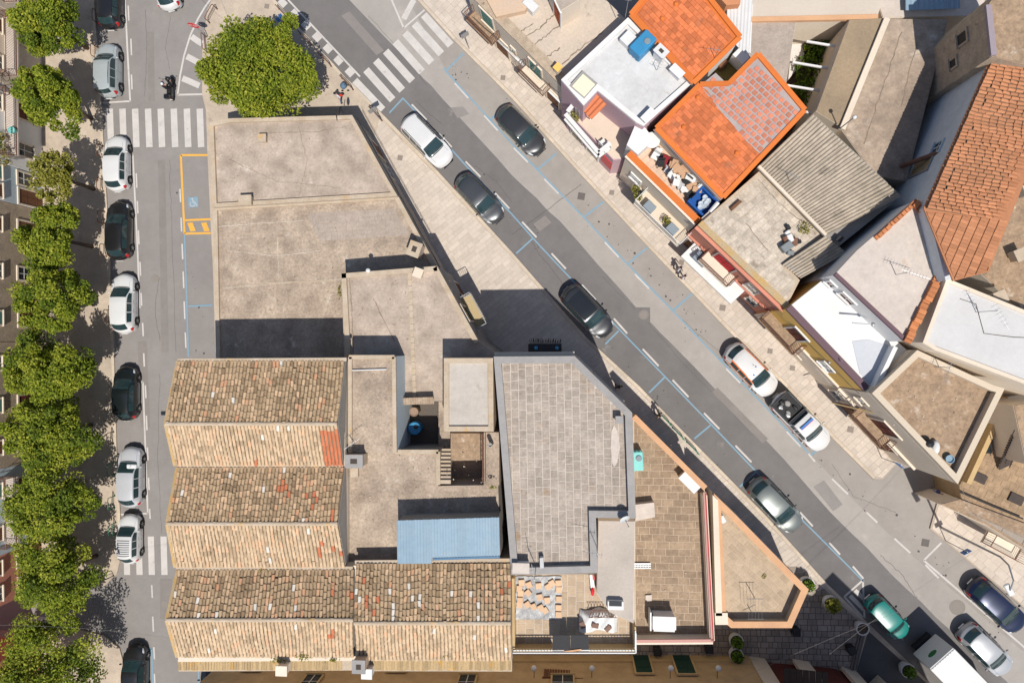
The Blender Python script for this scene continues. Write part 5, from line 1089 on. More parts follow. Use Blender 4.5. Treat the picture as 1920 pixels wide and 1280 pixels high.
# R6 : red house with stone roof
R6 = House('salmon red house with pale stone slab roof and red shuttered balcony', [(1307, 423), (1424, 320), (1547, 441), (1472, 497), (1500, 525), (1472, 580)], 6.5, red_wall); R6.roof(mortar)
pave(R6.t, inset(R6.pts, .2), 6.543, .42, .46, R(41), grey_stone, 'flagstone', gap=.02, th=.03, jit=.006, vary=.3, seed=71, limit=260)
A, B, n = R6.edge((1307, 423), (1472, 580)); b = MB(); p0, p1 = A - n * .2, B - n * .2; b.bar((p0.x, p0.y, 6.6), (p1.x, p1.y, 6.6), .4, .2); b.build('parapet', lichen, R6.t); R6.cornice(A, B, n, 6.3, .2, .2, red_wall); R6.cornice(A, B, n, 3.3, .14, .14, red_wall)
R6.opening(A, B, n, .40, 3.55, 1.5, 2.0, red_cloth, pale_roof, 'door'); R6.balcony(A, B, n, .40, 3.5, 2.6, .9, cream_wall, rust)
R6.opening(A, B, n, .72, 4.0, .8, 1.3, glass, pale_roof); R6.opening(A, B, n, .85, 1.5, .7, 1.0, glass, pale_roof); R6.opening(A, B, n, .12, .15, 1.2, 2.3, wood, pale_roof, 'door'); R6.opening(A, B, n, .6, .15, 1.2, 2.3, glass, pale_roof, 'door')
aw = thing('shop_awning', 'long white awning along the red house shopfront', 'awning', (*(A + (B - A) * .42), 2.6)); d = (B - A).normalized(); p0, p1 = A + (B - A) * .1 + n * .05, A + (B - A) * .72 + n * .05; b = MB(); q = [Vector((p0.x, p0.y, 3.0)), Vector((p1.x, p1.y, 3.0)), Vector((p1.x + n.x * 1.25, p1.y + n.y * 1.25, 2.55)), Vector((p0.x + n.x * 1.25, p0.y + n.y * 1.25, 2.55))]; b.add(q + [v - Vector((0, 0, .05)) for v in q], [(0, 1, 2, 3), (7, 6, 5, 4), (0, 4, 5, 1), (1, 5, 6, 2), (2, 6, 7, 3), (3, 7, 4, 0)]); b.build('fabric', tarp_w, aw); b = MB(); b.tube([q[2], q[3]], .035, 6); b.build('front_bar', steel, aw)
b = MB(); q0 = A + (B - A) * .24 + n * .6; b.box((q0.x, q0.y, 3.15), (1.0, .7, .3), math.atan2(d.y, d.x)); tag(b.build('cooling_unit', mat('slate_unit', (.22, .26, .31), None, 1, .6, 10, .1, .1), None, bevel=.03), 'slate grey unit resting on the white awning', 'unit')
jk = random.Random(8)
for k in range(9):
    b = MB(); c = P(1470 + jk.uniform(0, 28), 465 - jk.uniform(-10, 40) + k, 6.6); s = jk.uniform(.3, .7); b.box((c.x, c.y, 6.58 + s * .35), (s, s * .7, s * .7), jk.random() * 3); tag(b.build('scrap_box', [black, mat('scrap_grey', (.2, .22, .23), None, 1, .7, 10, .1, .1), rust, whiteplastic][k % 4], None, bevel=.04), ['black', 'grey', 'rusty', 'white'][k % 4] + ' scrap piled against the corrugated roof', 'scrap', 'scrap heap by the corrugated roof')
plant(1508, 428, 6.57, .4, 'yellow shrub growing by the corrugated roof scrap', 90, leaf_b)
tag(prism('roof_bench', PP([(1370, 390), (1388, 374), (1392, 378), (1374, 394)], 6.9), 6.57, 6.85, wood), 'small wooden bench on the stone slab roof', 'bench')
# R5 corrugated
R5 = thing('corrugated_shed', 'long shed with wavy grey fibre cement roof behind the red house', 'shed', P(1560, 360, 0))
wp = ccw(PP([(1527, 218), (1688, 368), (1502, 518), (1470, 497), (1547, 440), (1423, 312)], 6.6)); prism('wall', wp, -.02, 6.75, grey_wall, R5)
corrugated(R5, P(1422, 312, 7.0), P(1548, 441, 7.0), P(1524, 214, 7.5), P(1690, 368, 7.5), corr, .19, .045, 'roof_sheet', 8); corrugated(R5, P(1466, 496, 6.75), P(1501, 522, 6.75), P(1547, 442, 7.0), P(1588, 474, 7.0), corr, .19, .045, 'roof_sheet', 2)
b = MB(); b.bar(P(1422, 312, 7.0), P(1548, 441, 7.0), .18, .22); b.build('verge', beige_wall, R5)
antenna(1482, 340, 7.2, 1.2, R(150), 'little white antenna on the corrugated shed roof', n=3, L=.9)
tag(prism('roof_board', PP([(1567, 450), (1575, 441), (1584, 445), (1577, 453)], 7.3), 7.1, 7.25, black), 'black board lying on the corrugated roof', 'board')
# R9/R10 : yellow house, white terrace, beige roof with brick parapet
R9 = House('yellow house with white roof terrace and purple coping over the street', [(1472, 580), (1545, 522), (1700, 655), (1655, 725), (1616, 731)], 7.0, yellow_wall); R9.roof(white_wall)
A, B, n = R9.edge((1472, 580), (1616, 731)); b = MB(); p0, p1 = A - n * .2, B - n * .2; b.bar((p0.x, p0.y, 7.15), (p1.x, p1.y, 7.15), .42, .25); b.build('coping', purple_cap, R9.t)
R9.opening(A, B, n, .3, 3.9, 1.1, 2.1, darkred, white_wall, 'door'); R9.balcony(A, B, n, .22, 3.8, 3.2, .9, roof_brown, rust); R9.opening(A, B, n, .72, 4.3, .8, 1.0, glass, white_wall); R9.opening(A, B, n, .55, 1.4, 1.0, .8, iron, cream_wall); R9.opening(A, B, n, .12, .15, 1.2, 2.3, wood, cream_wall, 'door'); R9.opening(A, B, n, .85, .15, 1.2, 2.3, wood, cream_wall, 'door')
b = MB(); p0, p1 = A + n * .04, B + n * .04; b.bar((p0.x, p0.y, 1.7), (p1.x, p1.y, 1.7), .08, 3.4); b.build('plinth', cream_wall, R9.t); R9.cornice(A, B, n, 3.5, .14, .12, cream_wall)
lp = MB(); q = A + (B - A) * .66; lp.tube([(q.x, q.y, 6.0), (q.x + n.x * -.2, q.y + n.y * -.2, 7.6)], .03, 6); lp.ball((q.x, q.y, 6.0), .12, 8); tag(lp.build('wall_lamp', steel), 'thin bracket lamp over the yellow facade', 'lamp')
b = MB(); b.prism(PP([(1598, 640), (1628, 636), (1676, 650), (1640, 728), (1612, 700)], 7.05), 7.02, 7.06); b.build('shaded_well_patch', mat('blue_grey_shade', (.50, .52, .56), None, 1, .9, 8, .08, .1), R9.t)  # flat patch with the shade of a sunken well painted in blue-grey
b = MB(); b.bar(P(1674, 650, 7.4), P(1636, 730, 7.4), .25, .8); b.build('side_wall', white_wall, R9.t)
R10 = House('upper house with beige flat roof and crumbling orange brick parapet', [(1562, 516), (1605, 470), (1708, 380), (1796, 467), (1756, 512), (1694, 640)], 9.0, white_wall, z0=0); R10.roof(pale_roof)
A, B, n = R10.edge((1562, 516), (1694, 640)); b = MB(); p0, p1 = A - n * .1, B - n * .1; b.bar((p0.x, p0.y, 9.1), (p1.x, p1.y, 9.1), .22, .2); b.build('coping', purple_cap, R10.t)
R10.opening(A, B, n, .33, 7.4, .9, .7, darkred, white_wall); R10.opening(A, B, n, .1, 7.3, .4, .7, wood, white_wall)
def brickwall(par, a, b_, z, rows, th=.3, name='brick', m=None, seed=0, limit=300):
    A, B = P(*a, z), P(*b_, z); d = (B - A); L = d.length; d.normalize(); ang = math.atan2(d.y, d.x); rg = random.Random(seed); nb = MB(); inv = WM(par).inverted()
    for r in range(rows):
        n = int(L / .27)
        for k in range(n):
            if r == rows - 1 and rg.random() < .35: continue
            c = A + d * ((k + .5 + (.5 if r % 2 else 0) * (k < n - 1)) * L / n); o = link(name, boxmesh(name, (.255, th, .15), m or brick_or, .012), par); o.matrix_local = inv @ Matrix.Translation((c.x + rg.uniform(-.01, .01), c.y + rg.uniform(-.01, .01), z + .16 * (r + 1))) @ Matrix.Rotation(ang + rg.uniform(-.03, .03), 4, 'Z')
for k, (a, b_) in enumerate([((1709, 378), (1800, 468)), ((1800, 472), (1757, 518)), ((1757, 520), (1697, 642)), ((1640, 448), (1705, 388))]): brickwall(R10.t, a, b_, 9.03, 2, .42 if k != 3 else .25, seed=k)
antenna(1680, 515, 9.05, 1.6, R(-20), 'fallen looking antenna mast on the beige roof', n=8, L=1.6); chimney(1797, 473, 9.4, .45, .45, .8, R(45), 'pale chimney on the corner of the brick parapet', mortar); chimney(1786, 470, 9.05, .9, .5, .7, R(-30), 'grey triangular vent against the brick parapet', grey_wall)
b = MB(); b.bar(P(1598, 605, 8.3), P(1637, 608, 8.3), .08, .08); b.ball(tuple(P(1637, 608, 8.3)), .14, 8); tag(b.build('floodlight_arm', steel), 'steel flood lamp arm against the white penthouse wall', 'lamp')
# R14 brown terrace building at the side street corner
R14 = House('beige corner house with brown gravel roof at the side street', [(1635, 737), (1720, 656), (1862, 722), (1884, 728), (1796, 907)], 8.3, beige_wall)
bpy.data.objects.remove(R14.wall); prism('wall', R14.pts, -.05, 7.75, beige_wall, R14.t); prism('roof', inset(R14.pts, .02), 7.73, 7.8, roof_brown, R14.t)
q = R14.pts; ring('parapet', q, .34, 7.8, 8.3, mat('corner_parapet', (.57, .48, .375), None, 1, .9, 10, .1, .1), R14.t)
A, B, n = R14.edge((1635, 737), (1796, 907))
R14.opening(A, B, n, .12, 1.2, .9, 1.4, glass, cream_wall); R14.opening(A, B, n, .13, 5.0, .5, .8, glass, cream_wall); R14.opening(A, B, n, .46, 3.8, 1.4, 2.2, darkred, cream_wall, 'door'); R14.balcony(A, B, n, .44, 3.7, 2.9, .9, roof_brown, rust); R14.opening(A, B, n, .3, .15, 1.2, 2.4, wood, cream_wall, 'door'); R14.opening(A, B, n, .75, .15, 1.2, 2.4, wood, cream_wall, 'door'); R14.cornice(A, B, n, 3.4, .16, .14, cream_wall)
b = MB(); b.tube([P(1560, 755, 3.5), P(1648, 776, 5.6)], .045, 6); b.ball(tuple(P(1649, 777, 5.6)), .16, 10); tag(b.build('facade_pole', ochre), 'ochre pole fixed across the beige facade', 'pole')
b = MB(); b.ball(tuple(P(1740, 831, 8.1)), (.35, .3, .3), 10); tag(b.build('rubbish_bag', black, None, smooth=True), 'black rubbish bag in the gravel roof corner', 'bag'); b = MB(); b.ball(tuple(P(1754, 838, 8.0)), (.25, .45, .2), 10); tag(b.build('white_sack', tarp_w, None, smooth=True), 'white sack in the gravel roof corner', 'sack'); b = MB(); b.lathe([(.2, 7.8), (.26, 8.1), (.22, 8.1), (.2, 8.0)], (P(1780, 860, 8).x, P(1780, 860, 8).y, 0), 12); tag(b.build('paint_bucket', mat('steel_blue_bucket', (.2, .3, .38), None, 1, .5, 10, .1, 0)), 'steel blue bucket at the gravel roof corner', 'bucket')
antenna(1752, 687, 7.8, 1.7, R(-110), 'antenna with red tip on the gravel roof', n=6)
# further roofs to the east
R11 = thing('long_tiled_house', 'tall pale blue house with long old terracotta roof', 'building', P(1840, 330, 0))
wp = ccw(PP([(1862, 112), (1990, 150), (1925, 300), (1836, 510), (1775, 526), (1740, 388)], 10.2)); prism('wall', wp, -.02, 10.1, mat('pale_sky_wall', (.60, .64, .68), (.54, .58, .62), .5, .9, 8, .1, .2, spots=(.44, .45, .46), sp_scale=.7, sp_lo=.62, mott=.1), R11)
pA, pB, pC = P(1862, 110, 10.1), P(1740, 390, 10.1), P(1925, 330, 11.1); pl11 = plane3(pA, pB, pC)
rq = PP([(1862, 110), (1990, 150), (1920, 310), (1838, 512), (1780, 528), (1738, 388)], 10.4); b = MB(); rqc = ccw(rq); b.prism(rqc, [pl11(p.x, p.y) - .1 for p in rqc], [pl11(p.x, p.y) for p in rqc]); b.build('roof_deck', terra, R11)
flat_tiles(R11, ccw(PP([(1742, 396), (1874, 418), (1836, 511), (1783, 526)], 10.4)), ang_px((1862, 110), (1740, 390)), terra, .42, .21, plane=pl11, seed=12, th=.05, bond=0)
barrel_slope(R11, P(1738, 390, 10.2), P(1862, 110, 10.2), P(1874, 414, 11.0), P(1998, 134, 11.0), terra, 19, pitch=.21)
A, B = P2(1862, 112, 10.2), P2(1740, 388, 10.2); hh = House.__new__(House); hh.t = R11; hh.wall_m = white_wall; hh.c = Vector((P2(1840, 330, 8).x, P2(1840, 330, 8).y)); nn = outward(A, B, hh.c)
hh.opening(A, B, nn, .52, 7.6, .6, .8, glass, blue_wall); hh.opening(A, B, nn, .62, 5.7, .9, 2.2, mat('plank_shutter', (.30, .22, .12), None, 1, .9, 10, .2, .2), grey_wall, 'door')
R12 = House('brown flat roofs behind the long terracotta roof', [(1838, 512), (1912, 322), (2000, 330), (2000, 600), (1905, 575)], 7.0, beige_wall); R12.roof(roof_brown)
for k, (x, y) in enumerate([(1862, 558), (1916, 360), (1900, 480)]): chimney(x, y, 7.02, .6, .6, .7, .4, ['pale capped vent by the old tile edge', 'dark shed vent near the long terracotta roof', 'mid vent on the brown flat roof'][k], mortar)
R13 = House('white flat roof with cable loops east of the brick parapet', [(1773, 522), (1920, 582), (2000, 610), (2000, 750), (1750, 656), (1728, 642)], 9.2, cream_wall); R13.roof(mat('white_membrane', (.57, .56, .555), (.51, .50, .495), .5, .8, 6, .06, .1, spots=(.45, .40, .35), sp_scale=.35, sp_lo=.66)); ring('parapet', R13.pts, .22, 9.22, 9.34, beige_wall, R13.t)
antenna(1830, 585, 9.24, 2.0, R(-60), 'long antenna mast lying over the white membrane roof', n=6, L=1.6); cb3 = MB(); cb3.tube([P(1800, 560, 9.25), P(1830, 570, 9.25), P(1845, 625, 9.25), P(1900, 632, 9.25), P(1925, 633, 9.25)], .02, 5); tag(cb3.build('roof_cable', black), 'dark cable looping over the white membrane roof', 'cable')
R15 = House('brown terraced house in the side street with outside stairs', [(1886, 730), (2000, 730), (2000, 1010), (1880, 985), (1802, 935), (1798, 910)], 3.2, gold_stone); R15.roof(mat('brown_screed', (.33, .23, .145), (.27, .19, .12), .5, .95, 10, .25, .3))
pave(R15.t, inset(R15.pts, .1), 3.245, .55, .55, R(-25), mat('brown_tile', (.36, .25, .155), (.29, .20, .125), .6, .92, 7, .2, .3, isl=.1, mott=.25), 'floor_tile', gap=.015, th=.03, jit=.002, seed=91, limit=200)
b = MB(); b.tube([P(1800, 922, 3.5), P(1860, 948, 3.5), P(1918, 972, 3.5)], .05, 6); b.build('drain_pipe', black, R15.t)
for a_, b_2 in (((1886, 745), (1812, 905)),): b = MB(); b.bar(P(*a_, 3.5), P(*b_2, 3.5), .3, .55); b.build('terrace_wall', ochre, R15.t)
for k_, (x_, y_) in enumerate([(1836, 895), (1905, 935), (1862, 775)]): o = MB(); c = P(x_, y_, 3.3); o.box((c.x, c.y, 3.3), (.9, .6, .14), R(-25)); o.build('skylight_frame', iron, R15.t)
stt = thing('metal_staircase', 'dark iron outside staircase on the brown side street house', 'stairs', P(1895, 850, 3.2))
for k in range(14): b = MB(); b.box(P(1884 + k * 1.9, 872 - k * 4.5, 3.4 + k * .16), (.9, .26, .04), R(25)); b.build('tread', iron, stt)
b = MB(); b.tube([P(1876, 868, 4.0), P(1902, 806, 6.2)], .03, 5); b.tube([P(1893, 876, 4.0), P(1919, 814, 6.2)], .03, 5); b.build('handrail', iron, stt)
up15 = House('tan upper storey with dark openings behind the iron stairs', [(1900, 760), (2000, 740), (2000, 880), (1924, 870)], 6.2, cream_wall, z0=3.2); up15.roof(roof_brown)
tag(prism('dark_hatch', PP([(1852, 828), (1862, 822), (1862, 850), (1836, 850)], 3.5), 3.2, 3.4, glass), 'dark glazed hatch in the brown side street terrace', 'hatch')
R18 = House('low stone house on the far corner of the side street', [(1762, 945), (1800, 935), (2000, 1010), (2000, 1080), (1925, 1032), (1850, 985)], 3.4, cream_wall); R18.roof(roof_brown)
pave(R18.t, inset(PP([(1790, 948), (1990, 1030), (1990, 1070), (1850, 982)], 3.4), .1), 3.455, 1.0, 1.5, R(-25), mat('greyish_slab', (.32, .27, .225), None, 1, .9, 8, .15, .2, isl=.06), 'roof_slab', gap=.06, th=.04, seed=81)
A, B, n = R18.edge((1762, 945), (1925, 1032)); R18.balcony(A, B, n, .88, 2.2, 2.4, .9, cream_wall, rust)
# north-east corner: yards, garden, concrete ramps
R16 = House('cream rendered roof above the walled garden', [(1412, -14), (1660, -14), (1645, 32), (1402, 40)], 6.0, cream_wall); R16.roof(mat('cream_roof', (.56, .49, .415), (.52, .45, .38), .4, .92, 6, .06, .1)); b = MB(); b.bar(P(1402, 38, 6.1), P(1645, 33, 6.1), .3, .25); b.build('parapet', orange_cap, R16.t)
WS = thing('white_sheet_roof', 'white ribbed metal roof between orange tiles and gravel roof', 'roof', P(1390, 60, 0)); prism('wall', PP([(1362, 8), (1412, 8), (1408, 100), (1362, 66)], 6.2), -.02, 6.15, white_wall, WS); corrugated(WS, P(1362, 68, 6.2), P(1404, 108, 6.2), P(1364, -12, 6.5), P(1412, -12, 6.5), white_metal, .28, .02, 'roof_panel', 5)
prism('brown_room', PP([(1340, -14), (1390, -14), (1388, 8), (1362, 10)], 7.0), 6.0, 7.0, terra, WS)
RG_ = House('grey gravel roof beside the walled garden', [(1405, 42), (1492, 42), (1472, 172), (1452, 155), (1400, 110)], 6.0, beige_wall); RG_.roof(roof_grey)
GA = struct(prism('garden_ground', PP([(1480, 42), (1600, 40), (1545, 235), (1465, 235)], 2.0), -.02, 2.0, soil))
prism('garden_terrace', PP([(1488, 46), (1590, 42), (1535, 76), (1512, 82), (1506, 110), (1490, 135), (1478, 150)], 2.3), 2.0, 2.3, mat('garden_paving', (.62, .58, .55), None, 1, .9, 8, .1, .1), GA)
for k, (x, y, r_) in enumerate([(1524, 92, .8), (1518, 138, 1.25), (1504, 186, 1.2), (1552, 78, .7)]): plant(x, y, 2.05, r_, ['small dark shrub by the maroon garden pot', 'big fresh green shrub between the garden beams', 'low fresh green shrub at the orange roof corner', 'dark shrub in the shaded garden corner'][k], int(420 * r_), leaf_c, r_ * 1.3, leaf=.22)
b = MB(); b.lathe([(.25, 2.0), (.32, 2.5), (.27, 2.5)], (P(1512, 90, 2.2).x, P(1512, 90, 2.2).y, 0), 12); tag(b.build('garden_pot', darkred), 'maroon garden pot beside the shrubs', 'pot')
for k, (a, b_) in enumerate([((1512, 78), (1572, 88)), ((1486, 117), (1556, 129)), ((1474, 160), (1541, 171)), ((1502, 208), (1525, 213))]):
    b = MB(); b.bar(P(*a, 5.2), P(*b_, 5.2), .12, .12); tag(b.build('pergola_beam', white_wall), ['white beam over the garden paving', 'white beam crossing above the big green shrub', 'white beam above the low green shrub', 'short white beam by the corrugated roof'][k], 'beam')
R17 = House('long brown concrete roof strip with raised kerb', [(1592, 38), (1662, 34), (1580, 240), (1530, 208)], 6.3, beige_wall); R17.roof(mat('ochre_concrete', (.34, .255, .165), (.27, .205, .14), .5, .95, 8, .2, .25, spots=(.22, .175, .125), sp_scale=.9, sp_lo=.64))
YD = House('wide stained concrete roof yard under the tall old wall', [(1662, 36), (1778, 36), (1700, 340), (1640, 330), (1578, 244)], 5.5, beige_wall); YD.roof(roof_concrete)
b = MB(); b.bar(P(1662, 36, 6.4), P(1578, 243, 6.4), .35, .3); b.build('kerb', beige_wall, R17.t)
TW = House('tall weathered stone house with small black windows', [(1850, 12), (1868, -14), (2000, -14), (2000, 140), (1860, 106)], 11.0, stone_wall); TW.roof(roof_brown)
A, B = P2(1850, 12, 11), P2(1860, 106, 11); nn = Vector((-1, 0)); d = (B - A).normalized(); nn = Vector((d.y, -d.x)); nn = nn if nn.x < 0 else -nn
for u, z, w, h in ((.25, 8.2, .6, .85), (.62, 7.2, .45, .6)): TW.opening(A, B, nn, u, z, w, h, glass, stone_wall, shutters=black)
b = MB(); p0, p1 = A, B; b.bar((p0.x, p0.y, 11.1), (p1.x, p1.y, 11.1), .3, .2); b.build('coping', mat('mauve_coping', (.30, .25, .28), None, 1, .9, 10, .1, .1), TW.t)
UR = House('low roofs with pale blue sheet at the northern edge', [(1640, -14), (1850, -14), (1840, 30), (1655, 34)], 4.8, beige_wall); UR.roof(pale_roof); corrugated(UR.t, P(1698, 20, 5.3), P(1800, 16, 5.3), P(1698, -14, 5.4), P(1800, -14, 5.4), blue_metal, .3, .03, 'roof_sheet', 4)
pl = thing('roof_lamp_pole', 'thin steel lamp pole on the concrete roof kerb', 'lamp', P(1575, 241, 6.5)); b = MB(); b.tube([(0, 0, 0), (0, 0, 2.1)], .035, 6); b.build('pole', steel, pl, local=True); b = MB(); b.ball((0, 0, 2.15), .13, 10); b.build('head', whiteplastic, pl, local=True, smooth=True)
pl = thing('steam_pipe', 'fat brown pipe with white cap sloping up the pale blue wall', 'pipe', P(1690, 315, 5.5)); b = MB(); b.tube([P(1690, 312, 5.7), P(1782, 278, 9.0)], .14, 10); b.build('pipe', rust, pl); b = MB(); b.ball(tuple(P(1784, 277, 9.1)), .22, 10); b.build('cap', whiteplastic, pl, smooth=True)

# ------------------------------------------------------------------ western row and southern fronts
def west_house(y0, y1, h, wall, label, roofm):
    A, B = P2(80, y0, 0), P2(82, y1, 0); pts = [A, B, B + Vector((-9, 0)), A + Vector((-9, 0))]
    hs = House(label, None, h, wall, pts=pts); hs.roof(roofm); hs.parapet(wall, .3, .6)
    return hs, A, B, Vector((1, 0))
WL = [(-60, 60, 6.5, cream_wall, 'cream house behind the northernmost street trees'), (61, 190, 7.5, beige_wall, 'beige house with rusty balcony and bicycle behind the trees'), (191, 330, 7, white_wall, 'white house with plant filled balcony behind the trees'), (331, 395, 6, blue_wall, 'pale grey house with ochre pilaster behind the trees'), (396, 640, 6.5, stone_wall, 'rough stone house with dark doorway behind the trees'), (641, 860, 6.5, stone_wall, 'old stone house with grey arch behind the tallest trees'), (861, 1010, 6.8, blue_wall, 'sky blue house with maroon door behind the trees'), (1011, 1098, 6.0, red_wall, 'dark red shop front at the side street corner'), (1195, 1330, 6.5, red_wall, 'brick red house beyond the side street')]
for k, (y0, y1, h, wm, lab) in enumerate(WL):
    hs, A, B, n = west_house(y0, y1, h, wm, lab, roof_old if k % 2 else roof_old2)
    L = (B - A).length; m_ = max(2, int(L / 2.6))
    for j in range(m_):
        u = (j + .5) / m_
        hs.opening(A, B, n, u, .15, 1.1, 2.3, [wood, glass, darkred, green_shut][(j + k) % 4], cream_wall, 'door') if (j + k) % 2 == 0 else hs.opening(A, B, n, u, 1.1, .9, 1.4, glass, cream_wall)
        hs.opening(A, B, n, u, 4.0, .9, 1.6, glass, cream_wall, shutters=[green_shut, wood, None][(j + k) % 3])
    if k in (0, 1, 2, 6): hs.balcony(A, B, n, .5, 3.7, min(L * .8, 5), 1.0, pale_roof, rust)
bk = thing('bicycle', 'dark bicycle leaning on the rusty western balcony', 'bicycle', P(18, 160, 3.75), R(90))
for x in (-.5, .5):
    b = MB(); pts = [(x + .32 * math.cos(t), 0, .33 + .32 * math.sin(t)) for t in np.linspace(0, 6.283, 20)]; b.tube(pts, .022, 5); w_ = b.build('wheel', black, bk, local=True)
    b = MB()
    for t in np.linspace(0, 3.14, 7)[:-1]: b.tube([(x - .31 * math.cos(t), 0, .33 - .31 * math.sin(t)), (x + .31 * math.cos(t), 0, .33 + .31 * math.sin(t))], .005, 3)
    b.build('spokes', steel, w_, local=True)
b = MB()
for p in ([(-.5, 0, .33), (-.15, 0, .35), (.35, 0, .75), (-.22, 0, .72), (-.5, 0, .33)], [(-.15, 0, .35), (-.25, 0, .85)], [(.5, 0, .33), (.35, 0, .95)]): b.tube(p, .018, 5)
b.build('frame', iron, bk, local=True); b = MB(); b.tube([(.33, -.25, .98), (.35, 0, .95), (.33, .25, .98)], .015, 5); b.build('handlebar', black, bk, local=True); b = MB(); b.box((-.27, 0, .88), (.25, .13, .06)); b.build('saddle', black, bk, local=True, bevel=.02)
for k, (x, y) in enumerate([(12, 262), (15, 285), (20, 305)]): plant(x, y, 3.8, .45, ['balcony plant at the tub end of the white house', 'balcony plant in the middle of the white house', 'balcony plant at the pilaster end of the white house'][k], 120, leaf_b, .6, pot=(.25, .35))
b = MB(); b.lathe([(.2, 3.75), (.27, 4.05), (.23, 4.05)], (P(24, 245, 3.9).x, P(24, 245, 3.9).y, 0), 12); tag(b.build('turquoise_bowl', turq), 'turquoise tub on the white house balcony', 'tub')
b = MB(); q = [P(-10, 905, 3.4), P(25, 905, 3.4), P(38, 985, 2.9), P(-10, 1000, 2.9)]
# southern stone front across the alley
SA, SB = P2(428, 1229, 0), P2(1402, 1229, 0)
SO = House('long golden stone front facing the shaded southern alley', None, 7.0, gold_stone, pts=[SA, SB, SB + Vector((0, -8)), SA + Vector((0, -8))]); SO.roof(roof_brown); n = Vector((0, 1)); ln = (SB - SA).length
fx = lambda px: (P2(px, 1229, 0).x - SA.x) / ln
wl = WM(SO.t).inverted()
cnt = 0
for r_ in range(9):
    x = SA.x + (r_ % 2) * .25
    if r_ * .3 + 1.0 > 3.8: break
    while x < SB.x - .6:
        o = link('ashlar_block', boxmesh('ashlar_block', (.52, .26, .04), gold_stone, .012), SO.t) if cnt < 300 and x > P2(900, 1229, 0).x else None
        if o: o.matrix_local = wl @ Matrix.Translation((x + .27, SA.y + .03, 1.15 + r_ * .3)) @ Matrix.Rotation(R(-90), 4, 'X'); cnt += 1
        x += .55
b = MB(); b.bar((SA.x, SA.y + .06, .55), (SB.x, SB.y + .06, .55), .12, 1.0); b.build('plinth', ochre, SO.t)
for px, z, w, h, m_ in ((1201, .16, 1.1, 2.7, dark_green), (1276, .16, 1.2, 2.8, dark_green), (1056, 3.2, 1.4, 1.6, glass), (620, 3.2, 1.1, 1.6, glass), (760, .16, 1.2, 2.5, wood), (890, 3.2, 1.1, 1.6, glass), (500, .16, 1.2, 2.4, wood)):
    o = SO.opening(SA, SB, n, fx(px), z, w, h, m_, ochre, 'door' if z < 1 else 'window', depth=.1); o.location.y += .10
for k, px in enumerate((1001, 1110, 1258, 1347)):
    t = thing('globe_lamp', ['white globe lamp beside the brown wooden balcony', 'white globe lamp between balcony and green doors', 'white globe lamp between the two green doors', 'white globe lamp past the last green door'][k], 'lamp', P(px, 1252, 3.6)); c = P(px, 1252, 3.6); b = MB(); b.ball((0, 0, 0), .2, 12); b.build('globe', whiteplastic, t, local=True, smooth=True); b = MB(); b.tube([(0, 0, -.15), (0, -.3, -.35), (0, SA.y - c.y, -.35)], .025, 5); b.build('bracket', iron, t, local=True)
wbk = thing('wooden_balcony', 'brown wooden enclosed balcony on the golden stone front', 'balcony', P(1055, 1240, 2.9)); b = MB(); c = P(1055, 1240, 2.8); b.box((c.x, SA.y + .45, 2.7), (2.6, .9, 1.2)); b.build('casing', wood, wbk)
for k in range(14): b = MB(); b.box((c.x - 1.23 + k * .19, SA.y + .93, 2.7), (.15, .05, 1.16)); b.build('plank', wood, wbk)
b = MB(); b.box((c.x, SA.y + .45, 3.34), (2.8, 1.1, .08)); b.build('top', wood, wbk)
b = MB(); c0, c1 = P2(1132, 1257, 3.8), P2(1248, 1257, 3.8); b.bar((c0.x, SA.y + .25, 3.6), (c1.x, SA.y + .25, 3.6), .3, .16); b.build('lintel', pale_roof, SO.t)
b = MB(); pts = [(P2(1190, 1229, 0).x + 2.6 * math.cos(t) * .9, SA.y + .06, 3.7 + 1.2 * math.sin(t)) for t in np.linspace(0, 3.1416, 18)]; b.tube(pts, .14, 6); b.build('arch_trim', ochre, SO.t); b = MB(); b.prism([(P2(1190, 1229, 0).x + 2.2 * math.cos(t), 3.7 + 1.05 * math.sin(t)) for t in np.linspace(0, 3.1416, 14)], 0, .06); o = b.build('fanlight', glass, SO.t, local=True); o.matrix_local = wl @ Matrix.Translation((0, SA.y + .02, 0)) @ Matrix(((1, 0, 0, 0), (0, 0, 1, 0), (0, 1, 0, 0), (0, 0, 0, 1)))
SP = House('dark red pillared shop front on the southern little square', None, 11.0, darkred, pts=[P2(1405, 1236, 0), P2(1560, 1250, 0), P2(1620, 1272, 0), P2(1640, 1360, 0), P2(1400, 1360, 0)]); SP.roof(roof_brown)
for a, b_ in (((1402, 1234), (1432, 1238)), ((1484, 1239), (1514, 1244)), ((1574, 1252), (1604, 1264))):
    q0, q1 = P2(*a, 0), P2(*b_, 0); d = (q1 - q0).normalized(); nn = Vector((-d.y, d.x)) * .25; nn = nn if nn.y > 0 else -nn; b = MB(); b.prism([q0, q1, q1 + nn, q0 + nn], 0, 5.0); b.build('pillar', beige_wall, SP.t)
SQ = House('tall corner house closing the little square to the south', None, 13.8, beige_wall, pts=[P2(1644, 1262, 0), P2(1800, 1412, 0), P2(1640, 1520, 0), P2(1575, 1330, 0)]); SQ.roof(roof_brown); SQ.parapet(beige_wall, .3, .5)
aw = thing('shop_awning', 'dark brown slatted awning over the pillared shop front', 'awning', P(1490, 1262, 3.4)); 
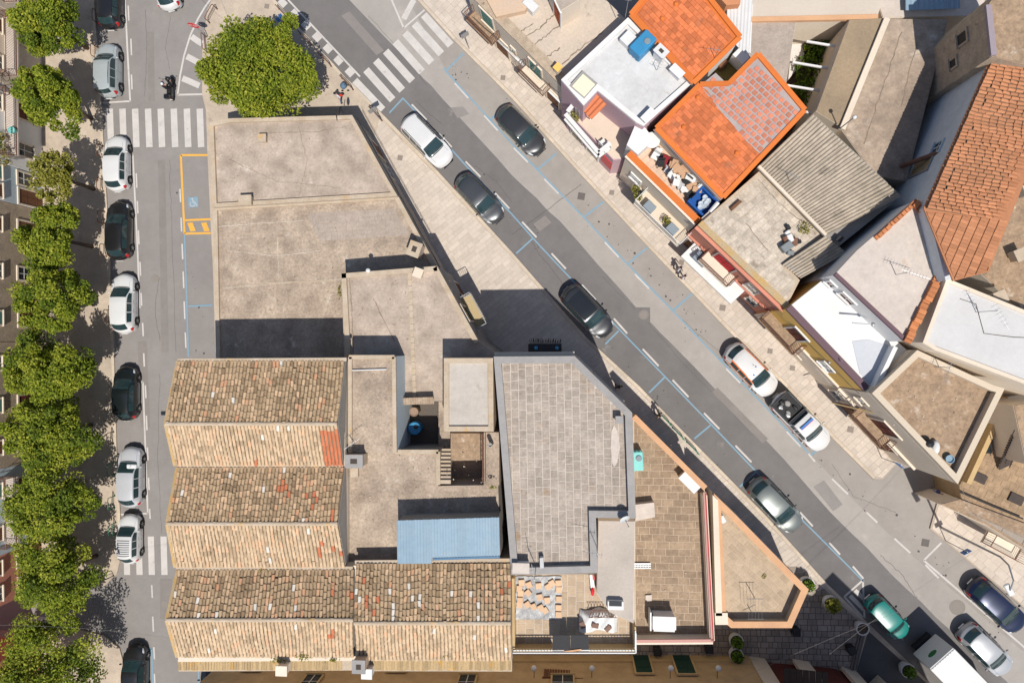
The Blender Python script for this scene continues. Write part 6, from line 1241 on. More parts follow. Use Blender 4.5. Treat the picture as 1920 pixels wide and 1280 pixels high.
for k in range(7): b = MB(); q = [P(1470 + k * 12, 1252 + k * 1.2, 3.2), P(1481 + k * 12, 1253 + k * 1.2, 3.2), P(1481 + k * 12, 1285, 3.9), P(1470 + k * 12, 1285, 3.9)]; b.add(q + [v - Vector((0, 0, .06)) for v in q], [(0, 1, 2, 3), (7, 6, 5, 4), (0, 4, 5, 1), (1, 5, 6, 2), (2, 6, 7, 3), (3, 7, 4, 0)]); b.build('slat', mat('awning_dark', (.04, .025, .02), None, 1, .7, 10, .1, .1), aw)

marks(R1.t, 5.045, [[(985, 70), (1015, 50), (1045, 22)], [(995, 92), (1030, 62), (1075, 30)], [(1000, 130), (1020, 110), (1050, 90)], [(1055, 120), (1090, 90), (1130, 60)], [(960, 55), (975, 60), (1000, 45)]], stain_d, w=.07, amp=2.0)
marks(YD.t, 5.545, [[(1690, 60), (1660, 150), (1620, 270)], [(1720, 80), (1690, 200)]], stain_d, w=.05, amp=2)



marks(R6.t, 6.56, [[(1420, 335), (1460, 380), (1530, 440)], [(1400, 420), (1440, 470)]], stain_d, w=.04, amp=1.5)

for k, (a, b_, z, lab) in enumerate([((890, 30), (1050, 172), 4.3, 'grey wire along the cream house front'), ((1310, 430), (1470, 588), 5.9, 'grey wire along the salmon red front'), ((1480, 600), (1614, 736), 6.6, 'grey wire along the yellow front'), ((1640, 745), (1792, 905), 7.3, 'grey wire along the beige corner front')]):
    q0, q1 = P(*a, z), P(*b_, z); d = (q1 - q0).normalized(); n_ = Vector((-d.y, d.x, 0)); n_ = n_ if n_.x < 0 else -n_; b = MB(); b.tube([q0.lerp(q1, t) + n_ * .12 - Vector((0, 0, .12 * math.sin(t * 12.56) ** 2)) for t in np.linspace(0, 1, 25)], .018, 5); tag(b.build('facade_wire', mat('wire_dark', (.06, .055, .05), None, 1, .7, 10, .1, 0)), lab, 'cable')


# ------------------------------------------------------------------ vehicles
def pchip(x, y, q):
    x = np.array(x, float); y = np.array(y, float); h = np.diff(x); dl = np.diff(y) / h; n = len(x); d = np.zeros(n)
    for i in range(1, n - 1):
        if dl[i - 1] * dl[i] > 0: w1, w2 = 2 * h[i] + h[i - 1], h[i] + 2 * h[i - 1]; d[i] = (w1 + w2) / (w1 / dl[i - 1] + w2 / dl[i])
    d[0], d[-1] = dl[0], dl[-1]; q = np.clip(np.array(q, float), x[0], x[-1]); i = np.clip(np.searchsorted(x, q) - 1, 0, n - 2); t = (q - x[i]) / h[i]
    return y[i] * (1 + 2 * t) * (1 - t) ** 2 + d[i] * h[i] * t * (1 - t) ** 2 + y[i + 1] * t * t * (3 - 2 * t) + d[i + 1] * h[i] * t * t * (t - 1)
# profile tables: t from tail (0) to nose (1); top height, belt height, shoulder width, body width (fractions)
PROF = {
 'hatch': dict(t=[0, .012, .05, .15, .30, .48, .60, .765, .90, .97, 1], top=[.42, .58, .70, .955, 1, 1, .955, .66, .60, .52, .38], belt=[.38, .55, .63, .63, .63, .63, .63, .62, .56, .48, .35],
     wr=[.66, .74, .70, .69, .71, .73, .74, .80, .78, .70, .60], wb=[.78, .90, .95, .98, 1, 1, 1, .99, .95, .86, .66], rear=(.055, .140), wind=(.605, .768), side=(.16, .68), pil=(.34, .50)),
 'wagon': dict(t=[0, .012, .04, .085, .30, .52, .62, .765, .90, .97, 1], top=[.42, .60, .72, .96, 1, 1, .96, .66, .61, .53, .38], belt=[.38, .56, .62, .62, .62, .62, .62, .62, .57, .49, .35],
     wr=[.70, .78, .75, .74, .75, .76, .76, .82, .80, .72, .62], wb=[.82, .92, .96, .98, 1, 1, 1, .99, .95, .86, .68], rear=(.042, .080), wind=(.622, .768), side=(.10, .69), pil=(.30, .47)),
 'sedan': dict(t=[0, .012, .05, .145, .28, .45, .57, .735, .90, .97, 1], top=[.42, .58, .66, .70, .97, 1, .955, .66, .60, .52, .38], belt=[.38, .55, .61, .64, .64, .64, .63, .62, .56, .48, .35],
     wr=[.66, .76, .76, .76, .68, .71, .73, .80, .78, .70, .60], wb=[.78, .90, .95, .98, 1, 1, 1, .99, .95, .86, .66], rear=(.155, .265), wind=(.575, .738), side=(.24, .65), pil=(.36, .48)),
 'box': dict(t=[0, .012, .04, .10, .30, .55, .66, .78, .92, .975, 1], top=[.45, .62, .72, .965, 1, 1, .97, .68, .63, .56, .42], belt=[.40, .58, .63, .63, .63, .63, .63, .63, .59, .52, .38],
     wr=[.76, .82, .80, .78, .79, .80, .80, .86, .84, .80, .72], wb=[.88, .95, .97, .98, 1, 1, 1, .99, .97, .92, .80], rear=(.045, .094), wind=(.664, .782), side=(.12, .71), pil=(.33, .52)),
 'pickup': dict(t=[0, .012, .04, .36, .385, .43, .52, .62, .66, .775, .92, 1], top=[.50, .62, .64, .64, .64, .96, 1, 1, .96, .68, .62, .44], belt=[.45, .58, .60, .60, .60, .62, .62, .62, .62, .62, .57, .40],
     wr=[.86, .90, .90, .90, .90, .74, .76, .77, .77, .84, .82, .68], wb=[.92, .97, .98, .98, .98, .98, 1, 1, 1, .99, .95, .72], rear=(.392, .425), wind=(.672, .765), side=(.42, .70), pil=(.50, .57)),
}
car_glass = mat('car_glass', (.022, .045, .050), None, 1, .06, 10, 0, 0, spec=.7)  # teal sky reflection is put into the base colour
tyre_m = mat('tyre', (.02, .02, .02), None, 1, .85, 10, .1, .1); rim_m = mat('alloy_rim', (.40, .41, .42), None, 1, .35, 10, .05, 0, metal=.7)
lamp_r = mat('tail_lamp', (.42, .012, .012), None, 1, .25, 10, .05, 0, spec=.6); lamp_w = mat('head_lamp', (.62, .65, .68), None, 1, .15, 10, .05, 0, spec=.6)
def paint(name, c, metal=0.0, rough=.32): return mat('paint_' + name, c, None, 1, rough, 3, .03, 0, metal=metal, coat=.6, spec=.5, obj=True)
PW, PB, PS = paint('white', (.62, .62, .62)), paint('black', (.012, .012, .014)), paint('silver', (.42, .43, .45), .25)
PG, PN, PT = paint('graphite', (.055, .057, .062), .5), paint('navy', (.010, .018, .055), .3), paint('teal', (.008, .19, .165))
PL, PO, PV = paint('palesteel', (.16, .18, .175), .3), paint('orange', (.72, .16, .02)), paint('darkgreen', (.010, .014, .016), .2)
def car(label, px, py, yaw, L, W, H, style, pm, group='cars parked along the streets', rails=False, roofm=None, plate=True, name='parked_car', z0=.0, extra=None):
    p = PROF[style]; T = np.array(p['t']); wr_ = .315 if H < 1.6 else .345; zc_ = P(px, py, H * .55); t = thing(name, label, 'car', (zc_.x, zc_.y, z0), yaw, group)
    wheel_t = (.185, .815)
    def sect(tt):
        tt = np.atleast_1d(tt); top = pchip(T, p['top'], tt) * H; belt = np.minimum(pchip(T, p['belt'], tt) * H, top - .035); ws = pchip(T, p['wr'], tt) * W / 2; wb = pchip(T, p['wb'], tt) * W / 2; x = (tt - .5) * L
        sill = np.full_like(x, .20) + .14 * np.clip((np.abs(tt - .5) - .44) / .06, 0, 1)
        for w in wheel_t:
            dx = x - (w - .5) * L; a = np.where(np.abs(dx) < wr_ + .06, np.sqrt(np.maximum((wr_ + .06) ** 2 - dx ** 2, 0)) + wr_, 0); sill = np.maximum(sill, a)
        mid = np.maximum(np.full_like(x, .42 * H), sill + .03); mid = np.minimum(mid, belt - .02); sill = np.minimum(sill, mid - .015)
        return x, [(wb * .94, sill), (wb, mid), (wb * .965, belt), (ws, top - .045), (ws * .62, top - .008), (ws * 0, top + .008)]
    def K(tt): u = 2 * np.asarray(tt, float) - 1; return .26 * u ** 3 + .13 * u
    def pt(tt, v):
        x, k = sect(tt); s = 1 if v >= 0 else -1; a = min(abs(v), 4.999) if True else v; i = int(a); f = a - i; y = k[i][0] * (1 - f) + k[i + 1][0] * f; z = k[i][1] * (1 - f) + k[i + 1][1] * f; return Vector((x[0] - float(K(tt)) * (y[0] / (W / 2)) ** 2 + .5 * float(K(tt)) * .6, s * y[0], z[0]))
    ts = np.unique(np.concatenate([np.linspace(0, 1, 45), np.linspace(0, .06, 6), np.linspace(.94, 1, 6)])); x, k = sect(ts); b = MB(); rows = []
    vv = [0, .5, 1, 1.5, 2, 2.5, 3, 3.4, 4, 4.5, 5]
    def interp(v): i = min(int(v), 4); f = v - i; return k[i][0] * (1 - f) + k[i + 1][0] * f, k[i][1] * (1 - f) + k[i + 1][1] * f
    cols = [(interp(v), 1) for v in vv] + [(interp(v), -1) for v in vv[::-1][1:]]; nv = len(cols)
    for i in range(len(ts)):
        for (yy, zz), s in cols: b.v.append((x[i] - K(ts[i]) * (yy[i] / (W / 2)) ** 2 + .3 * K(ts[i]), s * yy[i], zz[i]))
    for i in range(len(ts) - 1):
        for j in range(nv - 1): a = i * nv + j; b.f.append((a, a + nv, a + nv + 1, a + 1)); b.mi.append(0)
    for e in (0, (len(ts) - 1) * nv): b.f.append(tuple(range(e, e + nv))); b.mi.append(0)
    body = b.build('body', pm, t, smooth=True, local=True); me = body.data
    try: me.set_sharp_from_angle(angle=R(38))
    except Exception: pass
    def patch(nm, t0, t1, v0, v1, m, par, off=.006, nt_=7, nvv=7, taper=0.0, m2=None):
        b = MB()
        for i in range(nt_):
            for j in range(nvv):
                u = i / (nt_ - 1); w = j / (nvv - 1); v = v0 + (v1 - v0) * w; tt = t0 + (t1 - t0) * u + taper * ((abs(v) - 2) if abs(v) < 3 else 0)
                q = pt(tt, v); e1 = pt(min(tt + .004, 1), v) - pt(max(tt - .004, 0), v); dv = .03; e2 = pt(tt, min(v + dv, 4.99)) - pt(tt, max(v - dv, -4.99)); nn = e1.cross(e2)
                nn = nn.normalized() if nn.length > 1e-9 else Vector((0, 0, 1))
                if nn.dot(q - Vector((q.x, 0, .45 * H))) < 0: nn = -nn
                b.v.append(tuple(q + nn * off))
        for i in range(nt_ - 1):
            for j in range(nvv - 1): a = i * nvv + j; b.f.append((a, a + 1, a + nvv + 1, a + nvv)); b.mi.append(0)
        return b.build(nm, m, par, smooth=True, local=True)
    def cpatch(nm, t0, t1, vm, m, par, off=.006):      # patch across the centre line, from shoulder to shoulder
        b = MB(); n1, n2 = 7, 13
        for i in range(n1):
            for j in range(n2):
                w = -1 + 2 * j / (n2 - 1); v = (5 - (5 - vm) * abs(w)); tt = t0 + (t1 - t0) * i / (n1 - 1); q = pt(tt, v if w >= 0 else -v); dz = pt(min(tt + .01, 1), 4.9).z - pt(max(tt - .01, 0), 4.9).z; nn = Vector((-dz, 0, .02 * L)).normalized(); b.v.append(tuple(q + nn * off + Vector((0, 0, .002))))
        for i in range(n1 - 1):
            for j in range(n2 - 1): a = i * n2 + j; b.f.append((a, a + n2, a + n2 + 1, a + 1)); b.mi.append(0)
        return b.build(nm, m, par, smooth=True, local=True)
    cpatch('cowl', p['wind'][1] + .004, p['wind'][1] + .018, 3.3, black, t, .008)
    b = MB()
    for s in (1, -1):
        for q0, q1 in ((p['wind'][1] + .03, .90),): b.tube([pt(q0 + (q1 - q0) * w / 6, s * 3.35) + Vector((0, 0, .002)) for w in range(7)], .006, 4)
        for tv in (p['pil'][0], p['pil'][1], p['side'][1] + .01): b.tube([pt(tv, s * v) * 1.003 for v in (.3, .8, 1.2, 1.6, 2.0)], .005, 4)
    stuff(b.build('panel_gap', black, body, local=True))
    cpatch('windscreen', *p['wind'], 3.12, car_glass, t); cpatch('rear_window', *p['rear'], 3.25, car_glass, t)
    s0, s1 = p['side']; c1, c2 = p['pil']
    for s in (1, -1):
        for a, e in ((s0, c1 - .008), (c1 + .008, c2 - .006), (c2 + .006, s1)): patch('side_window', a, e, s * 2.14, s * 2.86, car_glass, t, taper=0, nt_=6, nvv=4)
        patch('headlight', .925, .985, s * 1.75, s * 2.9, lamp_w, t, nt_=5, nvv=5); patch('taillight', .004, .045, s * 1.3, s * 2.7, lamp_r, t, nt_=5, nvv=5)
        b = MB(); mx = (s1 + .015 - .5) * L; b.ball((mx, s * (W / 2 + .09), H * .66), (.07, .11, .08), 8); b.build('mirror', pm, t, smooth=True, local=True)
        for c in (c1 + .015, c2 + .015): q = pt(c + .02, s * 1.75); b = MB(); b.box((q.x, q.y, q.z), (.18, .03, .03)); b.build('door_handle', pm if pm not in (PW,) else steel, body, local=True)
        for w in wheel_t:
            c = ((w - .5) * L - .6 * float(K(w)), s * (W / 2 - .13), wr_); b = MB(); b.lathe([(wr_ * .62, -.1), (wr_ * .95, -.1), (wr_, -.06), (wr_, .06), (wr_ * .95, .1), (wr_ * .62, .1)], c, 18, axis='Y'); wo = b.build('wheel', tyre_m, t, local=True)
            b = MB(); b.lathe([(wr_ * .62, -.085), (wr_ * .62, .085)], c, 14, axis='Y')
            for kk in range(5): a = kk * 1.2566; b.bar((c[0], c[1] + s * .09, c[2]), (c[0] + math.cos(a) * wr_ * .58, c[1] + s * .09, c[2] + math.sin(a) * wr_ * .58), .05, .03)
            b.build('rim', rim_m, wo, local=True)
        if rails: b = MB(); b.tube([pt(.16, s * 3.15) + Vector((0, 0, .05)), pt(.35, s * 3.15) + Vector((0, 0, .07)), pt(.58, s * 3.15) + Vector((0, 0, .05))], .02, 5); b.build('roof_rail', black, t, local=True)
        b = MB(); b.tube([pt(.765, s * 3.6) + Vector((0, 0, .02)), pt(.735, s * 4.6) + Vector((0, 0, .025))], .01, 4); b.build('wiper', black, t, local=True)
    b = MB(); b.box((0, 0, .34), (L * .86, W * .72, .3)); b.build('underbody', black, t, local=True)
    b = MB(); b.box((-L / 2 - .005 + .3 * float(K(0)), 0, .36 * H), (.02, .5, .11)); b.build('number_plate', sign_white, t, local=True)
    b = MB(); b.box((L / 2 - .01 + .3 * float(K(1)), 0, .27 * H), (.04, W * .5, .13)); b.build('grille', black, t, local=True)
    if roofm: cpatch('roof_panel', .17 if style != 'pickup' else .44, p['wind'][0] - .03, 3.3, roofm, t, .01)
    if extra: extra(t, pt, patch, cpatch, L, W, H)
    return t
U = R(90); DG = R(-46.5)
car('black parked hatchback ahead of the pale silver estate', 204, 4, U, 3.9, 1.72, 1.48, 'hatch', PB)
car('pale silver boxy estate with roof rails under the tree edge', 200, 131, U, 4.0, 1.72, 1.62, 'wagon', paint('pale_silver', (.42, .46, .47), .2), rails=True)
car('white hatchback with its nose on the zebra crossing', 217, 306, U, 4.1, 1.76, 1.48, 'hatch', PW)
car('glossy black saloon opposite the yellow disabled bay', 221, 432, U, 4.35, 1.8, 1.46, 'hatch', PB)
car('white hatchback parked south of the glossy black saloon', 230, 569, U, 4.4, 1.8, 1.48, 'hatch', PW)
car('bluish black hatchback parked opposite the first tiled gable', 234, 738, U, 4.0, 1.76, 1.5, 'hatch', PV)
car('silver hatchback parked beside the green bicycle racks', 243, 895, U, 4.45, 1.8, 1.5, 'hatch', paint('light_silver', (.52, .53, .56), .15))
def stripes(t, pt, patch, cpatch, L, W, H):
    for k in range(8): cpatch('roof_stripe', .20 + k * .045, .217 + k * .045, 3.45, mat('roof_stripe', (.12, .12, .15), None, 1, .4, 10, 0, 0), t, .012)
car('small white car with striped roof parked on the southern crossing', 241, 1011, U, 3.6, 1.64, 1.48, 'hatch', PW, extra=stripes)
car('black hatchback in the blue outlined bay at the street foot', 251, 1263, U, 4.1, 1.76, 1.48, 'hatch', PB)
car('black car half hidden behind the tiled hall corner', 397, 1292, U, 3.9, 1.7, 1.5, 'hatch', PB)
car('white car entering by the stop sign', 309, -34, R(100), 4.1, 1.75, 1.5, 'hatch', PW, group='cars on the move')
car('white crossover with black roof rails near the diagonal crossing', 799, 263, DG, 4.45, 1.84, 1.6, 'wagon', PW, rails=True)
car('dark graphite hatchback in the blue bay before the cream house', 976, 243, DG, 4.2, 1.76, 1.47, 'hatch', PG)
car('dark graphite car with silver bonnet parked behind the white crossover', 898, 371, DG, 4.2, 1.74, 1.47, 'hatch', paint('gunmetal', (.10, .105, .112), .6))
car('black crossover with glass roof parked at the edge of the shade', 1101, 583, DG, 4.35, 1.82, 1.58, 'wagon', paint('blackgrey', (.045, .047, .052), .5), rails=True, roofm=mat('glass_roof', (.015, .018, .022), None, 1, .1, 10, 0, 0, spec=.7))
def medic(t, pt, patch, cpatch, L, W, H):
    cpatch('roof_panel', .19, .585, 3.5, PW, t, .012)
    for s in (1, -1): patch('side_stripe', .10, .90, s * 1.25, s * 1.7, sign_white, t, .008, 12, 3)
    b = MB(); b.tube([(-.3, .2, H + .01), (-.3, .2, H + .16)], .02, 6); b.build('aerial', black, t, local=True)
    for k, (x, y) in enumerate(((-.1, .25), (.25, -.25))): b = MB(); b.lathe([(.05, H), (.05, H + .06)], (x, y, 0), 10); b.build('beacon', sign_blue, t, local=True)
car('orange and white rescue car in the north east bay', 1409, 693, DG, 4.3, 1.8, 1.52, 'hatch', paint('rescue_white', (.60, .59, .58)), extra=lambda *a: (medic(*a), [a[2]('shoulder_band', .06, .70, s * 2.0, s * 2.16, PO, a[0], .009, 14, 3) for s in (1, -1)], [a[2]('roof_edge_band', .14, .66, s * 2.86, s * 3.2, PO, a[0], .009, 14, 3) for s in (1, -1)]), group='cars parked along the streets')
def bed(t, pt, patch, cpatch, L, W, H):
    bx0, bx1 = -.485 * L, -.125 * L; b = MB(); z = .64 * H; b.box(((bx0 + bx1) / 2, 0, z + .012), (bx1 - bx0 - .12, W * .80, .02)); bo = b.build('cargo_bed', mat('bed_black', (.03, .03, .032), None, 1, .8, 10, .2, .1), t, local=True)
    b = MB()
    for s in (1, -1): b.box(((bx0 + bx1) / 2, s * W * .43, z + .10), (bx1 - bx0, .08, .2))
    b.box((bx0 + .04, 0, z + .10), (.08, W * .86, .2)); b.box((bx1 - .03, 0, z + .10), (.08, W * .86, .2)); b.build('bed_rail', black, t, local=True)
    rg = random.Random(4)
    for k in range(7): b = MB(); b.ball((rg.uniform(bx0 + .3, bx1 - .3), rg.uniform(-.5, .5), z + .1), (rg.uniform(.12, .3), rg.uniform(.1, .22), .12), 8); b.build('load', [steel, black, grey_cap][k % 3], bo, local=True)
    b = MB(); b.box((.02 * L, 0, H + .06), (.16, W * .6, .1)); b.build('light_bar', sign_blue, t, local=True); b = MB(); b.box((.02 * L + .09, 0, H + .05), (.05, W * .58, .07)); b.build('light_bar_red', stop_red, t, local=True)
    for s in (1, -1): patch('side_stripe', .05, .92, s * 1.2, s * 1.42, stop_red, t, .008, 14, 3)
car('white pickup truck with loaded black bed and blue light bar', 1503, 790, DG, 4.75, 1.82, 1.72, 'pickup', PW, extra=bed)
car('pale steel saloon waiting beside the shaded pavement', 1455, 947, DG, 4.4, 1.8, 1.48, 'hatch', PL)
car('small teal boxy hatchback in the shadow by the planters', 1664, 1157, DG, 3.4, 1.5, 1.45, 'box', PT)
car('dark navy saloon parked under the long lamp arm', 1871, 1136, R(-43), 4.4, 1.8, 1.48, 'hatch', PN)
car('silver hatchback passing the white lorry', 1850, 1219, R(-45), 4.1, 1.75, 1.5, 'hatch', PS, group='cars on the move')
lq = P2(1766, 1234, 3.15) + Vector((math.cos(R(-46)), math.sin(R(-46)))) * 2.45
lo = thing('white_lorry', 'white box lorry with green oval sign on its cream tail', 'lorry', (lq.x, lq.y, 0), R(-46)); lt = lo
b = MB(); b.box((.2, 0, 2.0), (5.2, 2.1, 2.3)); b.build('cargo_box', PW, lo, local=True, bevel=.04)
for k in range(9): b = MB(); b.box((.2, -.88 + k * .22, 3.17), (5.1, .05, .03)); b.build('roof_rib', white_metal, lo, local=True)
b = MB(); b.box((-2.42, 0, 2.0), (.06, 2.04, 2.2)); b.build('tail_door', white_wall, lo, local=True)
for r_, m_, dx in ((.34, sign_white, 0), (.3, mat('oval_green', (.03, .16, .05), None, 1, .6, 10, .05, 0), .006)): b = MB(); b.lathe([(r_, 0), (r_, .012)], (0, 0, 0), 22); o = b.build('oval_sign', m_, lo, local=True); o.scale = (.75, 1.2, 1); o.rotation_euler = (0, R(-90), 0); o.location = (-2.452 - dx, -.15, 2.2)
b = MB(); b.box((3.5, 0, 1.3), (1.6, 1.95, 1.7)); b.build('cab', PW, lo, local=True, bevel=.15); b = MB(); b.box((4.25, 0, 1.7), (.1, 1.7, .7)); b.build('windscreen', car_glass, lo, local=True); b = MB(); b.box((.6, 0, .65), (6.6, 1.5, .3)); b.build('chassis', black, lo, local=True)
for x in (-1.2, 3.4):
    for s in (1, -1): b = MB(); b.lathe([(.25, -.13), (.42, -.13), (.44, 0), (.42, .13), (.25, .13)], (x, s * .9, .44), 18, axis='Y'); w = b.build('wheel', tyre_m, lo, local=True); b = MB(); b.lathe([(.25, -.1), (.25, .1)], (x, s * .9, .44), 12, axis='Y'); b.build('rim', rim_m, w, local=True)

# ------------------------------------------------------------------ people
def person(label, px, py, yaw, h, shirt, trousers, hair=hair_d, walk=.22, arm=.15, z=.13, name='person', joints=None, shoes=None, cat='person', at=None):
    loc = at if at is not None else P(px, py, z); t = thing(name, label, cat, loc, yaw); s = h / 1.75; J = dict(pel=(0, 0, .95), waist=(0, 0, 1.10), chest=(.01, 0, 1.32), neck=(.0, 0, 1.47), head=(.02, 0, 1.56), crown=(.02, 0, 1.68),
        shL=(0, .19, 1.41), elL=(-arm * .5, .25, 1.14), haL=(arm, .26, .92), shR=(0, -.19, 1.41), elR=(arm * .3, -.25, 1.14), haR=(-arm, -.26, .92), hiL=(0, .1, .9), knL=(walk * .6, .11, .5), anL=(walk * .7, .11, .09), toL=(walk * .7 + .16, .12, .04), hiR=(0, -.1, .9), knR=(-walk * .15, -.11, .5), anR=(-walk, -.11, .09), toR=(-walk + .16, -.12, .04))
    if joints: J.update(joints)
    rad = dict(pel=.14, waist=.125, chest=.15, neck=.055, head=.085, crown=.075, shL=.062, elL=.045, haL=.034, shR=.062, elR=.045, haR=.034, hiL=.092, knL=.062, anL=.045, toL=.04, hiR=.092, knR=.062, anR=.045, toR=.04)
    E_ = [('pel', 'waist'), ('waist', 'chest'), ('chest', 'neck'), ('neck', 'head'), ('head', 'crown'), ('chest', 'shL'), ('shL', 'elL'), ('elL', 'haL'), ('chest', 'shR'), ('shR', 'elR'), ('elR', 'haR'), ('pel', 'hiL'), ('hiL', 'knL'), ('knL', 'anL'), ('anL', 'toL'), ('pel', 'hiR'), ('hiR', 'knR'), ('knR', 'anR'), ('anR', 'toR')]
    ks = list(J); me = bpy.data.meshes.new('skeleton'); me.from_pydata([tuple(Vector(J[k]) * s) for k in ks], [(ks.index(a), ks.index(b_)) for a, b_ in E_], []); o = bpy.data.objects.new('skeleton', me); COL.objects.link(o)
    o.modifiers.new('skin', 'SKIN'); lay = me.skin_vertices[0].data
    for i, k in enumerate(ks): lay[i].radius = (rad[k] * s, rad[k] * s); lay[i].use_root = (k == 'pel')
    sb = o.modifiers.new('sub', 'SUBSURF'); sb.levels = 2; dg = bpy.context.evaluated_depsgraph_get(); m2 = bpy.data.meshes.new_from_object(o.evaluated_get(dg)); bpy.data.objects.remove(o)
    m2.materials.clear(); [m2.materials.append(m_) for m_ in (shirt, trousers, skin, shoes or black)]
    head = Vector(J['head']) * s; hip = Vector(J['pel']).z * s; hl, hr = Vector(J['haL']) * s, Vector(J['haR']) * s; nz = Vector(J['neck']).z * s
    for f in m2.polygons:
        c = f.center; f.use_smooth = True
        if c.z > nz - .01 * s and (c - head).length < .3: f.material_index = 2
        elif min((c - hl).length, (c - hr).length) < .2 * s: f.material_index = 2
        elif min((c - Vector(J['toL']) * s).length, (c - Vector(J['toR']) * s).length) < .14 * s: f.material_index = 3
        elif c.z < hip + .04: f.material_index = 1
    link('body', m2, t)
    b = MB(); c = Vector(J['crown']) * s; b.ball((c.x - .015, c.y, c.z + .0), (.098 * s, .09 * s, .085 * s), 12); b.build('hair', hair, t, smooth=True, local=True)
    for sd in (1, -1):
        b = MB(); q = hl if sd > 0 else hr
        for k in range(4): b.tube([(q.x + .01 * (k - 1.5), q.y, q.z - .02), (q.x + .014 * (k - 1.5) + .01, q.y, q.z - .09 + .008 * abs(k - 1.5))], [.009, .007], 5)
        b.tube([(q.x + .02, q.y, q.z), (q.x + .05, q.y - sd * .01, q.z - .05)], [.01, .008], 5); b.build('fingers', skin, t, local=True)
    for sd in (1, -1): b = MB(); b.ball((head.x + .085 * s, .03 * sd * s, head.z + .03 * s), .012 * s, 6); b.build('eye', black, t, local=True)
    b = MB(); b.ball((head.x + .098 * s, 0, head.z), (.018, .014, .022), 6); b.build('nose', skin, t, local=True); b = MB(); b.box((head.x + .088 * s, 0, head.z - .045 * s), (.012, .045, .01)); b.build('mouth', mat('lips', (.30, .11, .09), None, 1, .6, 10, 0, 0), t, local=True)
    return t
cw = lambda n, c: mat('cloth_' + n, c, None, 1, .85, 14, .08, .1)
person('walker in white shirt and blue shorts with a red bag by the big tree', 641, 190, R(60), 1.75, cw('white', (.72, .72, .73)), cw('blue', (.05, .14, .30)))
b = MB(); b.ball((0, 0, 0), (.17, .11, .16), 10); o = b.build('shoulder_bag', cw('red', (.52, .04, .02)), None, smooth=True); o.location = P(641, 190, .13) + Vector((.24, .08, .98)); tag(o, 'red shoulder bag carried by the walker in white', 'bag')
person('pedestrian in pale grey top walking along the slab pavement', 1270, 506, R(135), 1.72, cw('palegrey', (.55, .58, .60)), cw('greytrousers', (.30, .31, .33)))
person('pedestrian in white top and black skirt behind the grey one', 1278, 521, R(135), 1.66, cw('offwhite', (.66, .62, .66)), cw('blackcloth', (.015, .015, .018)))
person('person in olive standing at the end of the green bicycle racks', 1232, 775, R(135), 1.72, cw('olive', (.12, .15, .11)), cw('darkgrey', (.05, .05, .055)), walk=.06)
person('person in black standing in the shade by the grey block', 1158, 723, R(100), 1.7, cw('black', (.012, .012, .014)), cw('blackcloth', (.015, .015, .018)), walk=.05)
person('person in blue and white top at the side street corner', 1744, 918, R(200), 1.7, cw('navyblue', (.06, .09, .24)), cw('bluegrey', (.24, .27, .36)))
# motor scooter with rider
mc = P(327, 170, 0); ms = thing('motor_scooter', 'black motor scooter riding up the western street', 'scooter', (mc.x, mc.y, 0), U)
for x in (-.62, .66): b = MB(); b.lathe([(.13, -.06), (.25, -.065), (.28, 0), (.25, .065), (.13, .06)], (x, 0, .28), 18, axis='Y'); w = b.build('wheel', tyre_m, ms, local=True); b = MB(); b.lathe([(.14, -.05), (.14, .05)], (x, 0, .28), 12, axis='Y'); b.build('rim', rim_m, w, local=True)
b = MB(); b.box((-.35, 0, .55), (.85, .34, .34)); b.box((.12, 0, .33), (.5, .38, .12)); b.bar((.4, 0, .3), (.55, 0, .95), .36, .12); b.ball((.56, 0, .85), (.2, .24, .22), 10); b.build('fairing', PB, ms, local=True, bevel=.04)
b = MB(); b.box((-.32, 0, .77), (.75, .3, .1)); b.build('seat', black, ms, local=True, bevel=.03); b = MB(); b.tube([(.48, -.34, 1.02), (.52, 0, 1.0), (.48, .34, 1.02)], .018, 6); b.build('handlebar', black, ms, local=True)
for s in (1, -1): b = MB(); b.tube([(.5, s * .26, 1.02), (.5, s * .42, 1.2)], .008, 4); b.ball((.5, s * .44, 1.22), (.02, .07, .045), 8); b.build('mirror', black, ms, local=True)
b = MB(); b.ball((.74, 0, .82), (.06, .1, .08), 8); b.build('headlight', lamp_w, ms, local=True); b = MB(); b.box((-.82, 0, .62), (.05, .2, .08)); b.build('taillight', lamp_r, ms, local=True); b = MB(); b.box((-.82, 0, .98), (.36, .42, .34)); b.build('top_box', PB, ms, local=True, bevel=.06); b = MB(); b.box((-.86, 0, .4), (.02, .2, .16)); b.build('number_plate', sign_white, ms, local=True)
rd = person('rider in black with white and navy helmet on the scooter', 0, 0, U, 1.78, cw('leather', (.010, .010, .013)), cw('blackcloth', (.015, .015, .018)), at=Vector((mc.x, mc.y + .05 - .25, 0)), joints=dict(pel=(0, 0, .90), waist=(.03, 0, 1.05), chest=(.10, 0, 1.27), neck=(.14, 0, 1.41), head=(.17, 0, 1.50), crown=(.17, 0, 1.60), shL=(.10, .19, 1.36), elL=(.30, .30, 1.14), haL=(.62, .30, 1.02), shR=(.10, -.19, 1.36), elR=(.30, -.30, 1.14), haR=(.62, -.30, 1.02), hiL=(.05, .12, .86), knL=(.42, .20, .72), anL=(.30, .20, .36), toL=(.46, .21, .34), hiR=(.05, -.12, .86), knR=(.42, -.20, .72), anR=(.30, -.20, .36), toR=(.46, -.21, .34)))
b = MB(); b.ball((.17, 0, 1.58), (.16, .14, .155), 14); b.build('helmet', paint('navyhelmet', (.02, .035, .11)), rd, smooth=True, local=True); b = MB(); b.ball((.12, 0, 1.63), (.135, .12, .125), 12); b.build('helmet_patch', PW, rd, smooth=True, local=True)

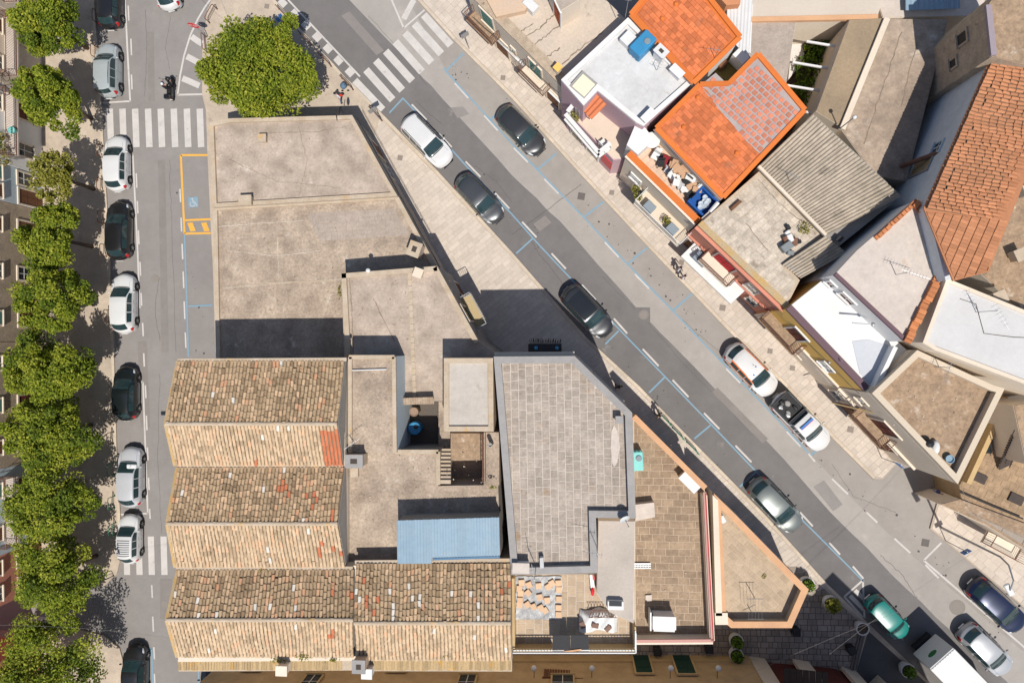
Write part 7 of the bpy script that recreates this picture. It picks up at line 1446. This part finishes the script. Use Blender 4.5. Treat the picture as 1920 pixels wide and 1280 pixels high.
# ------------------------------------------------------------------ trees
def tree(label, px, py, rpx, zc, hv, n, lm, seed, sparse=0.0, lobes=34, group='trees along the western street'):
    c = P(px, py, zc); rad = rpx * 1.08 * (CAM_H - zc) / FPX; t = thing('street_tree', label, 'tree', (c.x, c.y, .12), 0, group); rg = random.Random(seed); b = MB()
    fork = zc - hv * .75; b.tube([(0, 0, -.1), (.03, .02, fork * .5), (-.02, .03, fork)], [.17, .14, .12], 8); limbs = []
    cl_ = []
    for k in range(lobes):
        u, v = rg.random() * 6.283, rg.uniform(-.55, 1); q = math.sqrt(max(0, 1 - v * v)); e = rg.uniform(.55, .84) if k > lobes // 5 else rg.uniform(.1, .5)
        w = 1 + .10 * math.sin(2 * u + seed) + .10 * math.sin(5 * u + 2 * seed) + rg.uniform(-.1, .14); cl_.append((Vector((math.cos(u) * q * rad * e * w, math.sin(u) * q * rad * e * w, zc + v * hv * e)), rg.uniform(.13, .28) * rad))
    for k in range(7): d, r_ = cl_[k * 3 % len(cl_)]; b.tube([(-.02, .03, fork), (d.x * .45, d.y * .45, fork + (d.z - fork) * .6), tuple(d)], [.08, .05, .02], 6)
    b.build('trunk', bark, t, local=True, smooth=True); f = MB(); per = int(n / len(cl_))
    for d, r_ in cl_:
        lm_ = rg.choice((0, 0, 0, 0, 1, 2, 2)) if d.z > zc - .2 * hv else 1; per_ = int(per * rg.uniform(.45, 1.35))  # low lobes always take the darker leaf: crown shade put into the colour
        for _ in range(per_):
            g = Vector((rg.gauss(0, 1), rg.gauss(0, 1), rg.gauss(0, .8))).normalized() * (r_ * rg.random() ** .38)
            if rg.random() < sparse: continue
            leafquad(f, d + g, rg.uniform(.12, .27), rg, 1.5); f.mi[-1] = lm_
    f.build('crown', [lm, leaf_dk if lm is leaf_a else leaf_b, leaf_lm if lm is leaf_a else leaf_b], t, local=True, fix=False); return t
TR = [(88, 44, 64, leaf_a, 'northernmost round street tree beside the black hatchback'), (96, 187, 64, leaf_a, 'round street tree beside the silver boxy estate'), (100, 330, 50, leaf_b, 'thin yellowish street tree beside the first white hatchback'), (97, 447, 66, leaf_a, 'street tree beside the glossy black saloon'), (97, 563, 68, leaf_a, 'street tree opposite the long low screed roof'), (95, 690, 82, leaf_a, 'broad street tree opposite the tiled gable corner'), (96, 810, 82, leaf_a, 'broad street tree beside the bluish black hatchback'), (98, 950, 80, leaf_a, 'street tree beside the silver hatchback and green racks'), (106, 1075, 78, leaf_a, 'street tree at the rounded pavement corner'), (90, 1250, 104, leaf_a, 'wide street tree south of the side street')]
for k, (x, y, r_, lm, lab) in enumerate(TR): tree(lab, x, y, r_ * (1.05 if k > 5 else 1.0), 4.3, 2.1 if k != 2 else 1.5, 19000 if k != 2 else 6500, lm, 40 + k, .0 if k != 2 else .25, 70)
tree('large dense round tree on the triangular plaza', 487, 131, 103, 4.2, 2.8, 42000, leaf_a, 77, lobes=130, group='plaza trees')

# ------------------------------------------------------------------ street furniture
def hoop(px, py, yaw, label, m, w=.9, h=.8, grp=None, z=.13):
    t = thing('cycle_hoop', label, 'hoop', P(px, py, z), yaw, grp); b = MB(); r_ = .15
    pts = [(-w / 2, 0, 0), (-w / 2, 0, h - r_)] + [(-w / 2 + r_ - r_ * math.cos(a), 0, h - r_ + r_ * math.sin(a)) for a in np.linspace(.3, 1.57, 4)] + [(w / 2 - r_ + r_ * math.sin(a), 0, h - r_ + r_ * math.cos(a)) for a in np.linspace(0, 1.57, 4)] + [(w / 2, 0, 0)]
    b.tube(pts, .03, 7); b.build('frame', m, t, local=True, smooth=True); b = MB(); b.tube([(-w / 2, 0, h * .45), (w / 2, 0, h * .45)], .022, 6); b.build('crossbar', m, t, local=True)
    for s in (-1, 1): b = MB(); b.lathe([(.07, 0), (.07, .015)], (s * w / 2, 0, 0), 10); b.build('foot', m, t, local=True)
bench_lab = ['beside the black northern hatchback', 'behind the silver boxy estate', 'at the nose of the first white hatchback', 'at the tail of the first white hatchback', 'at the middle of the glossy black saloon', 'at the tail of the glossy black saloon', 'beside the second white hatchback']
for k, (x, y) in enumerate([(186, 35), (183, 100), (193, 285), (194, 348), (196, 408), (200, 470), (207, 592)]): hoop(x, y, U, 'brown steel hoop ' + bench_lab[k], rust)
gr = mat('green_steel', (.03, .20, .12), None, 1, .5, 10, .1, 0)
for k, (x, y, m_, lab) in enumerate([(213, 820, iron, 'dark steel hoop ahead of the silver hatchback'), (214, 878, gr, 'green steel hoop beside the silver hatchback bonnet'), (215, 940, gr, 'green steel hoop beside the silver hatchback tail'), (217, 990, gr, 'green steel hoop beside the small striped roof car'), (203, 1082, black, 'black steel hoop on the rounded pavement corner')]): hoop(x, y, U if k < 4 else R(20), lab, m_)
for k, (x, y, a) in enumerate([(400, 30, 60), (388, 84, 95), (533, 28, -48), (574, 74, -46), (611, 114, -46), (652, 158, -46), (706, 216, -46)]): hoop(x, y, R(a), 'brown barrier hoop ' + ['at the stop sign bend', 'beside the plaza hatching', 'at the first chequer marks', 'next to the blue plate sign', 'beyond the blue plate sign', 'beside the parked pushchair', 'at the foot of the crossing sign'][k], rust, 1.2)
for k, (x, y) in enumerate([(1247, 786), (1271, 812), (1298, 839)]): hoop(x, y, R(-46), 'green cycle hoop on the pavement, ' + ['closest to the person in olive', 'middle of the row of three', 'closest to the orange capped wall'][k], gr, 1.1)
def sign(px, py, h, yaw, label, shape, m, txt=None, r_=.3, name='road_sign', z=.13):
    t = thing(name, label, 'sign', P(px, py, z), yaw); b = MB(); b.tube([(0, 0, 0), (0, 0, h + .25)], .03, 7); b.build('pole', steel, t, local=True)
    b = MB()
    if shape == 'oct': pts = [(r_ * math.cos(R(22.5 + 45 * k)), r_ * math.sin(R(22.5 + 45 * k))) for k in range(8)]
    elif shape == 'sq': pts = [(-r_, -r_), (r_, -r_), (r_, r_), (-r_, r_)]
    else: pts = [(r_ * math.cos(a), r_ * math.sin(a)) for a in np.linspace(0, 6.283, 17)[:-1]]
    b.add([(.045, p[0], h + p[1]) for p in pts] + [(.065, p[0], h + p[1]) for p in pts], [tuple(range(len(pts))), tuple(range(2 * len(pts) - 1, len(pts) - 1, -1))] + [(i, (i + 1) % len(pts), len(pts) + (i + 1) % len(pts), len(pts) + i) for i in range(len(pts))]); pl_ = b.build('plate', m, t, local=True)
    if txt:
        cu = bpy.data.curves.new('lettering', 'FONT'); cu.body = txt; cu.size = r_ * .72; cu.align_x = 'CENTER'; cu.align_y = 'CENTER'; cu.extrude = .002; o = bpy.data.objects.new('lettering', cu); COL.objects.link(o); dg = bpy.context.evaluated_depsgraph_get(); mm = bpy.data.meshes.new_from_object(o.evaluated_get(dg)); bpy.data.objects.remove(o); mm.materials.clear(); mm.materials.append(sign_white); lo_ = link('lettering', mm, pl_); lo_.matrix_local = Matrix.Translation((.068, 0, h)) @ Matrix(((0, 0, 1, 0), (1, 0, 0, 0), (0, 1, 0, 0), (0, 0, 0, 1)))
    return t
st_ = sign(390, 70, 2.05, R(-100), 'red octagonal stop sign at the plaza bend', 'oct', stop_red, 'STOP', .42)
sign(549, 62, 2.3, R(140), 'blue plate sign beside the plaza tree', 'sq', sign_blue, None, .28); sign(716, 228, 2.4, R(120), 'grey backed crossing sign at the southwest pavement', 'sq', steel, None, .32); sign(880, 92, 2.4, R(-60), 'grey crossing sign before the cream house', 'sq', steel, None, .3); sign(1773, 1013, 2.4, R(-60), 'blue parking sign by the long lamp arm', 'sq', sign_blue, None, .28); sign(1653, 858, 2.6, R(-130), 'blue sign on a thin pole at the side street corner', 'sq', sign_blue, None, .3)
stl = thing('street_lamp', 'tall street lamp with long curved arm over the navy saloon', 'lamp', P(1764, 988, .13)); b = MB(); base = P(1764, 988, .13); tip = P(1893, 1112, 6.6); pk = P(1886, 1065, 8.2)
pp = [base, P(1790, 1003, 3.5), P(1850, 1035, 6.8)]
b.tube([Vector((0, 0, 0)), Vector((0, 0, 4)), Vector((0, 0, 6.6))], [.09, .075, .06], 8); b.build('pole', steel, stl, local=True); top = base + Vector((0, 0, 6.6)); end = P(1892, 1105, 7.6); b = MB(); b.tube([top, top.lerp(end, .15) + Vector((0, 0, .7)), top.lerp(end, .6) + Vector((0, 0, .75)), end + Vector((0, 0, .1))], [.055, .05, .045, .04], 7); b.build('arm', steel, stl); b = MB(); b.box(end, (.35, .75, .16), .5); b.build('head', whiteplastic, stl, bevel=.05)
wl_ = thing('wall_lamp', 'black wall lamp on a bent arm above the plaza shade', 'lamp', P(632, 222, 4.5)); b = MB(); b.tube([P(632, 226, 4.45), P(630, 214, 4.9), P(632, 205, 4.8)], .03, 6); b.build('arm', iron, wl_); b = MB(); b.ball(tuple(P(639, 208, 4.7)), (.12, .34, .07), 10); b.build('head', black, wl_, smooth=True)
for k, (x, y, r_, h_, pl_) in enumerate([(1507, 1088, .5, .8, 1), (1551, 1124, .55, .85, 1), (1609, 1170, .45, .8, 0), (1693, 1247, .5, .8, 1), (1376, 1193, .5, .8, 1), (1376, 1219, .5, .8, 1)]):
    lab = ['white planter with trailing greenery near the terrace prow', 'white planter with spiky yellow green plant on the square', 'empty white planter at the square corner', 'stone planter with dark shrub below the lorry', 'white planter with dark bush by the alley mouth', 'white planter with dark bush next to the stone front'][k]
    if pl_: plant(x, y, .15, .42 if k != 1 else .5, lab, 170, [leaf_c, leaf_b, leaf_c, leaf_c, leaf_c, leaf_c][k], .55, pot=(r_, h_), leaf=.2 if k != 1 else .34)
    else:
        t = thing('planter', lab, 'planter', P(x, y, .15)); b = MB(); b.lathe([(r_ * .65, 0), (r_ * .95, h_ * .5), (r_, h_), (r_ * .86, h_), (r_ * .84, h_ - .1)], (0, 0, 0), 20); b.build('pot', pot_m, t, local=True); b = MB(); b.lathe([(r_ * .84, h_ - .12), (r_ * .84, h_ - .08)], (0, 0, 0), 16); b.build('soil', soil, t, local=True)
for k, (x, y) in enumerate([(1488, 1178), (1591, 1212), (1231, 1215), (1327, 1210), (1447, 1142)]):
    b = MB(); c = P(x, y, .16); b.box((c.x, c.y, .46), (.5, .5, .6), [0, .3, 0, 0, 0][k]); b.box((c.x, c.y, .8), (.56, .56, .07), [0, .3, 0, 0, 0][k]); tag(b.build('litter_bin', black, None, bevel=.03), 'black ' + ['bin on the cobbles below the prow terrace', 'bin beside the plaza steps', 'bin against the terrace wall before the first green door', 'bin against the terrace wall past the green doors', 'low box near the spiky planter'][k], 'bin')
pc = thing('pushchair', 'small blue pushchair beside the barrier hoop', 'pushchair', P(648, 166, .13)); b = MB(); b.ball((0, 0, .55), (.24, .28, .22), 10); b.build('seat', cw('slateblue', (.10, .17, .26)), pc, local=True, smooth=True); b = MB(); b.tube([(-.2, 0, .2), (.3, 0, .95)], .02, 5); b.build('handle', black, pc, local=True)
for x in (-.22, .22):
    for y in (-.2, .2): b = MB(); b.lathe([(.09, -.02), (.09, .02)], (x, y, .09), 12, axis='Y'); b.build('wheel', black, pc, local=True)
def cable(a, za, b_, zb, sag, label, r_=.007):
    A, B = P(*a, za), P(*b_, zb); o = MB(); o.tube([A.lerp(B, t) - Vector((0, 0, sag * 4 * t * (1 - t))) for t in np.linspace(0, 1, 17)], r_, 4); tag(o.build('overhead_cable', mat('cable_grey', (.30, .28, .26), None, 1, .7, 10, .1, 0)), label, 'cable')
cable((-20, 1171), 5.5, (330, 1197), 8.6, .5, 'thin cable crossing the street below the rounded corner'); cable((264, 870), 6, (328, 859), 8.8, .3, 'short lamp cable from the hall eave over the street'); cable((1380, 1275), 4.6, (1700, 1140), 6.6, .2, 'cable crossing the little square to the teal car'); cable((1555, 1226), 5.2, (1850, 1020), 7, .3, 'long cable crossing from the square to the far pavement'); cable((1797, 906), 8.2, (1842, 980), 3.6, .1, 'pale cable from the beige corner house to the low stone house'); cable((310, -5), 7, (378, 48), 6.2, .1, 'pale wire running over the stop sign'); cable((355, -5), 7, (372, 30), 6.6, .1, 'dark wire beside the pale stop sign wire')
hl_ = thing('hanging_street_light', 'white street light hung on a cable over the silver hatchback', 'lamp', P(247, 874, 6)); b = MB(); b.box((0, 0, 0), (.7, .3, .14)); b.build('housing', whiteplastic, hl_, local=True, bevel=.05); b = MB(); b.tube([(0, 0, .07), (0, 0, .3)], .015, 5); b.build('hanger', steel, hl_, local=True)
